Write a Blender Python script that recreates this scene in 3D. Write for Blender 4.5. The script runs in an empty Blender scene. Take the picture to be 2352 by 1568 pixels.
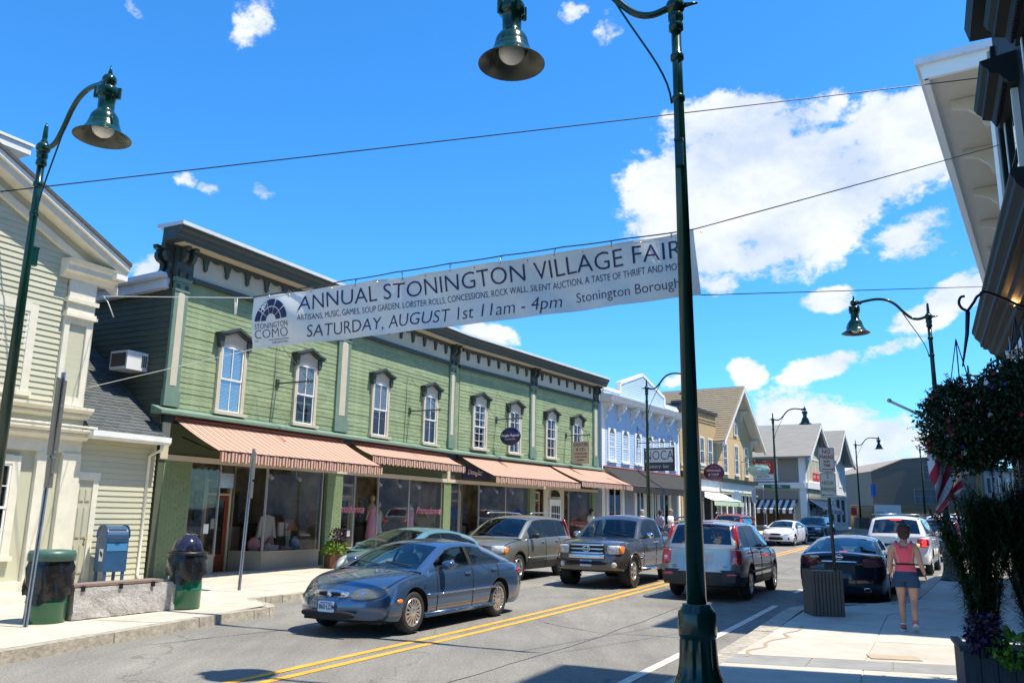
import bpy, math, random
from math import sin, cos, pi, radians, sqrt, atan2, tan
from mathutils import Matrix, Vector, noise
random.seed(7)
SC = bpy.context.scene
COL = SC.collection
# ---------------------------------------------------------------- camera
TH = radians(11.85); RO = radians(-1.0); EYE = 1.85
_f = Vector((0, cos(TH), sin(TH))); _r = Vector((1, 0, 0)); _u = _r.cross(_f)
_r2 = cos(RO)*_r - sin(RO)*_u; _u2 = cos(RO)*_u + sin(RO)*_r
cam = bpy.data.objects.new('camera', bpy.data.cameras.new('camera'))
cam.data.sensor_width = 36; cam.data.lens = 36*1898/2352
cam.data.clip_start = 0.05; cam.data.clip_end = 3000
cam.matrix_world = Matrix(((_r2.x, _u2.x, -_f.x, 0), (_r2.y, _u2.y, -_f.y, 0), (_r2.z, _u2.z, -_f.z, EYE), (0, 0, 0, 1)))
COL.objects.link(cam); SC.camera = cam
# ---------------------------------------------------------------- sun and sky
SUNAZ = radians(15)            # shadows fall towards (-cos, +sin)
SUNEL = radians(67.0)
sd = Vector((cos(SUNAZ)*cos(SUNEL), -sin(SUNAZ)*cos(SUNEL), sin(SUNEL)))   # towards the sun
sl = bpy.data.lights.new('sun', 'SUN'); sl.energy = 5.0; sl.angle = radians(0.55); sl.color = (1, 0.925, 0.79)
so = bpy.data.objects.new('sun', sl); so.rotation_euler = (-sd).to_track_quat('-Z', 'Y').to_euler(); so.location = (20, -10, 60)
COL.objects.link(so)
vs = SC.view_settings; vs.view_transform = 'Standard'; vs.look = 'None'; vs.exposure = 0.55; vs.gamma = 1.0; vs.use_curve_mapping = False

W = bpy.data.worlds.new('World'); SC.world = W; W.use_nodes = True
def build_sky():
    nt = W.node_tree; N = nt.nodes; L = nt.links; N.clear()
    def nd(t, **k):
        n = N.new(t)
        for a, b in k.items(): setattr(n, a, b)
        return n
    def M(op, a, b=None, c=None, clamp=False):
        n = nd('ShaderNodeMath', operation=op); n.use_clamp = clamp
        for i, v in enumerate((a, b, c)):
            if v is None: continue
            if isinstance(v, (int, float)): n.inputs[i].default_value = v
            else: L.new(v, n.inputs[i])
        return n.outputs[0]
    out = nd('ShaderNodeOutputWorld'); bg = nd('ShaderNodeBackground'); L.new(bg.outputs[0], out.inputs[0])
    sky = nd('ShaderNodeTexSky'); sky.sky_type = 'NISHITA'; sky.sun_disc = False
    sky.sun_elevation = SUNEL; sky.sun_rotation = pi/2 + SUNAZ
    sky.air_density = 1.0; sky.dust_density = 0.25; sky.ozone_density = 3.0; sky.altitude = 0
    hs = nd('ShaderNodeHueSaturation'); hs.inputs['Saturation'].default_value = 1.08; hs.inputs['Value'].default_value = 0.67
    hs.inputs['Hue'].default_value = 0.50
    tn = nd('ShaderNodeMix', data_type='RGBA', blend_type='MULTIPLY'); tn.inputs['Factor'].default_value = 1; tn.inputs[7].default_value = (1.28, 2.22, 2.98, 1)
    L.new(sky.outputs[0], tn.inputs[6]); L.new(tn.outputs[2], hs.inputs['Color'])
    tc = nd('ShaderNodeTexCoord'); sp = nd('ShaderNodeSeparateXYZ'); L.new(tc.outputs['Generated'], sp.inputs[0])
    az = M('ARCTAN2', sp.outputs[0], sp.outputs[1]); el = M('ARCSINE', sp.outputs[2])
    # turbulence
    mp = nd('ShaderNodeMapping'); mp.inputs['Scale'].default_value = (1, 1, 1.5); L.new(tc.outputs['Generated'], mp.inputs[0])
    n1 = nd('ShaderNodeTexNoise'); n1.inputs['Scale'].default_value = 9; n1.inputs['Detail'].default_value = 10; n1.inputs['Roughness'].default_value = 0.62
    n2 = nd('ShaderNodeTexNoise'); n2.inputs['Scale'].default_value = 4.5; n2.inputs['Detail'].default_value = 8; n2.inputs['Roughness'].default_value = 0.6
    n3 = nd('ShaderNodeTexNoise'); n3.inputs['Scale'].default_value = 26; n3.inputs['Detail'].default_value = 8; n3.inputs['Roughness'].default_value = 0.65
    for n in (n1, n2, n3): L.new(mp.outputs[0], n.inputs[0])
    t1 = M('SUBTRACT', n1.outputs[0], 0.5); t3 = M('SUBTRACT', n3.outputs[0], 0.5)
    # cumulus bodies: azimuth, elevation, half widths (degrees), weight
    cl = CLOUDS
    acc = None
    for (a, e, ra, re, w, k) in cl:
        dx = M('MULTIPLY', M('SUBTRACT', az, radians(a)), 1/radians(ra)); dy = M('SUBTRACT', el, radians(e))
        if k: dy = M('SUBTRACT', dy, M('MULTIPLY', M('SUBTRACT', az, radians(a)), k))
        dy = M('MULTIPLY', dy, 1/radians(re))
        q = M('SUBTRACT', w, M('ADD', M('MULTIPLY', dx, dx), M('MULTIPLY', dy, dy)))
        acc = q if acc is None else M('MAXIMUM', acc, q)
    # outside the frame the same kind of scattered cumulus goes on
    away = M('SUBTRACT', M('ABSOLUTE', M('SUBTRACT', az, radians(2))), radians(38), clamp=False)
    field = M('ADD', M('MULTIPLY', M('SUBTRACT', n2.outputs[0], 0.60), 7.0), 0)
    gate = M('MULTIPLY', away, 9.0, clamp=True)
    field = M('SUBTRACT', M('MULTIPLY', field, gate), M('MULTIPLY', M('SUBTRACT', 1.0, gate), 6.0))
    acc = M('MAXIMUM', acc, field)
    d = M('ADD', acc, M('ADD', M('MULTIPLY', t1, 5.2), M('MULTIPLY', t3, 2.4)))
    cov = nd('ShaderNodeMapRange'); cov.interpolation_type = 'SMOOTHSTEP'
    cov.inputs['From Min'].default_value = 0.10; cov.inputs['From Max'].default_value = .8; L.new(d, cov.inputs[0])
    shade = nd('ShaderNodeMapRange'); shade.inputs['From Min'].default_value = 0.36; shade.inputs['From Max'].default_value = 0.62
    L.new(n1.outputs[0], shade.inputs[0])
    cc = nd('ShaderNodeMix', data_type='RGBA'); L.new(shade.outputs[0], cc.inputs['Factor'])
    cc.inputs[6].default_value = (4.9, 5.7, 7.0, 1); cc.inputs[7].default_value = (7.6, 7.8, 8.1, 1)
    mx = nd('ShaderNodeMix', data_type='RGBA')
    L.new(M('MULTIPLY', cov.outputs[0], 0.96), mx.inputs['Factor']); L.new(hs.outputs[0], mx.inputs[6]); L.new(cc.outputs[2], mx.inputs[7])
    L.new(mx.outputs[2], bg.inputs[0]); bg.inputs[1].default_value = 0.095
# azimuth, elevation, half-widths, weight, slope
CLOUDS = [
 (16.9, 24.6, 5.6, 2.9, 1.83, 0.05), (16.2, 21.3, 7, 3.2, 1.93, 0.05), (11.9, 22.8, 3.2, 1.9, 1.27, 0), (27, 23.4, 4.4, 2.9, 1.73, 0), (22, 22, 6, 3, 1.83, 0),
 (13.7, 18.3, 3.4, 2.8, 1.63, 0), (18.6, 18.3, 4.5, 2.6, 1.63, 0.2), (14.8, 15.7, 2.8, 1.4, 0.9, 0.2), (27.6, 17.4, 3.2, 2.2, 1.17, 0.1), (28.3, 13.4, 3.4, 1.3, 1.27, 0.5),
 (21.7, 14, 2.3, 0.9, 0.9, 0), (21, 9.9, 2.6, 0.9, 1.12, 0.25), (25, 10.7, 2.2, 0.9, 0.85, 0.3), (16.2, 9.5, 1.2, 1.2, 0.9, 0), (11, 9, 1.8, 0.7, 0.8, 0.3),
 (19, 6.3, 4, 1.9, 1.27, 0), (23.5, 5, 5, 2.3, 1.27, -0.05), (27.5, 4.5, 4, 2, 0.9, 0), (14, 2.5, 8, 2, 0.9, 0), (-2, 12.3, 2.6, 0.9, 1, -0.1), (-17.9, 20.8, 1.5, 0.9, 0.85, 0),
 (-21.2, 20.6, 1.3, 0.6, 0.6, -0.1), (-22.9, 21, 1, 0.7, 0.6, 0), (-19.6, 31.4, 1.9, 2.2, 0.62, 0), (7.1, 32.6, 1.6, 2.2, 0.6, 0), (-24.4, 15, 2.4, 1.3, 1, 0.3), (-27.3, 30.3, 1.3, 0.9, 0.55, 0), (4.4, 33.6, 1.5, 1, 0.55, 0)]
build_sky()

# ---------------------------------------------------------------- helpers
def Tr(x, y, z): return Matrix.Translation((x, y, z))
def Rz(a): return Matrix.Rotation(a, 4, 'Z')
def Rx(a): return Matrix.Rotation(a, 4, 'X')
def Ry(a): return Matrix.Rotation(a, 4, 'Y')
def Scl(x, y, z): return Matrix.Diagonal((x, y, z, 1))
def ground(y):
    "height of the road: level near the camera, then a gentle crest"
    if y < 12: return 0.0
    if y < 20: return 0.0125*(y-12)**2/16
    if y < 50: return 0.05+0.0125*(y-20)
    if y < 70: return 0.425+0.03*(y-50)
    if y < 160: return 1.025+0.004*(y-70)
    return 1.385
def tag(o, label=None, cat=None, group=None, kind=None):
    if label: o['label'] = label
    if cat: o['category'] = cat
    if group: o['group'] = group
    if kind: o['kind'] = kind
    return o
def empty(name, M, label=None, cat=None, group=None, kind=None):
    o = bpy.data.objects.new(name, None); o.empty_display_size = 0.2; COL.objects.link(o)
    o.matrix_world = M; tag(o, label, cat, group, kind); return o
def place(o, parent=None, M=None):
    COL.objects.link(o)
    if parent is not None: o.parent = parent
    o.matrix_basis = M if M is not None else Matrix.Identity(4)
    return o
def inst(src, parent=None, M=None):
    "copy of a part, sharing its mesh"
    return place(src.copy(), parent if parent is not None else src.parent, M)
KIDS = {}
def copy_tree(o, parent=None, M=None):
    c = o.copy(); COL.objects.link(c); c.parent = parent
    if M is not None: c.matrix_basis = M
    for ch in [k for k in bpy.data.objects if k.parent is o]:
        copy_tree(ch, c, ch.matrix_basis.copy())
    return c
class MB:
    "collects faces and becomes one mesh object"
    def __init__(s): s.v = []; s.f = []; s.m = []; s.cur = 0; s.sm = []; s.s = False
    def add(s, vs, fs):
        b = len(s.v); s.v.extend(tuple(p) for p in vs)
        for f in fs: s.f.append(tuple(b+i for i in f)); s.m.append(s.cur); s.sm.append(s.s)
        return s
    def box(s, x0, x1, y0, y1, z0, z1, M=None):
        p = [(x, y, z) for x in (x0, x1) for y in (y0, y1) for z in (z0, z1)]
        if M is not None: p = [M @ Vector(q) for q in p]
        return s.add(p, [(0, 1, 3, 2), (4, 6, 7, 5), (0, 4, 5, 1), (2, 3, 7, 6), (0, 2, 6, 4), (1, 5, 7, 3)])
    def prism(s, poly, a0, a1, axis='y', M=None):
        "poly of 2D points extruded: axis y -> points are (x,z); axis x -> (y,z); axis z -> (x,y)"
        n = len(poly); f = {'y': lambda p, a: (p[0], a, p[1]), 'x': lambda p, a: (a, p[0], p[1]), 'z': lambda p, a: (p[0], p[1], a)}[axis]
        vs = [f(p, a0) for p in poly]+[f(p, a1) for p in poly]
        if M is not None: vs = [M @ Vector(q) for q in vs]
        return s.add(vs, [tuple(range(n-1, -1, -1)), tuple(range(n, 2*n))]+[(i, (i+1) % n, n+(i+1) % n, n+i) for i in range(n)])
    def tube(s, path, r, n=8, cap=True, M=None):
        path = [Vector(p) for p in path]; R = r if isinstance(r, (list, tuple)) else [r]*len(path)
        vs = []; up = Vector((0, 0, 1))
        t0 = (path[1]-path[0]).normalized()
        a = t0.cross(up);  a = Vector((1, 0, 0)) if a.length < 1e-3 else a.normalized()
        for i, p in enumerate(path):
            t = (path[min(i+1, len(path)-1)]-path[max(i-1, 0)]).normalized()
            a = (a-t*a.dot(t)).normalized(); b = t.cross(a)
            for k in range(n):
                an = 2*pi*k/n; vs.append(p+(a*cos(an)+b*sin(an))*R[i])
        if M is not None: vs = [M @ q for q in vs]
        fs = [(i*n+k, i*n+(k+1) % n, (i+1)*n+(k+1) % n, (i+1)*n+k) for i in range(len(path)-1) for k in range(n)]
        if cap: fs += [tuple(range(n-1, -1, -1)), tuple((len(path)-1)*n+k for k in range(n))]
        o = s.s; s.s = True; s.add(vs, fs); s.s = o; return s
    def lathe(s, prof, n=20, M=None, caps=True, flute=None):
        "prof: (r, z) pairs turned about z"
        vs = []
        for (r, z) in prof:
            for k in range(n):
                an = 2*pi*k/n; rr = r
                if flute and flute[0] <= z <= flute[1]: rr = r*(1-flute[3]*(0.5+0.5*cos(an*flute[2])))
                vs.append(Vector((rr*cos(an), rr*sin(an), z)))
        if M is not None: vs = [M @ q for q in vs]
        m = len(prof)
        fs = [(i*n+k, i*n+(k+1) % n, (i+1)*n+(k+1) % n, (i+1)*n+k) for i in range(m-1) for k in range(n)]
        if caps: fs += [tuple(range(n-1, -1, -1)), tuple((m-1)*n+k for k in range(n))]
        o = s.s; s.s = True; s.add(vs, fs); s.s = o; return s
    def grid(s, fn, nu, nv):
        "fn(i,j) -> point"
        vs = [fn(i, j) for i in range(nu+1) for j in range(nv+1)]; w = nv+1
        return s.add(vs, [(i*w+j, (i+1)*w+j, (i+1)*w+j+1, i*w+j+1) for i in range(nu) for j in range(nv)])
    def ell(s, c, r, nu=12, nv=8, e=1.0, M=None):
        "superellipsoid; e<1 is boxier"
        sg = lambda v: math.copysign(abs(v)**e, v); vs = []
        for j in range(nv+1):
            ph = -pi/2+pi*j/nv
            for i in range(nu):
                th = 2*pi*i/nu
                p = Vector((c[0]+r[0]*sg(cos(ph))*sg(cos(th)), c[1]+r[1]*sg(cos(ph))*sg(sin(th)), c[2]+r[2]*sg(sin(ph))))
                vs.append(M @ p if M is not None else p)
        fs = [(j*nu+i, j*nu+(i+1) % nu, (j+1)*nu+(i+1) % nu, (j+1)*nu+i) for j in range(nv) for i in range(nu)]
        o = s.s; s.s = True; s.add(vs, fs); s.s = o; return s
    def mat(s, i): s.cur = i; return s
    def mesh(s, name, mats, smooth=None, fix=False):
        me = bpy.data.meshes.new(name); me.from_pydata(s.v, [], s.f)
        if not isinstance(mats, (list, tuple)): mats = [mats]
        for m in mats: me.materials.append(m)
        me.polygons.foreach_set('material_index', s.m)
        me.polygons.foreach_set('use_smooth', s.sm if smooth is None else [smooth]*len(s.f))
        me.update()
        if fix:
            import bmesh
            bm = bmesh.new(); bm.from_mesh(me); bmesh.ops.remove_doubles(bm, verts=bm.verts, dist=1e-4)
            bmesh.ops.recalc_face_normals(bm, faces=bm.faces); bm.to_mesh(me); bm.free()
        return me
    def build(s, name, mats, parent=None, M=None, smooth=None, fix=True):
        return place(bpy.data.objects.new(name, s.mesh(name, mats, smooth, fix)), parent, M)
def bx(name, mats, parent, x0, x1, y0, y1, z0, z1, M=None): return MB().box(x0, x1, y0, y1, z0, z1).build(name, mats, parent, M)
UNIT = {}
def piece(name, m, parent, x0, x1, y0, y1, z0, z1, M=None):
    "a box part that shares its mesh with every piece of the same size and material"
    k = (name, m.name, round(x1-x0, 3), round(y1-y0, 3), round(z1-z0, 3))
    if k not in UNIT: UNIT[k] = MB().box(0, x1-x0, 0, y1-y0, 0, z1-z0).mesh(name, m, fix=True)
    T = Tr(x0, y0, z0)
    return place(bpy.data.objects.new(name, UNIT[k]), parent, T if M is None else M @ T)
def text(body, size, m, parent, M, ext=0.002, align='CENTER', shear=0, xs=1, bold=0, name='lettering', sp=1, link=True):
    cu = bpy.data.curves.new('lettering', 'FONT'); cu.body = body; cu.size = size; cu.align_x = align; cu.align_y = 'CENTER'
    cu.shear = shear; cu.extrude = ext; cu.offset = bold; cu.space_character = sp; cu.resolution_u = 3
    o = bpy.data.objects.new(name, cu); COL.objects.link(o)
    me = bpy.data.meshes.new_from_object(o); bpy.data.objects.remove(o)
    me.materials.clear(); me.materials.append(m)
    if not link: return me
    return place(bpy.data.objects.new(name, me), parent, M @ Scl(xs, 1, 1))
# ---------------------------------------------------------------- materials
MT = {}
def mat(name, col, rough=0.6, metal=0.0, rnd=0, var=0.0, vs=6.0, bump=0.0, bs=40.0, spec=0.5, col2=None, coat=0.0, streak=None, detail=4, emit=0, trans=0, ior=None):
    if name in MT: return MT[name]
    m = bpy.data.materials.new(name); m.use_nodes = True; nt = m.node_tree; N = nt.nodes; L = nt.links
    b = N['Principled BSDF']; b.inputs['Roughness'].default_value = rough; b.inputs['Metallic'].default_value = metal
    b.inputs['Specular IOR Level'].default_value = spec; b.inputs['Coat Weight'].default_value = coat; b.inputs['Coat Roughness'].default_value = 0.03
    c = (*col, 1); b.inputs['Base Color'].default_value = c
    if trans: b.inputs['Transmission Weight'].default_value = trans
    if ior: b.inputs['IOR'].default_value = ior
    if emit: b.inputs['Emission Color'].default_value = c; b.inputs['Emission Strength'].default_value = emit
    tc = N.new('ShaderNodeTexCoord')
    if var or col2:
        n = N.new('ShaderNodeTexNoise'); n.inputs['Scale'].default_value = vs; n.inputs['Detail'].default_value = detail; n.inputs['Roughness'].default_value = .6
        mp = N.new('ShaderNodeMapping'); L.new(tc.outputs['Object'], mp.inputs[0]); L.new(mp.outputs[0], n.inputs[0])
        if streak: mp.inputs['Scale'].default_value = streak
        r = N.new('ShaderNodeMapRange'); r.inputs['From Min'].default_value = .32; r.inputs['From Max'].default_value = .68; L.new(n.outputs[0], r.inputs[0])
        x = N.new('ShaderNodeMix'); x.data_type = 'RGBA'; L.new(r.outputs[0], x.inputs['Factor'])
        x.inputs[6].default_value = tuple(v*(1-var) for v in col)+(1,)
        x.inputs[7].default_value = (*(col2 if col2 else tuple(min(1, v*(1+var)) for v in col)), 1)
        L.new(x.outputs[2], b.inputs['Base Color'])
    if rnd:
        oi = N.new('ShaderNodeObjectInfo'); r2 = N.new('ShaderNodeMapRange'); r2.inputs['To Min'].default_value = 1-rnd; r2.inputs['To Max'].default_value = 1+rnd*.6; L.new(oi.outputs['Random'], r2.inputs[0])
        h2 = N.new('ShaderNodeHueSaturation'); L.new(r2.outputs[0], h2.inputs['Value'])
        if b.inputs['Base Color'].links: L.new(b.inputs['Base Color'].links[0].from_socket, h2.inputs['Color'])
        else: h2.inputs['Color'].default_value = c
        L.new(h2.outputs[0], b.inputs['Base Color'])
    if bump:
        n = N.new('ShaderNodeTexNoise'); n.inputs['Scale'].default_value = bs; n.inputs['Detail'].default_value = 5; L.new(tc.outputs['Object'], n.inputs[0])
        bp = N.new('ShaderNodeBump'); bp.inputs['Strength'].default_value = bump; bp.inputs['Distance'].default_value = .02
        L.new(n.outputs[0], bp.inputs['Height']); L.new(bp.outputs[0], b.inputs['Normal'])
    MT[name] = m; return m
def glass(name, tint=(.02, .025, .03), alpha=.6, rough=.02, refl=.35):
    "window glass: part clear, part dark, mirror-like at a glance"
    if name in MT: return MT[name]
    m = bpy.data.materials.new(name); m.use_nodes = True; nt = m.node_tree; N = nt.nodes; L = nt.links; N.clear()
    o = N.new('ShaderNodeOutputMaterial'); tr = N.new('ShaderNodeBsdfTransparent'); tr.inputs[0].default_value = (*tint, 1)
    g = N.new('ShaderNodeBsdfGlossy'); g.inputs['Roughness'].default_value = rough; g.inputs[0].default_value = (1, 1, 1, 1)
    lw = N.new('ShaderNodeLayerWeight'); lw.inputs[0].default_value = .5; fr = N.new('ShaderNodeMath'); fr.operation = 'POWER'; fr.inputs[1].default_value = 4.0; L.new(lw.outputs['Facing'], fr.inputs[0])
    ad = N.new('ShaderNodeMath'); ad.operation = 'MULTIPLY_ADD'; ad.inputs[1].default_value = .75; ad.inputs[2].default_value = refl; ad.use_clamp = True
    L.new(fr.outputs[0], ad.inputs[0]); mx = N.new('ShaderNodeMixShader'); L.new(ad.outputs[0], mx.inputs[0]); L.new(tr.outputs[0], mx.inputs[1]); L.new(g.outputs[0], mx.inputs[2])
    L.new(mx.outputs[0], o.inputs[0]); MT[name] = m; return m
def stripes(name, cols, period, axis=0, rough=.75, widths=None):
    "woven stripes across one local axis"
    m = bpy.data.materials.new(name); m.use_nodes = True; nt = m.node_tree; N = nt.nodes; L = nt.links
    b = N['Principled BSDF']; b.inputs['Roughness'].default_value = rough; b.inputs['Specular IOR Level'].default_value = .2
    tc = N.new('ShaderNodeTexCoord'); sp = N.new('ShaderNodeSeparateXYZ'); L.new(tc.outputs['Object'], sp.inputs[0])
    a = N.new('ShaderNodeMath'); a.operation = 'MULTIPLY'; a.inputs[1].default_value = 1/period; L.new(sp.outputs[axis], a.inputs[0])
    f = N.new('ShaderNodeMath'); f.operation = 'FRACT'; L.new(a.outputs[0], f.inputs[0])
    r = N.new('ShaderNodeValToRGB'); r.color_ramp.interpolation = 'CONSTANT'; e = r.color_ramp.elements
    pos = 0
    for i, c in enumerate(cols):
        if i < 2: q = e[i]; q.position = pos
        else: q = e.new(pos)
        q.color = (*c, 1); pos += (widths[i] if widths else 1/len(cols))
    L.new(f.outputs[0], r.inputs[0]); L.new(r.outputs[0], b.inputs['Base Color'])
    b.inputs['Subsurface Weight'].default_value = 0
    MT[name] = m; return m
WHITE = mat('white_paint', (.78, .77, .72), .5, var=.06, vs=3, spec=.3)
CREAM = mat('cream_trim', (.71, .67, .54), .55, var=.07, vs=4)
CREAMB = mat('cream_clapboard', (.50, .49, .36), .6, rnd=.06, var=.05, vs=2, streak=(1, 1, 6), bump=.15, bs=30)
FLUSH = mat('flush_panel', (.50, .49, .36), .6, var=.03, vs=2)
GREEN = mat('green_boards', (.265, .33, .175), .65, rnd=.12, var=.16, vs=3, bump=.6, bs=14, detail=8)
GREEND = mat('sage_trim', (.155, .235, .175), .55, var=.1, vs=5)
GREENK = mat('dark_green_trim', (.045, .06, .05), .5, var=.15, vs=5)
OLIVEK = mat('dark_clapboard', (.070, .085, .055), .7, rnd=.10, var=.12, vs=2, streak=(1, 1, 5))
TAN = mat('tan_casing', (.56, .50, .37), .55, var=.05, vs=4)
FRIEZE = mat('frieze_paint', (.52, .49, .38), .6, var=.05, vs=3)
LEAD = mat('grey_flashing', (.62, .66, .72), .35, var=.06, vs=3)
ALU = mat('aluminium', (.55, .56, .57), .35, metal=.9, var=.08, vs=6)
GALV = mat('galvanised_steel', (.32, .34, .37), .45, metal=.75, var=.12, vs=9)
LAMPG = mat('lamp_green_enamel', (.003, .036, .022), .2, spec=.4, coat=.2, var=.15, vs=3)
LAMPIN = mat('lamp_shade_inside', (.045, .055, .04), .3, spec=.5)
BLACK = mat('black_metal', (.012, .012, .013), .4)
RUBBER = mat('tyre_rubber', (.018, .018, .019), .75, bump=.3, bs=60)
DARK = mat('dark_interior', (.012, .012, .012), .8)
ROOM = mat('shop_interior', (.42, .36, .27), .9, var=.5, vs=1.6, detail=3)
GLOBE = mat('frosted_globe', (.75, .74, .68), .25, spec=.6)
WIRE = mat('steel_wire', (.05, .05, .055), .4, metal=.6)
ROPE = mat('pale_rope', (.7, .7, .66), .7)
WINGL = glass('house_glass', (.80, .84, .86), refl=.14)
SHOPGL = glass('shop_glass', (.88, .89, .88), refl=.03)
BLIND = mat('white_blind', (.70, .76, .82), .6)
# ================================================================ ground, road, pavements
def asphalt():
    m = bpy.data.materials.new('asphalt'); m.use_nodes = True; nt = m.node_tree; N = nt.nodes; L = nt.links; b = N['Principled BSDF']
    tc = N.new('ShaderNodeTexCoord'); b.inputs['Roughness'].default_value = .85; b.inputs['Specular IOR Level'].default_value = .25
    big = N.new('ShaderNodeTexNoise'); big.inputs['Scale'].default_value = .35; big.inputs['Detail'].default_value = 6
    fin = N.new('ShaderNodeTexNoise'); fin.inputs['Scale'].default_value = 34; fin.inputs['Detail'].default_value = 5; fin.inputs['Roughness'].default_value = .75
    vo = N.new('ShaderNodeTexVoronoi'); vo.inputs['Scale'].default_value = 42
    mid = N.new('ShaderNodeTexNoise'); mid.inputs['Scale'].default_value = 2.2; mid.inputs['Detail'].default_value = 9; mid.inputs['Roughness'].default_value = .7
    mp = N.new('ShaderNodeMapping'); mp.inputs['Rotation'].default_value = (0, 0, radians(27.5)); mp.inputs['Scale'].default_value = (1, .18, 1)
    L.new(tc.outputs['Object'], mp.inputs[0]); L.new(mp.outputs[0], mid.inputs[0])
    for n in (big, fin, vo): L.new(tc.outputs['Object'], n.inputs[0])
    r = N.new('ShaderNodeValToRGB'); e = r.color_ramp.elements; e[0].position = .34; e[0].color = (.155, .146, .128, 1); e[1].position = .7; e[1].color = (.29, .275, .24, 1)
    mm = N.new('ShaderNodeMath'); mm.operation = 'MULTIPLY_ADD'; mm.inputs[1].default_value = .5; L.new(mid.outputs[0], mm.inputs[0])
    m2 = N.new('ShaderNodeMath'); m2.operation = 'MULTIPLY'; m2.inputs[1].default_value = .5; L.new(big.outputs[0], m2.inputs[0]); L.new(m2.outputs[0], mm.inputs[2])
    L.new(mm.outputs[0], r.inputs[0])
    sp = N.new('ShaderNodeMapRange'); sp.inputs['From Min'].default_value = .35; sp.inputs['From Max'].default_value = .7; sp.inputs['To Min'].default_value = .62; sp.inputs['To Max'].default_value = 1.45
    L.new(fin.outputs[0], sp.inputs[0])
    x = N.new('ShaderNodeMix'); x.data_type = 'RGBA'; x.blend_type = 'MULTIPLY'; x.inputs['Factor'].default_value = 1
    cmb = N.new('ShaderNodeCombineColor')
    for i in range(3): L.new(sp.outputs[0], cmb.inputs[i])
    L.new(r.outputs[0], x.inputs[6]); L.new(cmb.outputs[0], x.inputs[7])
    # sealed cracks
    ck = N.new('ShaderNodeTexVoronoi'); ck.feature = 'DISTANCE_TO_EDGE'; ck.inputs['Scale'].default_value = .16
    dn = N.new('ShaderNodeTexNoise'); dn.inputs['Scale'].default_value = 1.3; dn.inputs['Detail'].default_value = 6
    L.new(tc.outputs['Object'], dn.inputs[0])
    ad = N.new('ShaderNodeVectorMath'); ad.operation = 'MULTIPLY_ADD'; ad.inputs[1].default_value = (1.6, 1.6, 0); L.new(dn.outputs['Color'], ad.inputs[0]); L.new(tc.outputs['Object'], ad.inputs[2]); L.new(ad.outputs[0], ck.inputs[0])
    cr = N.new('ShaderNodeMapRange'); cr.inputs['From Min'].default_value = .0; cr.inputs['From Max'].default_value = .0035; cr.inputs['To Min'].default_value = .62; L.new(ck.outputs[0], cr.inputs[0])
    y = N.new('ShaderNodeMix'); y.data_type = 'RGBA'; y.blend_type = 'MULTIPLY'; y.inputs['Factor'].default_value = 1; cb2 = N.new('ShaderNodeCombineColor')
    for i in range(3): L.new(cr.outputs[0], cb2.inputs[i])
    L.new(x.outputs[2], y.inputs[6]); L.new(cb2.outputs[0], y.inputs[7]); L.new(y.outputs[2], b.inputs['Base Color'])
    bp = N.new('ShaderNodeBump'); bp.inputs['Strength'].default_value = .5; bp.inputs['Distance'].default_value = .01; L.new(vo.outputs[0], bp.inputs['Height']); L.new(bp.outputs[0], b.inputs['Normal'])
    MT['asphalt'] = m; return m
ASPH = asphalt()
CONC = mat('sidewalk_concrete', (.50, .45, .36), .85, rnd=.08, var=.13, vs=1.3, detail=10, bump=.25, bs=50)
CONC2 = mat('pale_concrete', (.50, .455, .375), .85, rnd=.10, var=.12, vs=2, detail=8)
GRAN = mat('granite_kerb', (.38, .34, .27), .8, rnd=.12, var=.3, vs=9, detail=8, bump=.6, bs=18)
GRANL = mat('dressed_granite', (.44, .43, .41), .8, var=.15, vs=22, detail=6, bump=.2, bs=60)
STRIPB = mat('grey_paver', (.26, .255, .24), .85, var=.12, vs=3)
YEL = mat('yellow_road_paint', (.78, .36, .03), .6, var=.18, vs=5, detail=10)
WLINE = mat('white_road_paint', (.62, .56, .46), .6, var=.18, vs=4, detail=10)
GRNDM = mat('far_ground', (.17, .16, .14), .9, var=.2, vs=.05)
ys = [-60, -20, 0, 6, 10, 13]+[13+i*.75 for i in range(1, 77)]+[75, 80, 90, 110, 160, 260, 900]
b = MB(); b.grid(lambda i, j: ((-260, -60, -20, 0, 20, 60, 140, 900)[j], ys[i], ground(ys[i])-.02), len(ys)-1, 7)
# ground far and wide, the road a sheet above it
g0 = MB(); g0.grid(lambda i, j: ((-900, -200, -40, 0, 40, 120, 300, 1500)[j], ys[i], ground(ys[i])-.06), len(ys)-1, 7)
tag(g0.build('ground', GRNDM, smooth=True), kind='structure')
DR = Vector((sin(radians(27.4)), cos(radians(27.4)), 0)); NR = Vector((DR.y, -DR.x, 0))
def rp(t, p, h=0):
    q = DR*t+NR*p; return (q.x, q.y, ground(q.y)+h)
ts = [-25, -10, 0, 5, 10, 13]+[13.75+.75*i for i in range(0, 12)]+[23.5+1.5*i for i in range(0, 38)]+[90, 110]
road = MB(); road.grid(lambda i, j: rp(ts[i], (-15.5, -11, -7, -3, 2.0)[j] if ts[i] < 60 else (-18, -12, -6, 2, 16)[j], 0), len(ts)-1, 4)
tag(road.build('road', ASPH, smooth=True), kind='structure')
def line(name, p, w, t0, t1, m, h=.006, dash=None):
    o = MB(); t = t0
    while t < t1:
        e = min(t+(dash[0] if dash else 1.5), t1)
        q = [rp(t, p-w/2, h), rp(t, p+w/2, h), rp(e, p+w/2, h), rp(e, p-w/2, h)]; o.add(q, [(0, 1, 2, 3)])
        t = e+(dash[1] if dash else 0)
    return tag(o.build(name, m), kind='structure')
line('yellow_centre_line', -7.12, .12, -10, 75, YEL); line('yellow_centre_line', -6.82, .12, -10, 75, YEL)
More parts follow.
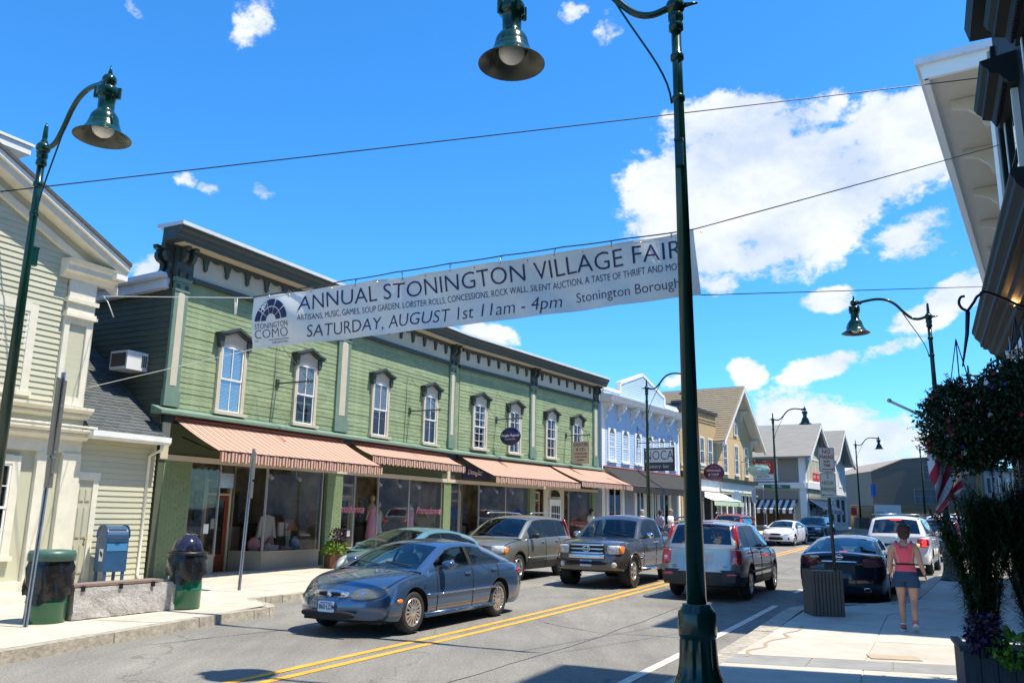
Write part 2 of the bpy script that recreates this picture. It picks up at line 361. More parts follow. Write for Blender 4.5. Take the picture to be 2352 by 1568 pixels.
line('white_edge_line', -3.42, .13, -5, 19.2, WLINE); line('white_edge_line', -3.5, .13, 22.3, 23.4, WLINE)
for t in (26.5, 33, 39.5, 46): line('parking_mark', -3.0, .9, t, t+.12, WLINE)
for t in (18.2, 24.2, 30.5, 37): line('parking_mark', -9.9, .7, t, t+.12, WLINE)
TAR = mat('tar_seam', (.05, .047, .042), .7, var=.3, vs=6)
def seam(pts, w):
    rs = random.Random(len(pts)*7+int(w*1e3)); o = MB(); P_ = []
    for (t0, p0_), (t1, p1_) in zip(pts, pts[1:]):
        for k in range(14): P_.append((t0+(t1-t0)*k/14+rs.uniform(-.035, .035), p0_+(p1_-p0_)*k/14+rs.uniform(-.03, .03)))
    for (t0, p0_), (t1, p1_) in zip(P_, P_[1:]):
        L_ = math.hypot(t1-t0, p1_-p0_)+1e-6; nx, ny = -(p1_-p0_)/L_*w, (t1-t0)/L_*w; w2 = .6+.5*abs(sin(t0*9))
        o.add([rp(t0+nx*w2, p0_+ny*w2, .0045), rp(t0-nx*w2, p0_-ny*w2, .0045), rp(t1-nx*w2, p1_-ny*w2, .0045), rp(t1+nx*w2, p1_+ny*w2, .0045)], [(0, 1, 2, 3)])
    return tag(o.build('tar_seam', TAR), kind='structure')
seam([(13.5, -3.6), (13.2, -5.2), (13.9, -6.6)], .008); seam([(8.4, -10), (12, -9.2), (16, -9.4), (24, -9.3)], .009); seam([(6, -5.2), (12, -5.0), (20, -5.1), (34, -5.0)], .008)
def resample(pl, step):
    out = []; pl = [Vector((p[0], p[1])) for p in pl]
    for a, c in zip(pl, pl[1:]):
        n = max(1, round((c-a).length/step)); out += [a+(c-a)*i/n for i in range(n)]
    return out+[pl[-1]]
def kerb(pl, side, step, name='kerb', w=.16, h=.15):
    "a run of granite kerb stones; side=+1 when the pavement lies left of the run"
    root = MB(); pts = resample(pl, step)
    nrm = []
    for i in range(len(pts)):
        t = (pts[min(i+1, len(pts)-1)]-pts[max(i-1, 0)]).normalized(); nrm.append(Vector((-t.y, t.x))*side)
    # bedding under the stones is the parent
    bed = MB()
    for i in range(len(pts)-1):
        a, c = pts[i], pts[i+1]; ai, ci = a+nrm[i]*w, c+nrm[i+1]*w
        ga, gc = ground(a.y), ground(c.y)
        bed.add([(a.x+nrm[i].x*.02, a.y+nrm[i].y*.02, ga+h-.03), (c.x+nrm[i+1].x*.02, c.y+nrm[i+1].y*.02, gc+h-.03), (ci.x, ci.y, gc+h-.03), (ai.x, ai.y, ga+h-.03)], [(0, 1, 2, 3)])
    par = tag(bed.build(name, GRAN), kind='structure')
    for i in range(len(pts)-1):
        a, c = pts[i], pts[i+1]; d = (c-a); ln = d.length; d.normalize(); g = min(.008, ln*.1)
        j = random.uniform(-.006, .006)
        A = a+d*g; C = c-d*g; AI = a+nrm[i]*w+d*g; CI = c+nrm[i+1]*w-d*g
        ga, gc = ground(a.y), ground(c.y); sl = .02
        o = MB(); lo = [(q.x-n.x*sl, q.y-n.y*sl, gg-.05) for q, n, gg in ((A, nrm[i], ga), (C, nrm[i+1], gc), (CI, nrm[i+1], gc), (AI, nrm[i], ga))]
        hi = [(q.x, q.y, gg+h+j) for q, gg in ((A, ga), (C, gc), (CI, gc), (AI, ga))]
        o.add(lo+hi, [(3, 2, 1, 0), (4, 5, 6, 7), (0, 1, 5, 4), (1, 2, 6, 5), (2, 3, 7, 6), (3, 0, 4, 7)])
        o.build('kerb_stone', GRAN, par)
    return pts, nrm
def pavement(outer, inner, nacross, n, name='sidewalk', m=CONC, h=.148, gap=.012, maxslab=300):
    "slabs between two lines"
    def at(pl, k):
        L = [0]
        for a, c in zip(pl, pl[1:]): L.append(L[-1]+(Vector(c[:2])-Vector(a[:2])).length)
        d = L[-1]*k
        for i in range(len(pl)-1):
            if d <= L[i+1]+1e-9: return Vector(pl[i][:2]).lerp(Vector(pl[i+1][:2]), (d-L[i])/(L[i+1]-L[i]))
        return Vector(pl[-1][:2])
    P = [[at(outer, i/n).lerp(at(inner, i/n), j/nacross) for j in range(nacross+1)] for i in range(n+1)]
    base = MB(); base.grid(lambda i, j: (P[i][j].x, P[i][j].y, ground(P[i][j].y)+h-.012), n, nacross)
    par = tag(base.build(name, GRNDM if m is CONC else m), kind='structure')
    cnt = 0
    for i in range(n):
        for j in range(nacross):
            q = [P[i][j], P[i+1][j], P[i+1][j+1], P[i][j+1]]; c = (q[0]+q[1]+q[2]+q[3])/4
            q = [k+(c-k).normalized()*gap for k in q]; z = random.uniform(-.002, .002)
            vs = [(k.x, k.y, ground(k.y)+h-.05) for k in q]+[(k.x, k.y, ground(k.y)+h+z) for k in q]
            MB().add(vs, [(4, 5, 6, 7), (0, 1, 5, 4), (1, 2, 6, 5), (2, 3, 7, 6), (3, 0, 4, 7)]).build('slab', m, par, fix=True); cnt += 1
    return par
def pr(t, p): q = DR*t+NR*p; return (q.x, q.y)
LK1 = [(-9.0, 1.5), (-7.4, 6.3), (-6.05, 10.44), (-4.95, 13.93), (-4.42, 15.1)]
LKc = [(-4.42, 15.1), (-4.25, 15.45), (-4.24, 15.8), (-4.42, 16.15), (-4.75, 16.5), (-4.93, 16.85), (-4.85, 17.25), (-4.60, 17.62), (-4.30, 18.1)]
LK2 = [(-4.30, 18.1), pr(30, -12.15), pr(44, -12.1), (14.2, 50.5), (21, 61.2), (25.2, 66.5)]
p1, n1_ = kerb(LK1, 1, 1.9); p2, n2_ = kerb(LKc, 1, .42, 'kerb_return'); p3, n3_ = kerb(LK2, 1, 1.9)
def inset(pl, side, w):
    pts = [Vector(p[:2]) for p in pl]; out = []
    for i in range(len(pts)):
        t = (pts[min(i+1, len(pts)-1)]-pts[max(i-1, 0)]).normalized(); out.append(pts[i]+Vector((-t.y, t.x))*side*w)
    return out
W0 = Vector((-8.4, 20.5)); A1 = radians(27.3); A2 = radians(33.7)
d1 = Vector((sin(A1), cos(A1))); d2 = Vector((sin(A2), cos(A2))); n1 = Vector((d1.y, -d1.x)); n2 = Vector((d2.y, -d2.x))
W1 = W0+d1*13.35
def f1(s, off=0): return W0+d1*s+n1*off
def f2(s, off=0): return W1+d2*s+n2*off
lin = inset(LK1+LKc[1:], 1, .16)
pavement(lin, [f1(-22, -.3), f1(-14, -.3), f1(-6, -.3), f1(-3.2, -.3), f1(-1.5, -.3), f1(-.4, -.3)], 3, 13)
pavement(inset(LK2, 1, .16), [f1(-.4, -.3), f1(6, -.3), f1(13.35, -.3), f2(10, -.3), f2(24, -.3), f2(38, -.3)], 3, 34)
RK1 = [(-2.6, 1.0), (.2, 6.4), (2.73, 11.35), (3.85, 13.57), (5.30, 16.5)]
RKc = [(5.30, 16.5), (5.62, 17.05), (6.08, 17.5), (6.7, 17.82), (7.3, 17.95), (7.85, 18.1), (8.35, 18.5), (8.75, 19.05)]
RK2 = [(8.75, 19.05), (9.9, 20.9), (12.2, 24.8), (15.1, 28.9), (22.0, 40.0), (32, 56), (41, 74), (58, 96)]
kerb(RK1, -1, 1.9, w=.3); kerb(RKc, -1, .5, 'kerb_return', w=.3); kerb(RK2, -1, 2.2, w=.3)
RO_ = radians(26.3); dr = Vector((sin(RO_), cos(RO_))); nr = Vector((dr.y, -dr.x))
def fr(t, p=0): return dr*t+nr*p
rin = inset(RK1, -1, .3)
# the near slabs run up to a strip of grey pavers, then pale concrete
S1a, S1b = (2.67, 11.24), (6.1, 10.45); S2a, S2b = (2.50, 10.82), (5.9, 10.0)
pavement([(-2.2, .9), (.5, 6.2), (2.62, 10.6)], [(3.6, -.6), (5.4, 4.5), (7.3, 9.55)], 3, 5, m=CONC2)
pavement([(2.62, 10.6), (2.95, 11.25)], [(7.3, 9.55), (7.55, 10.2)], 5, 1, name='paver_strip', m=STRIPB)
pavement([(2.95, 11.25), (4.12, 13.43), (5.56, 16.35), (6.2, 17.3), (7.0, 17.65), (7.7, 17.85), (8.55, 18.35), (8.95, 18.9)], [(7.55, 10.2), (8.6, 12.5), (9.6, 14.6), (11.3, 17.9)], 3, 5, m=CONC2)
pavement([(9.0, 18.85), (10.15, 20.75), (12.45, 24.6), (15.35, 28.7), (22.2, 39.8), (32.2, 55.8)], [(11.3, 17.9), (16.6, 27.6), (25.5, 41), (37.5, 58)], 2, 20, m=CONC2)
# access cover in the pavement and dried spill on the slabs
COVER = mat('tan_cover', (.42, .33, .22), .7, var=.1, vs=8)
c = MB().box(-.3, .3, -.17, .17, 0, .012).build('pavement_cover', COVER, None, Tr(4.95, 11.15, ground(11.5)+.146) @ Rz(radians(-12)))
tag(c, 'tan rectangular access cover set in the sunlit concrete near the planter', 'access cover')
STAIN = mat('dried_spill', (.36, .27, .18), .8)
def ribbon(pts, wfn, z):
    o = MB(); n = len(pts)
    for i in range(n-1):
        a, c_ = Vector(pts[i]), Vector(pts[i+1]); t = (c_-a).normalized(); q = Vector((-t.y, t.x)); w0, w1_ = wfn(i/(n-1)), wfn((i+1)/(n-1))
        o.add([(a.x-q.x*w0, a.y-q.y*w0, z(a.y)), (a.x+q.x*w0, a.y+q.y*w0, z(a.y)), (c_.x+q.x*w1_, c_.y+q.y*w1_, z(c_.y)), (c_.x-q.x*w1_, c_.y-q.y*w1_, z(c_.y))], [(0, 1, 2, 3)])
    return o
sp_pts = []
x, y = 4.85, 14.2
for i in range(26):
    sp_pts.append((x, y)); y -= .125; x += -.075+.05*sin(i*.9)+random.uniform(-.03, .03)
tag(ribbon(sp_pts, lambda k: .016+.012*abs(sin(k*21)), lambda yy: ground(yy)+.1525).build('spill_stain', STAIN), kind='structure')
# ================================================================ left side of the street
FL = Tr(W0.x, W0.y, 0) @ Rz(pi/2-A1)            # local x along the facade, +y into the building
F2 = Tr(W1.x, W1.y, 0) @ Rz(pi/2-A2)
F2r = FL.inverted() @ F2                        # second stretch seen from the first
def sash_window(parent, M, w=.78, h=1.74, arch=.09, blind=0, hood=True, rows=1, curtain=0, casing=TAN, cw=.11, sillc=None, frame=WHITE, hoodm=GREENK, wy=0):
    "double-hung window standing proud of the wall; origin: centre of the sill, -y to the street"
    o = MB(); W2 = w/2
    o.box(-W2-cw, -W2, -.085, 0, 0, h+.02).box(W2, W2+cw, -.085, 0, 0, h+.02)
    top = [(-W2-cw, h+.021), (-W2, h+.021)]+[(-W2+w*k/8, h+.021+arch*sin(pi*k/8)) for k in range(1, 8)]+[(W2, h+.021), (W2+cw, h+.021), (W2+cw, h+.30), (-W2-cw, h+.30)]
    o.prism(top, -.085, 0)
    win = o.build('window', casing, parent, M)
    MB().box(-W2-cw-.08, W2+cw+.08, -.17, 0, -.09, -.002).build('sill', sillc or casing, win)
    s = MB(); fw = .045
    for z0, z1, y in ((0, h*.5+.02, -.045), (h*.5-.02, h+.02, -.06)):
        s.box(-W2, -W2+fw, y, y+.03, z0, z1).box(W2-fw, W2, y, y+.03, z0, z1).box(-W2+fw, W2-fw, y, y+.03, z0, z0+fw).box(-W2+fw, W2-fw, y, y+.03, z1-fw, z1)
        s.box(-.012, .012, y+.004, y+.026, z0+fw, z1-fw)
        for k in range(1, rows): zz = z0+(z1-z0)*k/rows; s.box(-W2+fw, -.012, y+.005, y+.025, zz-.01, zz+.01).box(.012, W2-fw, y+.005, y+.025, zz-.01, zz+.01)
    ap = [(-W2, h+.02)]+[(-W2+w*k/8, h+.02+arch*sin(pi*k/8)) for k in range(9)][1:-1]+[(W2, h+.02)]
    if arch < .15: s.prism(ap, -.05, -.03)
    s.build('sash', frame, win)
    if arch >= .15: MB().prism([(x_*.86, h+.02+(z_-h-.02)*.86) for x_, z_ in ap], -.05, -.03).build('arch_pane', mat('dim_glass', (.10, .13, .16), .08, spec=.8), win)
    MB().box(-W2+.02, W2-.02, -.034, -.032, .02, h).build('pane', WINGL, win)
    MB().box(-W2, W2, -.006, -.002, 0, h+.02).build('backing', DARK, win)
    if blind:
        bl = MB(); z0 = h*(1-blind); z = h-.03
        while z > z0: bl.box(-W2+.03, W2-.03, -.024, -.016, z-.03, z-.006); z -= .036
        bl.build('blind', BLIND, win)
    if curtain:
        cu = MB()
        for sx in (-1, 1): cu.grid(lambda i, j: (sx*(W2-.02-.16*i/5*(1 if j else .8)), -.014-.008*(i % 2), h*.05+h*.9*j), 5, 1)
        cu.build('curtain', BLIND, win)
    if hood:
        hd = MB(); a = W2+cw+.12; zt = h+.30
        for (yy0, dz, e) in ((-.20, 0, 0), (-.24, .05, .03)):
            hd.prism([(-a-e, zt-.06+dz), (-a+.22, zt-.02+dz), (0, zt+.13+dz), (a-.22, zt-.02+dz), (a+e, zt-.06+dz), (a+e, zt+dz-.01), (a-.22, zt+.05+dz), (0, zt+.21+dz), (-a+.22, zt+.05+dz), (-a-e, zt+dz-.01)], yy0, 0)
        for sx in (-1, 1):
            hd.prism([(sx*(a-.20), zt-.05), (sx*(a-.04), zt-.05), (sx*(a-.05), zt-.22), (sx*(a-.08), zt-.34), (sx*(a-.13), zt-.36), (sx*(a-.18), zt-.30)], -.15, -.0)
        hd.build('hood', hoodm, win)
        MB().prism([(-a+.2, zt-.05), (-W2-cw, zt-.10), (W2+cw, zt-.10), (a-.2, zt-.05), (0, zt+.13)], -.10, -.086).build('hood_panel', casing, win)
    return win
def boards(parent, name, m, x0, x1, z0, z1, course, M=None, y=-.012, lap=.014, splits=1, th=.02, jit=0, xf=None):
    "courses of lapped boards, each one a part"
    z = z0; k = 0
    while z < z1-.01:
        zt = min(z+course, z1)
        a0, a1 = (x0, x1) if xf is None else xf((z+zt)/2)
        if a1-a0 > .05:
            cuts = [a0]+sorted(random.uniform(a0+.3, a1-.3) for _ in range(splits-1) if a1-a0 > 1)+[a1]
            for c0, c1 in zip(cuts, cuts[1:]):
                dy = random.uniform(-jit, jit); g = .003 if splits > 1 else 0
                key = ('brd', name, m.name, round(c1-c0, 2), round(zt-z, 3), lap)
                if key not in UNIT or splits > 1:
                    UNIT[key] = MB().add([(0, 0, 0), (c1-c0-g, 0, 0), (c1-c0-g, -th-lap, 0), (0, -th-lap, 0), (0, 0, zt-z), (c1-c0-g, 0, zt-z), (c1-c0-g, -th, zt-z-.002), (0, -th, zt-z-.002)],
                        [(0, 1, 2, 3), (3, 2, 6, 7), (4, 7, 6, 5), (0, 3, 7, 4), (1, 5, 6, 2)]).mesh(name, m, fix=True)
                T = Tr(c0, y+dy, z+random.uniform(-jit, jit)*.6)
                place(bpy.data.objects.new(name, UNIT[key]), parent, T if M is None else M @ T)
        z = zt; k += 1
def pier(parent, M, x0, x1, z0, z1, m, y=-.03, bricks=True, d=.5):
    "brick pier with painted bricks"
    p = bx('pier', m, parent, x0+.006, x1-.006, y+.006, d, z0, z1, M)
    if bricks:
        n = int((z1-z0)/.0785); w = x1-x0; nb = max(2, round(w/.21))
        for r in range(n):
            off = (r % 2)*.5; xs = [x0]+[x0+w*(k+off)/nb for k in range(0 if off else 1, nb)]+[x1]
            for a, c in zip(xs, xs[1:]):
                if c-a < .02: continue
                piece('brick', m, p, a+.004, c-.004, y+random.choice((0, .003, -.003)), y+.06, z0+r*.0785+.004, z0+(r+1)*.0785-.004)
    return p
gb = empty('commercial_building', FL, 'long two storey green commercial building with dark bracketed cornice above striped awnings', 'building')
GRN_LO = mat('green_painted_brick', (.185, .25, .125), .6, rnd=.08, var=.08, vs=5, bump=.3, bs=30)
# core walls
bx('core_wall', GREEN, gb, -.33, 13.4, .02, .3, 3.9, 8.75); bx('core_wall', GREEN, gb, -.02, 12.15, .02, .3, 3.9, 8.75, F2r)
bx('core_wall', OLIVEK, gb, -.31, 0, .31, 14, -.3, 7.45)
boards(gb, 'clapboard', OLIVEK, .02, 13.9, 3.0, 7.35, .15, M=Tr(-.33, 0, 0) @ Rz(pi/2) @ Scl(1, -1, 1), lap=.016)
MB().prism([(.1, 7.3), (.1, 7.55), (14.2, 7.05), (14.2, 6.8)], -.55, -.33, 'x').build('eave_fascia', LEAD, gb)
MB().prism([(.1, 7.56), (.1, 7.68), (14.2, 7.18), (14.2, 7.06)], -.72, -.28, 'x').build('roof', LEAD, gb)
MB().prism([(.31, 7.66), (14.2, 7.16), (14.2, 7.0), (.31, 7.5)], -.27, 26, 'x').build('flat_roof', LEAD, gb)
# upper boards, bay by bay
for (M, a, c) in ((None, .06, 6.15), (None, 6.76, 13.0), (F2r, .40, 5.62), (F2r, 6.08, 11.62)):
    boards(gb, 'siding_board', GREEN, a, c, 4.33, 7.62, .132, M=M, y=0.02, lap=.008, splits=2, th=.018, jit=.004)
# pilasters
def pilaster(M, x0, x1):
    p = MB().box(x0, x1, -.07, .02, 4.33, 7.55).box(x0-.03, x1+.03, -.10, .02, 4.33, 4.72).box(x0-.04, x1+.04, -.12, .02, 7.50, 7.60).box(x0-.02, x1+.02, -.09, .02, 7.25, 7.32).build('pilaster', GREEND, gb, M)
    w = (x1-x0)*.26
    MB().box(x0+w, x1-w, -.078, -.071, 4.85, 7.12).ell(((x0+x1)/2, -.073, 7.12), ((x1-x0)/2-w, .005, .14)).build('panel', TAN, p)
    b0 = MB().box(x0-.05, x1+.05, -.11, .02, 7.6, 8.42).build('bracket_block', GREENK, p)
    for xc in (x0+.08, x1-.08):
        prof = [(0, 7.28), (-.06, 7.30), (-.09, 7.38), (-.06, 7.46), (-.06, 7.54), (-.14, 7.60), (-.17, 7.70), (-.13, 7.79), (-.08, 7.86), (-.11, 7.98), (-.22, 8.02), (-.29, 8.11), (-.29, 8.22), (-.24, 8.28), (-.34, 8.33), (-.36, 8.42), (0, 8.42)]
        MB().prism(prof, xc-.055, xc+.055, 'x').build('bracket', GREENK, p)
pilaster(None, -.36, .06); pilaster(None, 6.15, 6.76); pilaster(None, 12.98, 13.40); pilaster(F2r, 5.62, 6.08); pilaster(F2r, 11.62, 12.1)
for yy in (.12, .42):
    MB().prism([(0, 7.28), (-.06, 7.30), (-.09, 7.38), (-.06, 7.46), (-.06, 7.54), (-.14, 7.60), (-.17, 7.70), (-.13, 7.79), (-.08, 7.86), (-.11, 7.98), (-.22, 8.02), (-.29, 8.11), (-.29, 8.22), (-.24, 8.28), (-.34, 8.33), (-.36, 8.42), (0, 8.42)], yy-.07, yy+.07).build('bracket', GREENK, gb, Tr(-.36, 0, 0))
MB().box(-.355, -.02, .0, .62, 7.56, 8.75).build('parapet_return', GREENK, gb)
def cornice(M, x0, x1):
    bx('frieze', FRIEZE, gb, x0+.3, x1, -.06, .02, 7.70, 8.42, M)
    bx('architrave', GREENK, gb, x0+.3, x1, -.10, .02, 7.58, 7.70, M)
    c = MB().prism([(.02, 8.42), (-.50, 8.42), (-.50, 8.50), (-.55, 8.53), (-.57, 8.62), (-.63, 8.68), (-.65, 8.76), (.02, 8.76)], x0-.25, x1, 'x').build('cornice', GREENK, gb, M)
    MB().box(x0, x1, -.46, -.12, 8.40, 8.419).build('soffit', TAN, c)
    MB().prism([(.22, 8.76), (-.70, 8.762), (-.70, 8.85), (.22, 8.87)], x0-.28, x1, 'x').build('cap_flashing', LEAD, gb, M)
cornice(None, -.58, 13.36); cornice(F2r, -.0, 12.3)
def drops(M, x0, x1, n):
    w = (x1-x0)/n; h = w/2
    poly = [(-h, 0), (h, 0), (h, -.12)]+[(h-w*.30*(1-cos(pi*k/6))/2*1.0, -.12-.03*sin(pi*k/3)) for k in range(1, 6)]+[(.10, -.13), (.075, -.24), (.05, -.30), (.055, -.40), (.0, -.46), (-.055, -.40), (-.05, -.30), (-.075, -.24), (-.10, -.13)]+[(-h+w*.30*(1-cos(pi*k/6))/2, -.12-.03*sin(pi*k/3)) for k in range(5, 0, -1)]+[(-h, -.12)]
    me = MB().prism(poly, -.13, -.062).mesh('frieze_drop', GREENK, fix=True)
    for k in range(n):
        T = Tr(x0+w*(k+.5), 0, 8.40); place(bpy.data.objects.new('frieze_drop', me), gb, T if M is None else M @ T)
drops(None, .12, 6.10, 8); drops(None, 6.82, 12.93, 8); drops(F2r, .42, 5.56, 7); drops(F2r, 6.15, 11.57, 7)
for i, x in enumerate((1.75, 4.72, 8.5, 11.65)): sash_window(gb, Tr(x, 0, 4.40), blind=(.98, .52, .55, .30)[i])
for i, x in enumerate((1.75, 4.35, 7.45, 9.95)): sash_window(gb, F2r @ Tr(x, 0, 4.48), rows=2 if i else 3, curtain=1, blind=0)
# ledge over the shops
for M, x0, x1 in ((None, -.62, 13.5), (F2r, -.05, 12.3)):
    MB().prism([(.05, 4.33), (-.30, 4.20), (-.34, 4.19), (-.34, 4.12), (.05, 4.12)], x0, x1, 'x').build('ledge', GREEND, gb, M)
    bx('awning_housing', BLACK, gb, x0+.3, x1, -.12, .02, 3.93, 4.12, M)  # black awning housing under the ledge
# sign brackets: a bar, guy wires
def guybar(M, L=1.25):
    g = MB().box(-.02, .02, -L, -.02, -.02, .02).prism([(0, .05), (.05, 0), (0, -.05), (-.05, 0)], -L-.06, -L)
    g.box(-.06, .06, -.04, -.0, -.12, .12)
    g.tube([(0, -.02, 1.15), (0, -L+.06, .02)], .008, 5).tube([(-.8, -.03, -.35), (0, -L+.05, 0)], .006, 5).tube([(.8, -.03, -.35), (0, -L+.05, 0)], .006, 5)
    return g.build('sign_bracket', GREENK, gb, M)
guybar(Tr(3.55, 0, 5.45)); guybar(Tr(10.35, 0, 5.45)); guybar(F2r @ Tr(3.0, 0, 5.78)); guybar(F2r @ Tr(8.9, 0, 5.62))
# cables running up the wall
MB().tube([(3.35, -.02, 4.3), (3.4, -.03, 5.5), (3.42, -.03, 6.6)], .008, 5).tube([(10.05, -.02, 4.3), (10.1, -.03, 6.7)], .008, 5).build('wall_cable', BLACK, gb)
# ---- shop fronts
PIERM = GRN_LO
pier(gb, None, -.13, .74, .1, 3.05, PIERM); bx('corner_post', OLIVEK, gb, -.31, -.135, -.03, .4, -.1, 3.9); pier(gb, None, 6.05, 6.78, .2, 3.05, PIERM); pier(gb, None, 12.85, 13.38, .2, 3.1, PIERM, bricks=False)
pier(gb, F2r, 5.72, 6.18, .3, 3.3, PIERM, bricks=False); pier(gb, F2r, 11.55, 11.95, .3, 3.4, PIERM, bricks=False)
for M, x0, x1 in ((None, -.30, 13.4), (F2r, 0, 12.1)):
    bx('sign_band', GREENK if M is not None else mat('dark_green_band', (.06, .085, .035), .6), gb, x0, x1, -.02, .25, 3.16, 3.93, M)
    bx('band_trim', TAN, gb, x0, x1, -.06, .2, 3.03, 3.16, M)
bx('band_post', TAN, gb, -.3, -.08, -.07, -.02, 3.05, 3.93); bx('band_post', TAN, gb, 13.0, 13.2, -.07, -.02, 3.03, 3.6)
# rooms behind the glass
for M, x0, x1 in ((None, .74, 6.05), (None, 6.78, 12.85), (F2r, .05, 5.72), (F2r, 6.18, 11.55)):
    r = MB(); r.box(x0, x1, 3.2, 3.3, .2, 3.5).box(x0, x0+.03, .32, 3.2, .2, 3.5).box(x1-.03, x1, .32, 3.2, .2, 3.5).box(x0, x1, .3, 3.2, 3.3, 3.4).box(x0, x1, .3, 3.2, .15, .2)
    r.build('shop_room', ROOM, gb, M)
BULK = mat('bulkhead_paint', (.36, .32, .23), .6, var=.06, vs=2); MULL = mat('shopfront_metal', (.42, .40, .38), .35, metal=.6)
DOORR = mat('red_brown_door', (.20, .035, .012), .45, var=.1, vs=3)
def shopwin(M, pts, z0, z1, z2, par=gb, bulk=BULK):
    "glazed run along a bent line: bulkhead below z1, glass to z2"
    for (xa, ya), (xb, yb) in zip(pts, pts[1:]):
        L = math.hypot(xb-xa, yb-ya); T = Tr(xa, ya, 0) @ Rz(atan2(yb-ya, xb-xa)); T = T if M is None else M @ T
        bk = MB().box(0, L, 0, .1, z0, z1).box(-.01, L+.01, -.03, .14, z1, z1+.05).build('bulkhead', bulk, par, T)
        fr_ = MB().box(0, .035, -.012, .05, z1+.05, z2).box(L-.035, L, -.012, .05, z1+.05, z2).box(0, L, -.01, .05, z2, z2+.06).build('shop_window', MULL, par, T)
        MB().box(.035, L-.035, .015, .02, z1+.05, z2).build('pane', SHOPGL, fr_)
def shopdoor(M, x, y, w, z0, h, m, glassm=SHOPGL, par=gb, transom=.35, frame=TAN):
    f = MB().box(x-.07, x, y-.04, y+.08, z0, z0+h+transom+.08).box(x+w, x+w+.07, y-.04, y+.08, z0, z0+h+transom+.08).box(x, x+w, y-.04, y+.08, z0+h+transom, z0+h+transom+.08).box(x, x+w, y-.03, y+.07, z0+h, z0+h+.05)
    f = f.build('door_frame', frame, par, M)
    d = MB().box(x, x+.12, y, y+.045, z0, z0+h).box(x+w-.12, x+w, y, y+.045, z0, z0+h).box(x+.12, x+w-.12, y, y+.045, z0, z0+.45).box(x+.12, x+w-.12, y, y+.045, z0+h-.13, z0+h).build('door', m, f)
    MB().box(x+.12, x+w-.12, y+.02, y+.024, z0+.45, z0+h-.13).build('pane', glassm, d); MB().tube([(x+.07, y-.05, z0+.95), (x+.07, y-.05, z0+1.2)], .012, 6).build('handle', ALU, d)
shopwin(None, [(.76, .04), (1.78, .04), (2.15, .95)], .15, .68, 3.02)
shopdoor(None, 2.25, 1.0, .80, .2, 2.05, DOORR); bx('window_ac_unit', ALU, gb, 2.35, 2.95, .75, 1.1, 2.45, 2.85)
shopwin(None, [(3.15, .95), (3.5, .04), (5.9, .04), (6.04, .3)], .2, .70, 3.02)
shopwin(None, [(6.82, .04), (7.5, .04), (7.62, .9)], .25, .72, 3.02); shopdoor(None, 7.7, .95, .78, .3, 2.05, BULK); shopwin(None, [(8.6, .9), (8.75, .04), (10.6, .04), (12.8, .04)], .25, .66, 3.02)
shopwin(F2r, [(.05, .05), (.65, .05), (.75, .8)], .3, .8, 3.02); shopdoor(F2r, .85, .85, .85, .35, 2.0, DOORR); shopwin(F2r, [(1.8, .8), (1.95, .05), (3.9, .05), (5.7, .05)], .3, .78, 3.02)
shopdoor(F2r, 6.35, .5, .9, .4, 2.1, DOORR); bx('door_surround', mat('cream_boards', (.60, .55, .42), .6), gb, 7.35, 9.2, .25, .3, .3, 3.1, F2r)
MB().box(7.75, 8.75, .16, .24, .4, 2.6).build('double_door', WHITE, gb, F2r)
for k in range(5): bx('door_pane', DARK, gb, 7.88+k*.16, 7.99+k*.16, .15, .158, 1.0, 2.3, F2r)
MB().prism([(8.25+.42*cos(pi*k/8), 2.72+.30*sin(pi*k/8)) for k in range(9)], .15, .158).build('fanlight', DARK, gb, F2r)
shopwin(F2r, [(9.3, .06), (11.5, .06)], .35, .8, 3.02)
# brackets for the shop spotlights
def awning(M, x0, x1, out, ztop, zbot, m, mv, name_l, grp=None, drop=.24, scal=.24, ytop=-.12, par=None):
    T = (FL if M is None else M)
    e = empty('awning', T @ Tr((x0+x1)/2, ytop, ztop), name_l, 'awning', grp)
    B = Tr(-(x0+x1)/2, -ytop, -ztop); w = x1-x0; n = 1
    # cloth: local x across so that the stripes run down
    s = MB().grid(lambda i, j: (x0+w*i/24, ytop-out*j/6, ztop-(ztop-zbot)*(j/6)-.035*sin(pi*j/6)+.006*sin(i*1.7)*sin(pi*j/6)), 24, 6)
    s.build('canopy', m, e, B, smooth=True)
    v = MB(); k = max(6, int(w/scal)); sub = 6
    def vp(i, j):
        x = x0+w*i/(k*sub); ph = (i % sub)/sub
        return (x, ytop-out-.012-.012*sin(i*.7), zbot-.02 - (0 if j == 0 else drop-.05+.05*abs(sin(pi*ph))))
    v.grid(vp, k*sub, 1); v.build('valance', mv, e, B)
    fr2 = MB().tube([(x0, ytop-out, zbot), (x1, ytop-out, zbot)], .022, 6)
    for xx in (x0+.25, x1-.25): fr2.tube([(xx, ytop-out, zbot), (xx+.2, ytop-out*.5, (zbot+ztop)/2-.32), (xx, ytop, ztop-.4)], .018, 6)
    fr2.build('frame', BLACK, e, B)
    rl = MB().tube([(x0-.02, ytop+.02, ztop+.03), (x1+.02, ytop+.02, ztop+.03)], .05, 8).build('roller', mat('awning_roller', (.3, .08, .05), .6), e, B)
    return e
CA, CB, CC, CD, CE = (.42, .15, .11), (.50, .30, .22), (.54, .42, .32), (.29, .07, .05), (.36, .30, .17)
AWN = stripes('striped_awning_canvas', [CB, CA, CC, CB, CD], .25, widths=[.26, .18, .22, .18, .16])
AWV = stripes('striped_valance_canvas', [CD, CC, (.20, .05, .03), CC], .22, widths=[.26, .26, .22, .26])
G = 'striped canvas awnings on the green building'
awning(None, .0, 6.5, 1.6, 4.02, 3.22, AWN, AWV, 'longest striped awning, leftmost on the green building over the display windows', G)
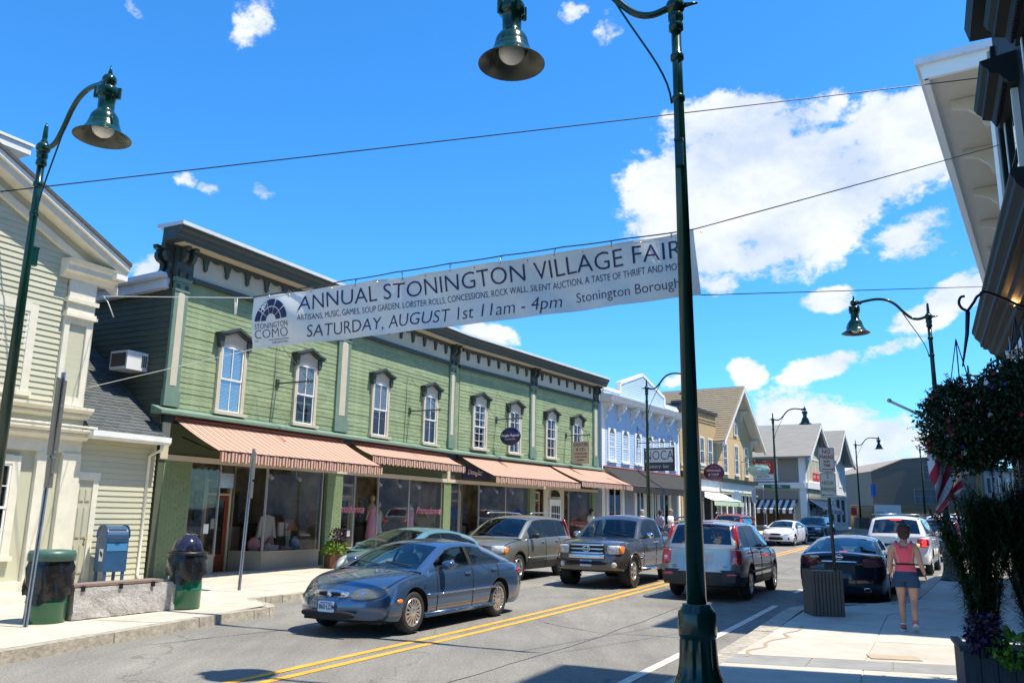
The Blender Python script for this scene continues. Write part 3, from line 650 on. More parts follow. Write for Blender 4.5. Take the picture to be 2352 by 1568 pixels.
awning(None, 7.0, 12.75, .85, 4.02, 3.62, AWN, AWV, 'shallow striped awning, second from the left, over the pink lettered windows', G)
awning(F2, .35, 6.95, 1.75, 4.1, 3.28, AWN, AWV, 'striped awning, third from the left, hanging below the oval blue sign', G)
awning(F2, 7.1, 12.35, 1.75, 4.15, 3.38, AWN, AWV, 'striped awning at the right end of the green building beside the black awning', G)
# ---- lettering on the shop windows
PINKL = mat('pink_window_lettering', (.75, .20, .28), .5); NAVY = mat('navy_print', (.012, .018, .09), .5); WPRINT = mat('white_print', (.8, .8, .8), .5)
tx = lambda M: M @ Rx(pi/2)
def onwall(s, off, z, M=None): T = Tr(s, -off, z) @ Rx(pi/2); return T if M is None else M @ T
for xx in (7.15, 11.85): 
    t_ = text('Primadonna', .36, PINKL, gb, onwall(xx, .0, 1.95), .003, shear=.35, xs=.95); 
text('Douglas Paquette', .11, WPRINT, gb, onwall(4.9, -.045, 1.8, F2r), .002, shear=.3)
bd = MB().lathe([(.30, 0), (.30, .006)], 24, Tr(4.9, .055, 1.8) @ Rx(pi/2)).build('window_decal', mat('blue_decal', (.02, .05, .30), .4), gb, F2r)
MB().lathe([(.30, 0), (.30, .006)], 24, Tr(1.25, .80, 1.85) @ Rx(pi/2)).build('window_decal', MT['blue_decal'], gb, F2r)
bx('shop_sign_board', NAVY, gb, .7, 2.6, -.05, -.02, 3.25, 3.75, F2r); text('Douglas', .3, WPRINT, gb, onwall(1.5, .055, 3.5, F2r), .002, shear=.3)
# air conditioner on the dark side wall
ac = empty('air_conditioner', FL @ Tr(-.35, .55, 5.15), 'white window air conditioner sticking out of the dark side wall', 'air conditioner')
WPL = mat('white_plastic', (.75, .75, .74), .4)
MB().box(-.62, 0, 0, .62, 0, .46).build('case', WPL, ac, Tr(0, .1, .05))
GRL = mat('dark_grille', (.06, .06, .06), .5); o = MB()
for k in range(3): o.box(-.20+.055*k, -.165+.055*k, .09, .098, .14, .43)
o.build('grille', GRL, ac); MB().box(-.632, -.622, .15, .67, .12, .45).build('coil', GRL, ac)
# window stages, shelves and spotlights seen through the glass
STG = mat('display_stage', (.50, .46, .40), .8); SPOTW = mat('spot_white', (.7, .7, .68), .4); POST_ = mat('poster_print', (.30, .34, .42), .6, var=.6, vs=9)
rr = random.Random(4)
for M, x0, x1, nm in ((None, 3.6, 5.8, 'first'), (None, 8.9, 12.7, 'second'), (F2r, 2.1, 5.6, 'third'), (F2r, 9.4, 11.4, 'last')):
    st_ = MB().box(x0, x1, .25, 1.1, .62, .70).build('display_stage', STG, gb, M)
    for k in range(int((x1-x0)/1.2)+1):
        x = x0+.4+k*1.2
        MB().tube([(x, .5, 3.05), (x, .5, 2.9)], .015, 5).tube([(x, .5, 2.9), (x+.05, .35, 2.76)], [.045, .06], 8).build('spotlight', SPOTW, gb, M)
    for k in range(int((x1-x0)*2.2)):
        x = rr.uniform(x0+.1, x1-.3); w = rr.uniform(.12, .32); h = rr.uniform(.08, .5); y = rr.uniform(.35, .8)
        c_ = rr.choice([(.6, .55, .5), (.5, .2, .25), (.2, .3, .45), (.55, .45, .3), (.7, .7, .68), (.12, .1, .1)])
        MB().ell((x+w/2, y+.08, .70+h/2), (w/2, .09, h/2), 10, 6, rr.choice((.5, .8, 1))).build('display_goods', mat('goods_%02d' % int(c_[0]*100+c_[2]*10), c_, .8), gb, M)
    for k in range(3):
        x = x0+(x1-x0)*(k+.3)/3; MB().box(x, x+.55, 3.12, 3.19, 1.5+.2*(k % 2), 2.4).build('wall_picture', POST_, gb, M)
        MB().box(x-.2, x+.8, 2.5, 2.9, .2, 1.25+.1*k).build('counter', rr.choice((STG, WTB2 := mat('dark_counter', (.12, .07, .04), .5))), gb, M)
# small notices stuck on the glass and doors
for M, x, z, w, h, c_ in ((None, 2.45, 1.35, .18, .26, WPRINT), (None, 1.35, 1.25, .16, .24, WPRINT), (None, 7.2, 1.1, .15, .18, WPRINT), (F2r, 2.6, 1.0, .15, .12, WPRINT)):
    bx('notice', c_, gb, x, x+w, .035 if x != 2.45 else .97, .04 if x != 2.45 else .975, z, z+h, M)
# ---------------------------------------------------------------- cream gabled house at the left edge
lh = empty('gabled_house', FL @ Tr(-6.5, 0, 0), 'cream clapboard house with steep overhanging gable and corner pilaster at the left edge', 'house')
LH = Tr(6.5, 0, 0); XL = -9.6; XR = -2.42
SLP = .485; APX = (XL+XR)/2
def rake(x, d=0): return 9.34-d-SLP*abs(x-APX)
bx('core_wall', FLUSH, lh, XL, XR, .02, 12, -.2, 7.0, LH)
MB().prism([(XL, 6.9), (XR, 6.9), (APX, 8.75)], .02, 11.9).build('gable_wall', CREAMB, lh, LH)
DKL = mat('clapboard_shadow_line', (.30, .29, .22), .7)
def xr(z):   # boards stop below the raking soffit
    if z < 6.75: return (XL, -3.2)
    w = (8.85-z)/SLP; return (APX-w if APX-w > XL else XL, min(APX+w, -2.62))
boards(lh, 'clapboard', CREAMB, XL, -3.2, 4.06, 8.7, .125, M=LH, lap=.02, xf=xr)
def casebox(parent, M, w, h, cw, m, rows=2, dark=DARK, y=-.06, blind=0):
    o = MB(); W2 = w/2
    o.box(-W2-cw, -W2, y, 0, -cw*.5, h+cw).box(W2, W2+cw, y, 0, -cw*.5, h+cw).box(-W2, W2, y, 0, h, h+cw*1.1).box(-W2-cw-.05, W2+cw+.05, y-.05, 0, -.09-cw*.5, -cw*.5+.002)
    win = o.build('window', m, parent, M); s = MB(); fw = .045
    for z0, z1, yy in ((0, h*.5+.02, y+.03), (h*.5-.02, h, y+.015)):
        s.box(-W2, -W2+fw, yy, yy+.03, z0, z1).box(W2-fw, W2, yy, yy+.03, z0, z1).box(-W2+fw, W2-fw, yy, yy+.03, z0, z0+fw).box(-W2+fw, W2-fw, yy, yy+.03, z1-fw, z1)
        if rows: 
            s.box(-.012, .012, yy+.004, yy+.026, z0+fw, z1-fw)
            if rows > 1: s.box(-W2+fw, W2-fw, yy+.006, yy+.024, (z0+z1)/2-.01, (z0+z1)/2+.01)
    s.build('sash', WHITE, win); MB().box(-W2+.01, W2-.01, y+.046, y+.048, .02, h-.02).build('pane', WINGL, win); MB().box(-W2, W2, -.008, -.004, 0, h).build('backing', dark, win)
    if blind:
        bl = MB(); z = h-.03
        while z > h*(1-blind): bl.box(-W2+.03, W2-.03, -.018, -.011, z-.03, z-.006); z -= .036
        bl.build('blind', BLIND, win)
    return win
casebox(lh, LH @ Tr(-4.45, 0, 4.28), 1.0, 1.60, .17, CREAM, rows=1, blind=.2)
casebox(lh, LH @ Tr(-7.4, 0, 4.28), 1.0, 1.60, .17, CREAM, rows=1, blind=.5)
casebox(lh, LH @ Tr(-4.35, 0, .95), .95, 1.75, .17, CREAM, rows=2); casebox(lh, LH @ Tr(-7.6, 0, .95), .95, 1.75, .17, CREAM, rows=2)
# upper corner pilaster with recessed panel, entablature and cornice return
p = MB().box(-3.20, -3.08, -.12, .02, 4.02, 5.95).box(-2.67, -2.54, -.12, .02, 4.02, 5.95).box(-3.08, -2.67, -.12, .02, 5.82, 5.95).box(-3.08, -2.67, -.12, .02, 4.02, 4.2)
MB().box(-3.08, -2.67, -.07, .02, 4.2, 5.82).build('pilaster_panel', CREAMB, lh, LH)
p.box(-3.24, -2.48, -.20, .02, 5.95, 6.02).box(-3.22, -2.50, -.17, .02, 6.02, 6.08).box(-3.18, -2.54, -.13, .02, 6.08, 6.28).box(-3.24, -2.48, -.19, .02, 6.28, 6.37).box(-3.17, -2.55, -.12, .02, 6.37, 6.88)
p.build('pilaster', CREAM, lh, LH)
MB().prism([(.02, 6.80), (-.14, 6.80), (-.20, 6.90), (-.30, 6.94), (-.30, 7.05), (-.36, 7.10), (-.40, 7.18), (.02, 7.22)], -3.42, -2.14, 'x').build('cornice_return', CREAM, lh, LH)
# raking cornice: bed mould, soffit, fascia, crown, roof slab
def raking(d0, d1_, y0, y1, m, name, x0=None):
    for sx in (-1, 1):
        xe = XL-.35 if sx < 0 else XR+.40
        q = [(APX, rake(APX, d0)), (xe, rake(xe, d0)), (xe, rake(xe, d1_)), (APX, rake(APX, d1_))]
        MB().prism(q, y0, y1).build(name, m, lh, LH)
raking(.55, .72, -.14, .02, CREAM, 'raking_mould'); raking(.36, .55, -.10, .02, FLUSH, 'raking_frieze')
raking(.20, .36, -.42, .02, CREAM, 'raking_fascia'); raking(.08, .20, -.50, .02, WHITE, 'raking_crown')
SHING = mat('asphalt_shingle', (.085, .095, .095), .9, rnd=.22, var=.25, vs=8, detail=8, bump=.4, bs=60)
raking(.0, .08, -.54, 12, SHING, 'roof')
MB().box(-2.33, -2.04, -.46, 12, 6.98, 7.10).build('gutter', WHITE, lh, LH)
# belt cornices and lower pilasters
for z0, z1, o_ in ((3.86, 4.0, .30), (3.74, 3.86, .16), (3.42, 3.52, .36), (3.28, 3.42, .24)):
    MB().prism([(.02, z0), (-o_+.08, z0), (-o_, z0+(z1-z0)*.5), (-o_, z1-.01), (.02, z1)], XL-.2, XR+.05, 'x').build('belt_cornice', CREAM, lh, LH)
bx('frieze_board', FLUSH, lh, XL, XR+.01, -.04, .02, 3.52, 3.74, LH); bx('frieze_board', CREAM, lh, XL, XR+.01, -.07, .02, 3.0, 3.28, LH)
bx('pilaster', CREAM, lh, -2.82, -2.40, -.10, .02, .1, 3.0, LH); bx('pilaster', CREAM, lh, -3.38, -3.18, -.08, .02, .1, 3.0, LH); bx('pilaster', CREAM, lh, -5.6, -5.35, -.08, .02, .1, 3.0, LH)
bx('plinth', CREAM, lh, XL, XR+.03, -.13, .02, -.1, .36, LH)
MB().tube([(-6.5, -.33, 3.56), (XR+.15, -.33, 3.56)], .03, 6).build('conduit', CREAM, lh, LH)
# dormer / cupola on the ridge slope
LH0 = LH; LH = LH @ Tr(.45, 0, .25); cp = MB().box(-6.0, -4.55, 1.3, 3.2, 8.0, 9.42); cp.build('dormer', CREAMB, lh, LH)
boards(lh, 'dormer_clapboard', CREAMB, -6.0, -4.72, 8.6, 9.4, .12, M=LH @ Tr(0, 1.3, 0))
bx('dormer_post', CREAM, lh, -4.72, -4.53, 1.27, 1.4, 8.2, 9.42, LH); MB().box(-6.4, -4.25, 1.0, 3.5, 9.42, 9.62).box(-6.44, -4.20, .96, 3.5, 9.62, 9.68).build('dormer_cornice', WHITE, lh, LH); LH = LH0
# ---------------------------------------------------------------- low wing with side door and shingled roof
wg = empty('low_wing', FL @ Tr(-1.4, 0, 0), 'low cream wing with panelled side door and dark shingled lean-to roof', 'annex')
LW = Tr(1.4, 0, 0)
bx('core_wall', FLUSH, wg, -2.40, -.38, .02, 3, -.2, 3.5, LW)
boards(wg, 'clapboard', CREAMB, -1.86, -.40, .25, 3.42, .125, M=LW, lap=.018)
boards(wg, 'clapboard', CREAMB, -2.40, -1.86, 2.62, 3.42, .125, M=LW, lap=.018)
DRS = mat('putty_door', (.46, .45, .34), .5, var=.03, vs=2)
f = MB().box(-2.40, -2.33, -.05, .02, .2, 2.45).box(-1.99, -1.86, -.05, .02, .2, 2.45).box(-2.40, -1.84, -.06, .02, 2.45, 2.62).build('door_frame', CREAM, wg, LW)
d = MB().box(-2.33, -1.99, -.02, .018, .26, 2.45); d = d.build('door', DRS, f)
for z0, z1 in ((.45, 1.05), (1.2, 1.85), (1.98, 2.25)):
    for x0 in (-2.29, -2.145): MB().box(x0, x0+.115, -.035, -.019, z0, z1).box(x0+.015, x0+.10, -.041, -.034, z0+.02, z1-.02).build('door_panel', DRS, d)
BRASS = mat('brass', (.75, .50, .16), .25, metal=1)
MB().ell((-2.035, -.075, 1.18), (.03, .03, .03), 10, 8).lathe([(.02, 0), (.02, .05)], 8, Tr(-2.035, -.02, 1.18) @ Rx(pi/2)).build('door_knob', BRASS, d)
bx('door_step', GRANL, wg, -2.42, -1.84, -.22, .02, .1, .24, LW)
# lean-to roof, courses of shingles
RZ0, RS = 3.50, .80
def lr(s, y, h=0): return (s, y, RZ0+(y+.34)*RS+h)
MB().prism([(-.34, RZ0-.01), (3.6, RZ0+3.94*RS-.01), (3.6, RZ0+3.94*RS-.12), (-.34, RZ0-.12)], -2.40, -.37, 'x').build('roof_deck', SHING, wg, LW)
shm = {}
ang = atan2(RS, 1)
for r in range(26):
    y0 = -.36+r*.135*cos(ang); x = -2.40-(.11 if r % 2 else 0)
    while x < -.37:
        w = .215; a, c_ = max(x, -2.40)+.004, min(x+w, -.37)-.004
        if c_-a > .03:
            k = (round(c_-a, 2), random.randint(0, 2))
            if k not in shm: e_ = (k[1]-1)*.006; shm[k] = MB().add([(0, 0, 0), (k[0], 0, 0), (k[0], .15+e_, .0), (0, .15+e_, .0), (0, 0, .016), (k[0], 0, .016), (k[0], .15, .003), (0, .15, .003)], [(0, 3, 2, 1), (4, 5, 6, 7), (0, 1, 5, 4), (1, 2, 6, 5), (3, 0, 4, 7)]).mesh('shingle', SHING, fix=True)
            place(bpy.data.objects.new('shingle', shm[k]), wg, LW @ Tr(*lr(a, y0, .004+random.uniform(0, .004))) @ Rx(ang))
        x += w
MB().prism([(-.34, 3.50), (-.48, 3.52), (-.48, 3.40), (-.44, 3.34), (-.34, 3.34)], -2.45, -.36, 'x').build('gutter', WHITE, wg, LW)
bx('eave_board', CREAM, wg, -2.42, -.4, -.34, .0, 3.36, 3.44, LW)
MB().tube([(-.55, -.40, 3.34), (-.55, -.38, 3.22), (-.60, -.06, 3.08), (-.60, -.06, .35), (-.60, -.2, .2)], .038, 8).build('downpipe', CREAM, wg, LW)
# ================================================================ pale blue building with false front
SK = mat('pale_blue_clapboard', (.42, .56, .74), .6, var=.05, vs=2); BW = mat('blue_building_white', (.80, .79, .74), .5, var=.05, vs=3)
BO = 12.55
bb = empty('blue_building', F2 @ Tr(BO+5.2, 0, 0), 'pale blue clapboard building with scroll brackets, false gable and black awning', 'building')
B = Tr(-5.2, 0, 0); BWd = 10.35
bx('core_wall', SK, bb, 0, BWd, .02, 14, 0, 8.6, B)
boards(bb, 'clapboard', SK, .35, BWd-.3, 4.35, 7.75, .135, M=B, lap=.014)
bx('corner_board', BW, bb, 0, .34, -.05, .02, .4, 7.8, B); bx('corner_board', BW, bb, BWd-.30, BWd, -.05, .02, .4, 7.8, B)
MB().prism([(.02, 7.75), (-.62, 7.78), (-.62, 7.92), (-.70, 7.96), (-.74, 8.05), (.02, 8.22)], -.05, BWd+.05, 'x').build('eave_cornice', BW, bb, B)
def scroll(M):
    o = MB(); o.prism([(0, 6.75), (-.06, 6.78), (-.09, 6.95), (-.14, 7.02), (-.10, 7.12), (-.12, 7.22), (-.24, 7.30), (-.30, 7.42), (-.36, 7.46), (-.46, 7.44), (-.54, 7.52), (-.56, 7.64), (-.52, 7.76), (0, 7.76)], -.06, .06, 'x')
    o.tube([(-.02, -.24+.19*cos(a*.5), 7.48+.19*sin(a*.5)) for a in range(11)], .075, 6).tube([(-.02, -.10+.08*cos(a*.6), 7.0+.08*sin(a*.6)) for a in range(9)], .07, 6)
    return o.build('scroll_bracket', BW, bb, M)
for k in range(7): scroll(B @ Tr(.30+k*1.62, 0, 0))
for k in range(6):
    x = 1.12+k*1.62
    o = MB().box(x-.50, x+.50, -.03, .02, 6.42, 6.95).build('window_head_panel', BW, bb, B)
    sash_window(bb, B @ Tr(x, 0, 4.72), w=.64, h=1.42, arch=.30, casing=BW, cw=.13, hood=False, rows=3 if k in (0, 3, 5) else 2, blind=0, curtain=1 if k in (1, 2) else 0, sillc=BW)
# false front
pf = [(0.2, 8.2), (0.2, 8.52), (2.1, 8.52), (2.1, 9.02), (2.45, 9.12), (5.15, 9.92), (7.9, 9.05), (8.2, 8.98), (8.2, 8.45), (10.2, 8.42), (10.2, 8.2)]
MB().prism(pf, -.02, .14).build('false_front', SK, bb, B)
boards(bb, 'clapboard', SK, .2, 10.2, 8.2, 9.85, .135, M=B @ Tr(0, -.02, 0), lap=.014, xf=lambda z: (.2, 10.2) if z < 8.42 else ((2.12, 8.18) if z < 9.0 else (5.15-(9.9-z)/.296, 5.15+(9.9-z)/.32)))
tr = MB()
for (xa, za), (xb, zb) in zip(pf[1:], pf[2:-1]):
    L_ = math.hypot(xb-xa, zb-za); a_ = atan2(zb-za, xb-xa)
    tr.box(-.03, L_+.03, -.10, .2, -.12, .03, Tr(xa, 0, za) @ Ry(-a_))
tr.build('parapet_trim', BW, bb, B)
# its street level
PANB = mat('grey_blue_panel', (.22, .26, .32), .6, var=.05, vs=2)
bx('sign_fascia', BW, bb, 0, BWd, -.06, .02, 4.15, 4.33, B)
x = .1; o = MB(); o.box(0, BWd, -.02, .02, .3, 4.15); o.build('street_wall', mat('grey_clapboard', (.36, .38, .38), .6), bb, B)
for (x0, x1, k) in ((.45, .6, 't'), (.75, 2.1, 'w'), (2.25, 2.5, 't'), (2.6, 3.7, 'p'), (3.8, 4.0, 't'), (4.1, 5.0, 'w'), (5.1, 5.3, 't'), (6.3, 6.9, 'd'), (7.2, 8.5, 'w'), (8.6, 8.8, 't'), (8.9, 9.7, 'p'), (9.8, 10.0, 't')):
    if k == 't': bx('trim_post', BW, bb, x0, x1, -.09, -.02, .4, 3.6, B)
    elif k == 'p': bx('panel', PANB, bb, x0, x1, -.05, -.02, .4, 3.6, B)
    else:
        w_ = MB().box(x0-.07, x0, -.07, -.02, .7 if k == 'w' else .4, 3.5).box(x1, x1+.07, -.07, -.02, .7 if k == 'w' else .4, 3.5).box(x0-.07, x1+.07, -.07, -.02, 3.5, 3.6).box((x0+x1)/2-.03, (x0+x1)/2+.03, -.065, -.02, .7, 3.5).build('shop_window', BW, bb, B)
        MB().box(x0, x1, -.04, -.035, .7, 3.5).build('pane', WINGL, w_); MB().box(x0, x1, -.028, -.022, .7, 3.5).build('backing', DARK, w_)
BAWN = mat('black_canvas', (.022, .021, .02), .8, var=.2, vs=3)
awning(F2, BO+.12, BO+BWd-.1, 1.5, 4.35, 3.40, BAWN, BAWN, 'long black canvas awning on the pale blue building', drop=.34, scal=1.2)
# hanging sign on an iron bracket
SIGNW = mat('sign_white', (.62, .62, .60), .5); SIGNK = mat('sign_black', (.02, .02, .025), .5)
def hangsign(M, w, h, name, label, cat='sign'):
    return empty(name, M, label, cat)
sgn = hangsign(F2 @ Tr(BO+4.3, -.45, 4.35), 1.6, 1.2, 'hanging_sign', 'black and white NOCA eatery bar sign hanging before the pale blue building')
MB().box(-.04, .04, -1.78, 0, 0, 1.25).build('frame', SIGNK, sgn); 
MB().box(-.05, .05, -1.70, -.08, .46, 1.17).build('panel', SIGNW, sgn)
MB().box(-.05, .05, -1.70, -.08, .08, .40).build('lower_panel', mat('sign_charcoal', (.05, .05, .055), .5), sgn)
SM = Rz(-pi/2) @ Rx(pi/2)    # text facing back along the street
text('NOCA', .72, SIGNK, sgn, Tr(-.055, -.89, .82) @ SM, .002, xs=.80, bold=-.006)
text('eatery  bar', .27, SIGNW, sgn, Tr(-.055, -.89, .24) @ SM, .002, xs=1.0)
MB().lathe([(.035, 0), (.035, .004)], 12, Tr(-.053, -1.02, .24) @ Ry(-pi/2)).build('dot', mat('blue_dot', (.05, .22, .6), .4), sgn)
ir = MB().tube([(0, .42, 1.55), (0, -1.85, 1.55)], .025, 6).tube([(0, .42, 2.5), (0, .42, 1.3)], .03, 6).tube([(0, .42, 2.4), (0, -.6, 1.55)], .015, 6)
for k in range(4): ir.tube([(0, -.3-k*.42+.17*cos(a*.6)*(1-a*.06), 1.72+.17*sin(a*.6)*(1-a*.06)) for a in range(14)], .012, 5)
ir.tube([(0, -.3, 1.25), (0, -.3, 1.55)], .012, 5).tube([(0, -1.5, 1.25), (0, -1.5, 1.55)], .012, 5)
ir.build('iron_bracket', BLACK, sgn)
# ================================================================ yellow brick building
def brickmat(name, c1, c2, mo, sc=1):
    m = bpy.data.materials.new(name); m.use_nodes = True; nt = m.node_tree; N = nt.nodes; L = nt.links; b_ = N['Principled BSDF']; b_.inputs['Roughness'].default_value = .85
    tc = N.new('ShaderNodeTexCoord'); mp = N.new('ShaderNodeMapping'); mp.inputs['Rotation'].default_value = (radians(90), 0, 0); L.new(tc.outputs['Object'], mp.inputs[0])
    t = N.new('ShaderNodeTexBrick'); t.inputs['Color1'].default_value = (*c1, 1); t.inputs['Color2'].default_value = (*c2, 1); t.inputs['Mortar'].default_value = (*mo, 1)
    t.inputs['Scale'].default_value = 1; t.inputs['Brick Width'].default_value = .21; t.inputs['Row Height'].default_value = .075; t.inputs['Mortar Size'].default_value = .006
    L.new(mp.outputs[0], t.inputs[0]); L.new(t.outputs[0], b_.inputs['Base Color'])
    bp = N.new('ShaderNodeBump'); bp.inputs['Strength'].default_value = .5; bp.inputs['Distance'].default_value = .01; bp.invert = True; L.new(t.outputs[1], bp.inputs['Height']); L.new(bp.outputs[0], b_.inputs['Normal'])
    MT[name] = m; return m
YB = brickmat('yellow_brick', (.56, .40, .20), (.48, .33, .155), (.38, .30, .2))
YST = mat('yellow_stucco', (.62, .45, .25), .8, var=.06, vs=3, bump=.3, bs=25)
YO = 23.15
yb = empty('brick_building', F2 @ Tr(YO+3.2, 0, 0), 'flat topped yellow brick shop with dark parapet cap beside the blue building', 'building')
B = Tr(-3.2, 0, 0); YW = 6.5; MORT = mat('stone_sill', (.60, .57, .48), .7); DKT = mat('dark_red_cornice', (.10, .045, .03), .6)
bx('wall', YB, yb, 0, YW, 0, 12, 0, 8.75, B)
MB().box(-.1, YW, -.16, 12, 8.75, 8.95).box(-.1, .25, -.22, .5, 8.4, 9.1).build('parapet_cap', mat('dark_cap', (.05, .045, .05), .5), yb, B)
MB().box(.05, YW, -.06, .0, 8.30, 8.38).box(.05, YW, -.04, 0, 8.1, 8.16).build('brick_band', YB, yb, B)
for x in (1.05, 3.7, 5.2): casebox(yb, B @ Tr(x, 0, 5.35), .72, 1.7, .07, WHITE, rows=1)
bx('stone_band', MORT, yb, .02, YW, -.05, 0, 5.02, 5.2, B)
bx('shop_cornice', DKT, yb, 0, YW, -.3, 0, 4.35, 4.72, B); bx('sign_fascia', WHITE, yb, .2, YW, -.12, 0, 3.6, 4.34, B)
bx('shop_recess', DARK, yb, .4, YW-.3, -.02, 0, .8, 3.55, B)
for x in (.35, 2.0, 3.4, 5.0, 6.1): bx('shop_post', WHITE, yb, x, x+.16, -.1, -.02, .5, 3.6, B)
bx('shop_bulkhead', WHITE, yb, .4, YW-.3, -.08, -.02, .4, 1.0, B)
LBL = stripes('pale_blue_awning_canvas', [(.55, .66, .88), (.66, .74, .90), (.80, .84, .70)], 1.3, widths=[.45, .35, .2]); LGV = mat('pale_green_valance', (.50, .62, .40), .7)
awning(F2, YO+1.3, YO+6.9, 1.5, 3.55, 2.95, LBL, LGV, 'pale blue awning with green valance on the yellow brick shop', drop=.3)
ov = hangsign(F2 @ Tr(YO+2.9, -.35, 4.75), 1, 1, 'oval_sign', 'dark purple oval Peppergrass and Tulip sign on the yellow brick shop')
PUR = mat('plum_sign', (.06, .008, .035), .45); GOLDP = mat('pale_gold_print', (.75, .60, .55), .5)
Rf = Tr(0, -.68, 0) @ Ry(-pi/2)
MB().lathe([(.60, -.03), (.62, 0), (.60, .03)], 32, Tr(0, -.72, 0) @ Scl(1, 1.12, .88) @ Ry(-pi/2)).build('board', PUR, ov)
text('PEPPERGRASS', .17, GOLDP, ov, Tr(-.045, -.72, .10) @ SM, .002, xs=.9); text('& TULIP', .20, GOLDP, ov, Tr(-.045, -.72, -.14) @ SM, .002)
MB().ell((-.02, -.62, .36), (.03, .10, .07), 8, 6).ell((-.02, -.84, .36), (.03, .10, .07), 8, 6).build('emblem', mat('violet_print', (.15, .06, .2), .5), ov)
ir = MB().tube([(0, .35, .75), (0, -1.4, .75)], .02, 6)
for k in range(4): ir.tube([(0, -.05-k*.36+.15*cos(a*.6)*(1-a*.06), .88+.15*sin(a*.6)*(1-a*.06)) for a in range(14)], .011, 5)
ir.build('iron_bracket', BLACK, ov)
# ================================================================ yellow stucco gabled building
GO = 29.7
yg = empty('stucco_building', F2 @ Tr(GO+3.9, 0, 0), 'yellow stucco building with steep bracketed gable and brown shingle roof', 'building')
B = Tr(-3.9, 0, 0); GW = 7.8
bx('wall', YST, yg, 0, GW, 0, 16, 0, 7.55, B); MB().prism([(0, 7.5), (GW, 7.5), (GW/2, 11.1)], 0, 15.9).build('gable_wall', YST, yg, B)
BRS = mat('brown_shingle', (.30, .235, .15), .9, var=.2, vs=4, streak=(1, .4, 6), detail=8)
for sx in (-1, 1):
    ex = GW/2+sx*(GW/2+.75); sl = 3.6/(GW/2)
    ez = 11.35-(GW/2+.75)*sl
    MB().prism([(GW/2, 11.35), (ex, ez), (ex, ez-.10), (GW/2, 11.25)], -.85, 16).build('roof', BRS, yg, B)
    MB().prism([(GW/2, 11.24), (ex, ez-.11), (ex, ez-.38), (GW/2, 10.97)], -.86, -.70).build('rake_board', WHITE, yg, B)
    MB().prism([(GW/2, 11.2), (ex-sx*.02, ez-.13), (ex-sx*.02, ez-.18), (GW/2, 11.15)], -.69, 0).build('rake_soffit', CREAM, yg, B)
    for k in (.35, .9): 
        xx = GW/2+sx*(GW/2+.1)*k; zz = 11.1-abs(xx-GW/2)*sl
        MB().prism([(0, zz-.9), (-.10, zz-.85), (-.18, zz-.5), (-.6, zz-.25), (-.6, zz-.08), (0, zz-.08)], xx-.08, xx+.08, 'x').build('eave_bracket', CREAM, yg, B)
# the courses of the roof's street-side slope
for r in range(24):
    t = r/24; x_ = GW/2-(GW/2+.73)*t; z_ = 11.36-(GW/2+.75)*t*sl
    bx('shingle_course', BRS, yg, x_-.02, x_+.0, -.8, 15.8, z_, z_+.025, B)
for x in (1.6, 4.0, 6.2): casebox(yg, B @ Tr(x, 0, 5.0), .72, 2.0, .09, WHITE, rows=2)
lan = MB().prism([(-.36, 7.75), (.36, 7.75), (.36, 9.4)]+[(.36*cos(pi*k/8), 9.4+.45*sin(pi*k/8)) for k in range(1, 8)]+[(-.36, 9.4)], -.08, 0).build('lancet_window', WHITE, yg, B @ Tr(3.9, 0, 0))
MB().prism([(-.25, 7.87), (.25, 7.87), (.25, 9.4)]+[(.25*cos(pi*k/8), 9.4+.32*sin(pi*k/8)) for k in range(1, 8)]+[(-.25, 9.4)], -.086, -.081).build('pane', mat('dim_glass', (.10, .13, .16), .08, spec=.8), lan)
MB().box(-.015, .015, -.09, -.087, 7.87, 9.6).box(-.25, .25, -.09, -.087, 8.6, 8.64).build('muntin', WHITE, lan)
bx('shop_cornice', mat('green_black_cornice', (.03, .05, .035), .5), yg, 0, GW, -.35, 0, 4.35, 4.6, B); bx('sign_fascia', WHITE, yg, .2, GW-.1, -.15, 0, 3.7, 4.34, B); bx('transom_ledge', mat('sage_ledge', (.35, .42, .3), .5), yg, 0, GW, -.3, 0, 3.5, 3.6, B)
bx('shop_recess', DARK, yg, .4, GW-.3, -.02, 0, 1.2, 3.5, B)
for x in (.1, 1.3, 2.6, 3.3, 4.6, 5.4, 6.3, 7.4): bx('shop_post', WHITE, yg, x, x+.2, -.12, -.02, .7, 3.5, B)
bx('shop_bulkhead', WHITE, yg, .4, GW-.3, -.08, -.02, .5, 1.35, B)
ts_ = hangsign(F2 @ Tr(GO+5.0, -.3, 5.35), 1, 1, 'carved_sign', 'pale green oval Tidal River sign hanging on the stucco gable building')
TRG = mat('sea_green_sign', (.28, .50, .42), .5); 
MB().lathe([(.58, -.03), (.60, 0), (.58, .03)], 28, Tr(0, -1.0, 0) @ Scl(1, 1.35, .72) @ Ry(-pi/2)).build('board', TRG, ts_)
MB().lathe([(.28, 0), (.28, .01)], 20, Tr(-.035, -1.0, -.05) @ Ry(-pi/2)).build('emblem', mat('silver_blue_print', (.35, .45, .5), .4), ts_)
text('Tidal River', .28, mat('cream_print', (.8, .78, .65), .5), ts_, Tr(-.05, -1.0, .06) @ SM, .002); text('CLOTHING CO', .1, MT['cream_print'], ts_, Tr(-.05, -1.0, -.18) @ SM, .002)
ir = MB().tube([(0, .3, .6), (0, -1.7, .6)], .02, 6).tube([(0, .3, 1.2), (0, .3, -.8)], .02, 6)
for k in range(4): ir.tube([(0, -.05-k*.4+.15*cos(a*.6)*(1-a*.06), .72+.15*sin(a*.6)*(1-a*.06)) for a in range(14)], .011, 5)
ir.build('iron_bracket', BLACK, ts_)
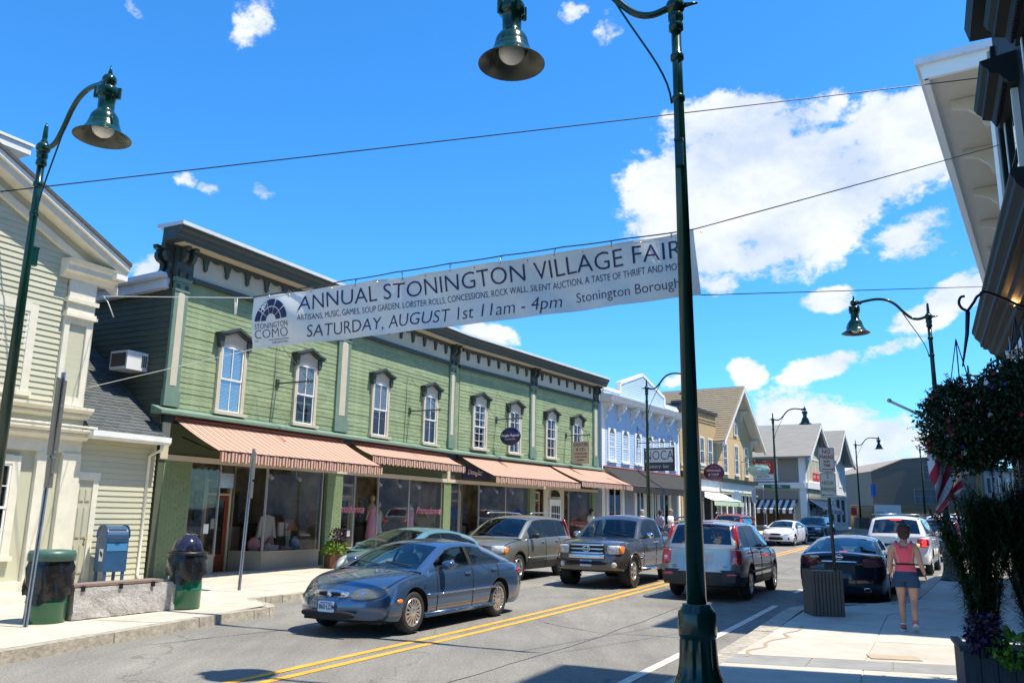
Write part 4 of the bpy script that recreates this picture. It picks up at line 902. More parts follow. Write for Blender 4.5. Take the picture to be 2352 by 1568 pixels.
# ---- oval blue sign and tan board sign on the green building
s1 = hangsign(F2 @ Tr(3.0, -.02, 5.05), 1, 1, 'oval_sign', 'oval navy Douglas Paquette sign hanging on the green building')
MB().lathe([(.50, -.025), (.515, 0), (.50, .025)], 36, Tr(0, -.72, .0) @ Scl(1, 1.0, .73) @ Ry(-pi/2)).build('board', NAVY, s1)
text('Douglas Paquette', .155, WPRINT, s1, Tr(-.035, -.72, .04) @ SM, .002, shear=.25, xs=.82, bold=.002); text('ACCESSORIES', .075, WPRINT, s1, Tr(-.035, -.72, -.12) @ SM, .002, sp=1.15)
MB().tube([(0, -.45, .33), (0, -.50, .70)], .01, 5).tube([(0, -1.0, .33), (0, -.94, .70)], .01, 5).build('chain', BLACK, s1)
s2 = hangsign(F2 @ Tr(8.9, -.02, 4.9), 1, 1, 'board_sign', 'tan rectangular Dexter and Co jewelry sign at the end of the green building')
TSN = mat('tan_sign', (.50, .43, .30), .6, var=.05, vs=5); BRP = mat('brown_print', (.10, .045, .03), .6)
MB().box(-.03, .03, -1.28, -.36, -.62, .42).build('board', TSN, s2)
for b_, z_, s_ in (('DEXTER', .26, .21), ('& CO.', .04, .19), ('HANDCRAFTED', -.16, .093), ('GOLD & SILVER', -.31, .093), ('JEWELRY', -.46, .093)): text(b_, s_, BRP, s2, Tr(-.035, -.82, z_) @ SM, .002, bold=.002)
MB().tube([(0, -.45, .42), (0, -.45, .70)], .008, 5).tube([(0, -1.2, .42), (0, -1.15, .70)], .008, 5).build('chain', BLACK, s2)
# ================================================================ buildings past the side street
CREAMF = mat('cream_siding', (.52, .49, .36), .6, var=.03, vs=2); GREYF = mat('greige_siding', (.27, .25, .21), .7, var=.04, vs=2)
GROOF = mat('grey_shingle_roof', (.27, .26, .235), .9, var=.12, vs=2, streak=(1, .5, 5)); WF = mat('far_white_paint', (.80, .80, .78), .5); DGL = mat('dark_window_glass', (.02, .025, .03), .05, spec=.9)
C0 = Vector((23.3, 66.0)); AF = radians(34.0)
gz = ground(66)
FA = Tr(C0.x, C0.y, gz) @ Rz(pi/2-AF)          # local x along the main street, +y away from it
tb = empty('salon_building', FA @ Tr(3.3, 2, 0), 'cream corner building with grey shingle roof, gable and striped awnings beyond the side street', 'building')
B = Tr(-3.3, -2, 0)
def siding(parent, name, m, x0, x1, z0, z1, c, M, th=.03):
    o = MB(); z = z0
    while z < z1: o.add([(x0, -th-.015, z), (x1, -th-.015, z), (x1, -th, min(z+c, z1)), (x0, -th, min(z+c, z1)), (x0, 0, z), (x1, 0, z)], [(0, 1, 2, 3), (4, 5, 1, 0)]); z += c
    return tag(o.build(name, m, parent, M, fix=False), kind='stuff')
bx('wall', CREAMF, tb, 0, 6.6, .02, 9, -.5, 6.1, B); MB().prism([(0, 6.1), (6.6, 6.1), (3.3, 8.6)], .02, 9).build('gable_wall', CREAMF, tb, B)
siding(tb, 'clapboards', CREAMF, .4, 6.2, 3.9, 6.1, .14, B)
siding(tb, 'clapboards', GREYF, -8.6, -.4, 3.9, 6.1, .14, B @ Rz(-pi/2))
SB = B @ Rz(-pi/2)    # side face: local x runs towards the camera side, negative = away from the corner
bx('side_wall', GREYF, tb, -9, -.01, .02, .2, -.5, 6.2, SB)
for sx in (-1, 1):
    xa, xb = 3.3, 3.3+sx*3.9
    MB().prism([(xa, 8.85), (xb, 5.9), (xb, 5.75), (xa, 8.70)], -.7, 9).build('roof', GROOF, tb, B)
    MB().prism([(xa, 8.72), (xb, 5.77), (xb, 5.45), (xa, 8.40)], -.72, -.55).build('rake_board', WF, tb, B)
for a, c in ((-.05, .35), (6.2, 6.6)): bx('corner_board', WF, tb, a, c, -.08, .0, 0, 6.1, B)
for x in (-.42, ): bx('corner_board', WF, tb, x, .0, -.09, 0, 0, 6.1, SB)
bx('corner_board', WF, tb, -8.6, -8.3, -.09, 0, 0, 6.1, SB)
bx('belt_course', WF, tb, -.1, 6.7, -.25, .0, 3.4, 3.85, B); bx('belt_course', WF, tb, -8.7, .05, -.25, 0, 3.4, 3.85, SB); bx('eave_board', WF, tb, -8.7, .3, -.3, 0, 5.85, 6.1, SB)
def bigwin(parent, M, x0, x1, z0, z1, n, m=DGL, fw=.14, kids=True):
    w = MB().box(x0-fw, x1+fw, -.07, 0, z0-fw, z0).box(x0-fw, x1+fw, -.07, 0, z1, z1+fw).box(x0-fw, x0, -.07, 0, z0, z1).box(x1, x1+fw, -.07, 0, z0, z1)
    for k in range(1, n): xx = x0+(x1-x0)*k/n; w.box(xx-.05, xx+.05, -.06, 0, z0, z1)
    w = w.build('window', WF, parent, M)
    for k in range(n): bx('pane', m, w, x0+(x1-x0)*k/n+.05, x0+(x1-x0)*(k+1)/n-.05, -.03, -.02, z0+.02, z1-.02)
    return w
bigwin(tb, B, 1.1, 5.4, 4.05, 5.75, 4); bigwin(tb, SB, -5.6, -2.2, 4.1, 5.8, 2)
REDS = mat('red_sign', (.65, .03, .03), .5)
bx('salon_sign', REDS, tb, 2.2, 3.2, -.09, -.075, 4.1, 4.75, B); bx('salon_sign', REDS, tb, 3.35, 4.2, -.09, -.075, 4.1, 4.75, B); bx('salon_sign', WF, tb, 4.35, 5.3, -.09, -.075, 4.1, 4.75, B)
text('DAVID', .26, WPRINT, tb, B @ Tr(2.7, -.095, 4.42) @ Rx(pi/2)); text('SCOTT', .26, WPRINT, tb, B @ Tr(3.78, -.095, 4.42) @ Rx(pi/2)); text('SALON', .26, GRL, tb, B @ Tr(4.82, -.095, 4.42) @ Rx(pi/2))
bx('salon_sign', REDS, tb, -4.1, -2.4, -.10, -.08, 4.55, 5.5, SB); bx('salon_sign', WF, tb, -4.1, -2.4, -.10, -.08, 4.15, 4.53, SB)
text('DAVID', .42, WPRINT, tb, SB @ Tr(-3.25, -.105, 5.24) @ Rx(pi/2)); text('SCOTT', .42, WPRINT, tb, SB @ Tr(-3.25, -.105, 4.83) @ Rx(pi/2)); text('SALON', .32, NAVY, tb, SB @ Tr(-3.25, -.105, 4.34) @ Rx(pi/2))
o = MB().prism([(2.95, 6.9), (3.65, 6.9), (3.65, 7.5), (3.3, 7.8), (2.95, 7.5)], -.06, 0).build('gable_vent', WF, tb, B)
bx('sign_fascia', CREAMF, tb, .5, 6.1, -.1, 0, 2.4, 3.2, B); bx('sign_fascia', GREYF, tb, -8, -.6, -.1, 0, 2.3, 3.2, SB)
bigwin(tb, B, .8, 3.0, .4, 2.2, 2); bigwin(tb, B, 3.6, 5.9, .4, 2.2, 2); bigwin(tb, SB, -7.4, -1.0, .5, 2.2, 3, m=mat('dim_shop', (.08, .05, .035), .3))
STW = stripes('black_white_canvas', [(.75, .74, .70), (.05, .05, .07)], .5)
awning(FA, .3, 6.4, 1.3, 2.55, 1.75, STW, STW, 'black and white striped awning on the street side of the cream corner building', 'striped shop awnings', drop=.3, scal=.5, ytop=-.1)
awning(FA @ Rz(-pi/2), -7.8, -.6, 1.2, 2.5, 1.75, STW, STW, 'black and white striped awning on the side face of the cream corner building', 'striped shop awnings', drop=.3, scal=.5, ytop=-.1)
# white gabled building next door
F3 = FA @ Tr(7.3, 0, 0)
wb = empty('white_gabled_building', F3 @ Tr(3.2, 2, 0), 'white clapboard building with flared gable and grey roof beside the cream corner building', 'building')
B = Tr(-3.2, -2, 0)
bx('wall', WF, wb, 0, 6.4, .02, 10, -.5, 6.0, B); MB().prism([(0, 6), (6.4, 6), (3.2, 8.6)], .02, 10).build('gable_wall', WF, wb, B)
siding(wb, 'clapboards', WF, .3, 6.1, 3.2, 6.1, .16, B)
for sx in (-1, 1):
    xa, xm, xb = 3.2, 3.2+sx*2.6, 3.2+sx*3.9
    MB().prism([(xa, 8.9), (xm, 6.5), (xb, 5.95), (xb, 5.8), (xm, 6.35), (xa, 8.75)], -1.0, 10).build('roof', GROOF, wb, B)
    MB().prism([(xa, 8.76), (xm, 6.36), (xb, 5.81), (xb, 5.6), (xm, 6.1), (xa, 8.45)], -1.02, -.8).build('rake_board', WF, wb, B)
MB().prism([(3.2, 7.9), (2.5, 6.9), (3.9, 6.9)], -.1, 0).build('gable_window_frame', WF, wb, B)
bigwin(wb, B, 1.3, 2.3, 4.0, 5.6, 1); bigwin(wb, B, 4.0, 5.0, 4.0, 5.6, 1); bigwin(wb, B, .6, 1.5, .2, 2.6, 1); bigwin(wb, B, 2.4, 3.9, .8, 2.8, 1); bigwin(wb, B, 4.3, 5.8, .8, 2.8, 1)
bx('belt_course', WF, wb, -.05, 6.45, -.16, 0, 3.0, 3.2, B); bx('corner_board', WF, wb, 6.1, 6.45, -.1, 0, 0, 6, B); bx('corner_board', WF, wb, -.05, .3, -.1, 0, 0, 6, B)
# the block on the left side of the gap: beige clapboard behind the stucco house belongs to the same street
# long fence of upright boards with a slatted top
WOODF = mat('cedar_fence', (.50, .30, .12), .75, var=.25, vs=3, streak=(6, 6, .6)); WOODD = mat('cedar_rail', (.36, .22, .09), .75, var=.2, vs=3)
FF = Tr(34.1, 84.0, ground(84)) @ Rz(radians(12))
fe = empty('board_fence', FF @ Tr(8, 0, 0), 'golden cedar board fence with lattice top before the big grey building', 'fence')
B = Tr(-8, 0, 0)
for k in range(75): piece('fence_board', WOODF, fe, k*.27, k*.27+.255, -.02, .02, .05, 1.72, B)
for k in range(85):
    if k % 9 == 0: bx('post', WOODD, fe, k*.27-.06, k*.27+.06, -.06, .06, 0, 2.35, B)
for z in (1.80, 1.93, 2.06, 2.19): bx('slat', WOODD, fe, 0, 22.7, -.015, .015, z, z+.07, B)
bx('top_rail', WOODF, fe, 0, 22.7, -.05, .05, 2.28, 2.34, B); bx('mid_rail', WOODF, fe, 0, 22.7, -.04, .04, 1.70, 1.78, B)
# big grey building
GBM = mat('grey_brown_siding', (.20, .18, .15), .85, var=.06, vs=.8, streak=(1, 1, 8))
GB = Tr(43.3, 100.0, ground(100)) @ Rz(radians(-4))
bg = empty('big_grey_building', GB @ Tr(6, 0, 0), 'big plain grey brown building with low sloped roofline behind the fence', 'building')
B = Tr(-6, 0, 0)
MB().prism([(0, -1), (12.9, -1), (12.9, 8.0), (7.5, 8.3), (3.8, 8.0), (0, 6.5)], 0, 16).build('wall', GBM, bg, B)
o = MB()
for k in range(36): o.box(.02, 12.9, -.012, 0, k*.2+.0, k*.2+.02)
tag(o.build('siding_lines', mat('siding_shadow_line', (.11, .097, .077), .9), bg, B), kind='stuff')
MB().prism([(0, 6.5), (3.8, 8.0), (7.5, 8.3), (12.9, 8.0), (12.9, 8.12), (7.5, 8.42), (3.8, 8.12), (-.1, 6.58)], -.12, 16).build('roof_edge', mat('pale_brown_edge', (.32, .26, .2), .6), bg, B)
TW = mat('tan_window_frame', (.36, .31, .22), .6)
for x0, x1, z0, z1, n in ((6.1, 7.2, 5.7, 7.4, 1), (4.9, 7.3, 2.9, 4.5, 2), (9.6, 11.2, 3.0, 4.6, 2)):
    w = MB().box(x0-.1, x1+.1, -.06, 0, z0-.1, z0).box(x0-.1, x1+.1, -.06, 0, z1, z1+.1).box(x0-.1, x0, -.06, 0, z0, z1).box(x1, x1+.1, -.06, 0, z0, z1).build('window', TW, bg, B)
    for k in range(n):
        a, c_ = x0+(x1-x0)*k/n, x0+(x1-x0)*(k+1)/n
        bx('pane', mat('grey_glass', (.10, .12, .14), .1, spec=.8), w, a+.05, c_-.05, -.04, -.02, z0+.04, z1-.04)
        MB().box((a+c_)/2-.02, (a+c_)/2+.02, -.05, -.04, z0, z1).box(a, c_, -.05, -.04, (z0+z1)/2-.03, (z0+z1)/2+.03).build('muntin', TW, w)
# Victorian beyond it
VB = Tr(57.0, 103, ground(103)) @ Rz(radians(33))
vb = empty('victorian_row', VB @ Tr(6, 0, 0), 'far off white two storey building with brackets seen past the flag and lamp post', 'building')
B = Tr(-6, 0, 0)
VW = mat('far_cream', (.60, .62, .58), .6)
bx('wall', VW, vb, 0, 12, 0, 8, -.5, 7.6, B); MB().box(-.2, 12.2, -.6, .2, 7.2, 7.7).box(-.1, 12.1, -.2, 0, 3.3, 3.6).build('cornice', mat('grey_green_trim', (.10, .12, .11), .6), vb, B)
for k in range(5): bigwin(vb, B, 1+k*2.3, 1.9+k*2.3, 4.4, 6.3, 1, fw=.1)
for k in range(6): bx('pilaster', MT['grey_green_trim'], vb, .1+k*2.3, .3+k*2.3, -.1, 0, 3.6, 7.2, B)
bx('shop_recess', DARK, vb, .5, 11.5, -.03, 0, .3, 3.2, B); bx('shop_fascia', REDS, vb, 4, 6, -.1, -.04, 2.4, 3.0, B)
# blue grey house
BH = Tr(42.6, 122, ground(122)) @ Rz(radians(20))
bh = empty('blue_grey_house', BH, 'blue grey house with white trimmed gable and balcony in the gap behind the fence', 'house')
BGM = mat('blue_grey_siding', (.17, .23, .30), .7)
bx('wall', BGM, bh, -3, 3.2, 0, 8, -.5, 6.3); MB().prism([(-3, 6.3), (3.2, 6.3), (.1, 8.7)], 0, 8).build('gable_wall', BGM, bh)
for sx in (-1, 1): MB().prism([(.1, 9.0), (.1+sx*3.6, 6.1), (.1+sx*3.6, 5.9), (.1, 8.75)], -.4, 8).build('roof', GROOF, bh)
for a, c_, e, f_ in ((-2.4, -1.4, 2.9, 4.6), (-.6, 1.2, 3.0, 4.8), (-2.4, -1, .3, 2.3), (-.4, 2.4, .3, 2.4), (-.6, .8, 6.4, 7.3)): bigwin(bh, Tr(0, 0, 0), a, c_, e, f_, 2, fw=.12, m=mat('pale_glass', (.2, .26, .32), .2))
o = MB().box(-3, 3, -1.3, 0, 2.5, 2.65)
for k in range(16): o.box(-2.95+k*.39, -2.89+k*.39, -1.3, -1.26, 2.65, 3.5)
o.box(-3, 3, -1.32, -1.26, 3.5, 3.58).build('balcony', WF, bh)
# tree top behind
# ================================================================ right side of the street
FR = Rz(pi/2-RO_)            # local x = along the street, -y towards the right-hand buildings
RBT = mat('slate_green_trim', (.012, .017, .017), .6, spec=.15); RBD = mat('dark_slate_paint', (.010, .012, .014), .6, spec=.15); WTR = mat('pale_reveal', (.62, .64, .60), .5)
P0 = 2.6
rb = empty('dark_building', FR @ Tr(22, -P0-1, 0), 'tall dark painted building with hooded upper windows and heavy lower cornice at the right edge', 'building')
B = Tr(-22, P0+1, 0)
X0, X1 = 15.9, 24.0
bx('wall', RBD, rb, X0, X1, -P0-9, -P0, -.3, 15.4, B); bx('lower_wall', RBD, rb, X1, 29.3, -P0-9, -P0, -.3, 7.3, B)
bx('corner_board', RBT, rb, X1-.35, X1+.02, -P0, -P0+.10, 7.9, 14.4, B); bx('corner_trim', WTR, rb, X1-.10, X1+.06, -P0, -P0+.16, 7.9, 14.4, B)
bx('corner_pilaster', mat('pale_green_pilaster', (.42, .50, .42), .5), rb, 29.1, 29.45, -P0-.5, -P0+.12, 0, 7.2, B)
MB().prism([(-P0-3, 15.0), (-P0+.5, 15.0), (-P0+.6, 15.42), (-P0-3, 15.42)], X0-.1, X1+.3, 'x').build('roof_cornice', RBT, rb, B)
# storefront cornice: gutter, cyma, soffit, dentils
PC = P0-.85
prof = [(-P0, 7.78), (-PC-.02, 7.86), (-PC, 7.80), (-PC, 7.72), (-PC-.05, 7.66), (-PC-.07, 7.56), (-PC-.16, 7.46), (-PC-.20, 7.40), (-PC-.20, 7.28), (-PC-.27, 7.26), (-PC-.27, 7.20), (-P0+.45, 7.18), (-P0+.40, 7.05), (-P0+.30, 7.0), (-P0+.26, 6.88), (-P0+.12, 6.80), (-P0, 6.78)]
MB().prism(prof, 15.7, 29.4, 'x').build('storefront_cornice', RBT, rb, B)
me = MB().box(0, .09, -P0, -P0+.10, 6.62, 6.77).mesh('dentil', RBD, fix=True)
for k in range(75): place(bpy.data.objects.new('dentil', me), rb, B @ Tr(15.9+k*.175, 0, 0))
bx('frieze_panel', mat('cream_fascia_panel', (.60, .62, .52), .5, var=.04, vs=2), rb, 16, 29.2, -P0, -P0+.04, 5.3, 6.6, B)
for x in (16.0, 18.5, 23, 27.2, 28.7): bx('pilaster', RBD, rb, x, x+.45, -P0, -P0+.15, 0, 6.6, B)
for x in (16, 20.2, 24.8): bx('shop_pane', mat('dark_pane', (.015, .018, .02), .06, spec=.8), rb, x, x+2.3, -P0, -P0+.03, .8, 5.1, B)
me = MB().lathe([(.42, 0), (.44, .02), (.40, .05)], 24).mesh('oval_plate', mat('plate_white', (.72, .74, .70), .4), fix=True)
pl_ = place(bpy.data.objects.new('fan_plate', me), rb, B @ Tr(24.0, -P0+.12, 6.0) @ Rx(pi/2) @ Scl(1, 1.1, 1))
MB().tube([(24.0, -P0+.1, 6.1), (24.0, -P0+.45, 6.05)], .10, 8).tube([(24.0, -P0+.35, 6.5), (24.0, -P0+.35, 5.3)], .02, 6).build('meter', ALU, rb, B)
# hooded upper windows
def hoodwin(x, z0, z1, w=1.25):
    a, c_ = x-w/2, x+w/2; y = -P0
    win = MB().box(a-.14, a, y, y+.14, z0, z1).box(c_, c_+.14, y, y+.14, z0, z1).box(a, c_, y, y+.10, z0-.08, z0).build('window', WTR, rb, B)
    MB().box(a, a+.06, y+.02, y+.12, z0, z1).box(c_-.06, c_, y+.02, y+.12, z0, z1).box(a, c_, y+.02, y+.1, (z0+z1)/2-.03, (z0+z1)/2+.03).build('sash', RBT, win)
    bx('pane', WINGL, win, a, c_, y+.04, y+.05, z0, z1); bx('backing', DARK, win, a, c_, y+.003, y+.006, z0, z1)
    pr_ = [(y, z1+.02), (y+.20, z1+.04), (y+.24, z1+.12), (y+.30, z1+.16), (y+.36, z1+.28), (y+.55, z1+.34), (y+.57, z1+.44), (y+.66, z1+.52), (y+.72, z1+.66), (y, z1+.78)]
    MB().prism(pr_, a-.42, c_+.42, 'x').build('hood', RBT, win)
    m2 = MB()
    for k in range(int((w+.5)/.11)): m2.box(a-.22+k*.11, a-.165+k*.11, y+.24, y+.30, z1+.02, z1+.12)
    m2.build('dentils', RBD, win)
for x in (17.2, 21.3): hoodwin(x, 9.0, 11.5, 1.7)
# flood lights under the cornice; one is lit
LITM = mat('lit_lamp', (1, .60, .22), .4, emit=28)
def flood(x, z, lit, label):
    e = empty('flood_light', FR @ Tr(x, -PC-.62, z), label, 'light', 'flood lights under the dark cornice')
    MB().lathe([(.05, .12), (.10, .05), (.115, 0), (.115, -.03), (.10, -.03)], 16, Ry(radians(-62)) @ Rx(radians(15))).build('lamp_head', BLACK, e)
    MB().lathe([(.0, -.02), (.06, -.034), (.098, -.028)], 16, Ry(radians(-62)) @ Rx(radians(15)), caps=False).build('lens', LITM if lit else GLOBE, e)
    MB().tube([(0, 0, 0), (.08, -.1, .1), (.08, -.2, .22)], .03, 6).build('arm', BLACK, e)
    return e
flood(22.6, 7.02, True, 'lit flood lamp glowing under the dark storefront cornice'); flood(22.2, 6.86, False, 'unlit white faced flood lamp just below the glowing one')
fl_ = bpy.data.lights.new('flood_glow', 'POINT'); fl_.energy = 22; fl_.color = (1, .5, .16); fl_.shadow_soft_size = .08
flo = bpy.data.objects.new('flood_glow', fl_); COL.objects.link(flo); flo.matrix_world = FR @ Tr(22.45, -PC-.50, 7.0)
# hook bracket holding the basket
# white building with the deep soffit
WBM = mat('soffit_white_in_shade', (.56, .52, .43), .6, var=.04, vs=2); WBW = mat('bluish_white_wall', (.52, .56, .62), .6)  # soffit white darkened to grey-beige, its shade put into the colour
A4 = radians(33.0)
FW = Tr(30.9, 50.3, -3.45) @ Rz(pi/2-A4) @ Scl(2, 2, 2)
ww = empty('white_cornice_building', FW @ Tr(6, -3, 0), 'tall white building with deep bracketed eave behind the dark building', 'building')
B = Tr(-6, 3, 0)
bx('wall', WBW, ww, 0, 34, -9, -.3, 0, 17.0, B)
MB().prism([(-9, 17.0), (1.5, 17.0), (1.5, 17.08), (-9, 17.08)], -1.5, 34, 'x').build('soffit', WBM, ww, B)
MB().prism([(1.38, 16.82), (1.55, 16.82), (1.62, 17.3), (1.38, 17.3)], -1.55, 34, 'x').build('eave_fascia', WF, ww, B)
MB().prism([(-9, 16.82), (1.5, 16.82), (1.5, 17.3), (-9, 17.3)], -1.6, -1.45, 'x').build('end_fascia', WF, ww, B)
MB().prism([(-9, 17.3), (1.72, 17.3), (1.76, 17.52), (-9, 17.7)], -1.75, 34, 'x').build('gutter_cap', LEAD, ww, B)
bx('frieze', WBM, ww, -.1, 34, -.3, -.15, 15.7, 17.0, B); bx('corner_board', WF, ww, -.05, .5, -.3, -.18, 0, 15.7, B)
for k in range(5):
    MB().prism([(-.16, 15.8), (-.0, 15.85), (.1, 16.2), (.45, 16.55), (.95, 16.7), (.95, 16.98), (-.16, 16.98)], .8+k*4.6, 1.0+k*4.6, 'x').build('eave_bracket', WBM, ww, B)

# the tall block just outside the frame on the near right, whose shade falls across the pavement in view
nb = empty('near_building', FR @ Tr(2, -2.6-1, 0), 'tall dark building beside the camera whose shade crosses the near pavement', 'building')
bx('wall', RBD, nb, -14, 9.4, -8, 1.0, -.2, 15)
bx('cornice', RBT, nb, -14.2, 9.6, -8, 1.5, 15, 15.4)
# ================================================================ street lamps
def bez(pts, n=14):
    out = []
    for k in range(n+1):
        t = k/n; q = [Vector(p) for p in pts]
        while len(q) > 1: q = [a.lerp(c, t) for a, c in zip(q, q[1:])]
        out.append(q[0])
    return out
def cat(P, n=5):
    P = [Vector(p) for p in P]; out = []
    for i in range(len(P)-1):
        a, b_, c_, d_ = P[max(i-1, 0)], P[i], P[i+1], P[min(i+2, len(P)-1)]
        for k in range(n): t = k/n; out.append(.5*((2*b_)+(c_-a)*t+(2*a-5*b_+4*c_-d_)*t*t+(3*b_-a-3*c_+d_)*t**3))
    return out+[P[-1]]
def lamp_proto(H=7.45, arm=2.05, detail=True):
    "arm points along local +x; origin on the pavement"
    root = empty('street_lamp', Matrix.Identity(4), 'x', 'street lamp', 'green street lamps along the road')
    n = 24
    base = [(.30, 0), (.30, .05), (.275, .09), (.245, .14), (.215, .21), (.198, .30), (.190, .42), (.184, .54), (.176, .56), (.190, .565), (.192, .60), (.192, .79), (.186, .81), (.165, .825), (.16, .845), (.148, .85), (.145, .88), (.10, .885)]
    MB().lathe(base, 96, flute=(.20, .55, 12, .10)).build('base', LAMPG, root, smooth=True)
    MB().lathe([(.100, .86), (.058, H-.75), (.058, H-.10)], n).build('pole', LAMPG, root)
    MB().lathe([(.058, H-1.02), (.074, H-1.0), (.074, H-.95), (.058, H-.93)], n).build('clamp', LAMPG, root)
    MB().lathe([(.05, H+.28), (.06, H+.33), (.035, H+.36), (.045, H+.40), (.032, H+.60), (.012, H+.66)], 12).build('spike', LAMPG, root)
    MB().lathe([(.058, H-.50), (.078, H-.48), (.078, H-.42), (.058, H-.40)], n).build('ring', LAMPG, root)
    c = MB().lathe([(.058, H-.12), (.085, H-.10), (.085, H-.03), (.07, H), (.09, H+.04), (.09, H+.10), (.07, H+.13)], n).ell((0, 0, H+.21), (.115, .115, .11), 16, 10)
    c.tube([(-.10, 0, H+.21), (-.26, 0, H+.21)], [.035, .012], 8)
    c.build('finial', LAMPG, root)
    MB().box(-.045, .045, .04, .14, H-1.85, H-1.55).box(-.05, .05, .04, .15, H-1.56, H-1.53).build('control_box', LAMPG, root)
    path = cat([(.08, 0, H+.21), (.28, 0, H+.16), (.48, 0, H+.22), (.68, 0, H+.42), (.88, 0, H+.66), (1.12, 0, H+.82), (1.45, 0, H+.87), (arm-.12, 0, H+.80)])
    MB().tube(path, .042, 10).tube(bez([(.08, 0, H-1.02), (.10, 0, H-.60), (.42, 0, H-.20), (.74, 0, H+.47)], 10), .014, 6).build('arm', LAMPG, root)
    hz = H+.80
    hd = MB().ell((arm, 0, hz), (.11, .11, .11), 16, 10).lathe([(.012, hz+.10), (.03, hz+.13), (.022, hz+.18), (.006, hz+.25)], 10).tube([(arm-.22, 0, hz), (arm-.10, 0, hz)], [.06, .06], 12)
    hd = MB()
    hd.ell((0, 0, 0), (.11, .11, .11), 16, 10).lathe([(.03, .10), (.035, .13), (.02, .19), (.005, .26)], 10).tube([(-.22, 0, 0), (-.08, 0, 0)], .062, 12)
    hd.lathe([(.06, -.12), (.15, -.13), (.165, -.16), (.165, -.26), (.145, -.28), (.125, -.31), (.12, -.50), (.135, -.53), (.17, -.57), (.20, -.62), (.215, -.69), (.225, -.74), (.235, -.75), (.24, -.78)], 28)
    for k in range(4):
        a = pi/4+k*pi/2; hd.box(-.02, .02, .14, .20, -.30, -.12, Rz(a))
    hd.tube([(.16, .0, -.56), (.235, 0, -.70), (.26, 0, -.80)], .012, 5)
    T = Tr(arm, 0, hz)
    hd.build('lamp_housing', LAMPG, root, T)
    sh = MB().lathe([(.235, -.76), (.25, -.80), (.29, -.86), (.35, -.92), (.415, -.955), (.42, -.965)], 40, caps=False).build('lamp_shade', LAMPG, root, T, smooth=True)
    MB().lathe([(.20, -.775), (.235, -.80), (.275, -.865), (.335, -.925), (.418, -.966)], 40, caps=False).build('shade_lining', LAMPIN, sh, smooth=True)
    MB().ell((0, 0, -.80), (.165, .165, .155), 24, 14).build('globe', GLOBE, root, T)
    return root
lp = lamp_proto()
def put_lamp(o, x, y, ang, label, s=1, z=None, tilt=0):
    o.matrix_world = Tr(x, y, ground(y)+.15 if z is None else z) @ Ry(radians(tilt)) @ Rz(ang) @ Scl(s, s, s); o['label'] = label; return o
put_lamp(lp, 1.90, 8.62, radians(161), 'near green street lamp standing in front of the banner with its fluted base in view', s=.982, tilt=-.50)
def lamp(x, y, ang, label, s=1, z=None): return put_lamp(copy_tree(lp), x, y, ang, label, s, z)
LAMPS = [
 (-8.02, 13.1, radians(-37), 'near left green street lamp leaning into the frame before the cream gabled house'),
 (6.72, 40.6, radians(-28), 'green street lamp between the silver pickup and the hanging black and white sign'),
 (17.5, 55.0, radians(-28), 'green street lamp behind the white sedan before the stucco gable house'),
 (32.5, 78.0, radians(-12), 'green street lamp at the right end of the cedar fence'),
 (12.55, 24.2, radians(158), 'green street lamp on the right pavement rising behind the flower basket'),
 (40.5, 82.0, radians(-15), 'thin far green lamp post before the big grey building'),
 (19.6, 34.9, radians(-25), 'green lamp post behind the tall planter plants on the right')]
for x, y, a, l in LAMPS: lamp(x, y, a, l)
# ================================================================ banner and its wires
BN = mat('banner_cloth', (.76, .75, .71), .6, var=.06, vs=1.5, spec=.2); INK = mat('banner_ink', (.018, .016, .075), .5)
TL, TRt, BL, BR = Vector((-4.73, 14.6, 5.64)), Vector((2.62, 11.45, 5.95)), Vector((-4.65, 14.6, 4.69)), Vector((2.70, 11.45, 4.98))
def bpos(s, t, o=0):
    "s along the banner 0..1, t up 0..1, o towards the viewer"
    p = BL.lerp(BR, s).lerp(TL.lerp(TRt, s), t)
    n = Vector(((TRt-TL).y, -(TRt-TL).x, 0)).normalized(); n = -n if n.y > 0 else n
    w = .030*sin(s*19)*sin(t*2.6+s*5)+.018*sin(s*47+t*5)+.05*sin(pi*t)*sin(s*6+1)
    p = p+n*(w+o); p.z += -.02*sin(pi*s)-.010*abs(sin(s*pi*9))*(t); return p
bn = empty('street_banner', Tr(-1, 13, 5), 'white street banner announcing the Annual Stonington Village Fair across the road', 'banner')
NB = Tr(1, -13, -5)
cl_ = MB(); cl_.grid(lambda i, j: bpos(i/90, j/8), 90, 8); cl_.build('cloth', BN, bn, NB, smooth=True)
hm = MB()
for t0, t1 in ((0, .025), (.975, 1)): hm.grid(lambda i, j: bpos(i/90, t0+(t1-t0)*j, .004), 90, 1)
hm.build('hem', BN, bn, NB, smooth=True)
BWID = (TRt-TL).length; BHT = .96
def btext(body, s0, t0, size, xs=1, shear=0, bold=0, sp=1, width=None, m=INK, name='lettering'):
    "text mesh wrapped on the cloth; s0 left end (0..1), t0 baseline centre"
    me = text(body, size, m, None, Matrix.Identity(4), ext=0, align='LEFT', shear=shear, bold=bold, sp=sp, link=False)
    import bmesh
    xsz = [v.co.x for v in me.vertices]; w = max(xsz)-min(xsz); x0 = min(xsz)
    k = (width*BWID/w) if width else xs
    bm = bmesh.new(); bm.from_mesh(me); bmesh.ops.subdivide_edges(bm, edges=[e for e in bm.edges if e.calc_length() > .12], cuts=2); bm.to_mesh(me); bm.free()
    for v in me.vertices:
        s = s0+(v.co.x-x0)*k/BWID; t = t0+v.co.y/BHT
        v.co = bpos(s, t, .006)
    return place(bpy.data.objects.new(name, me), bn, NB)
btext('ANNUAL STONINGTON VILLAGE FAIR', .128, .745, .40, width=.848, bold=-.003)
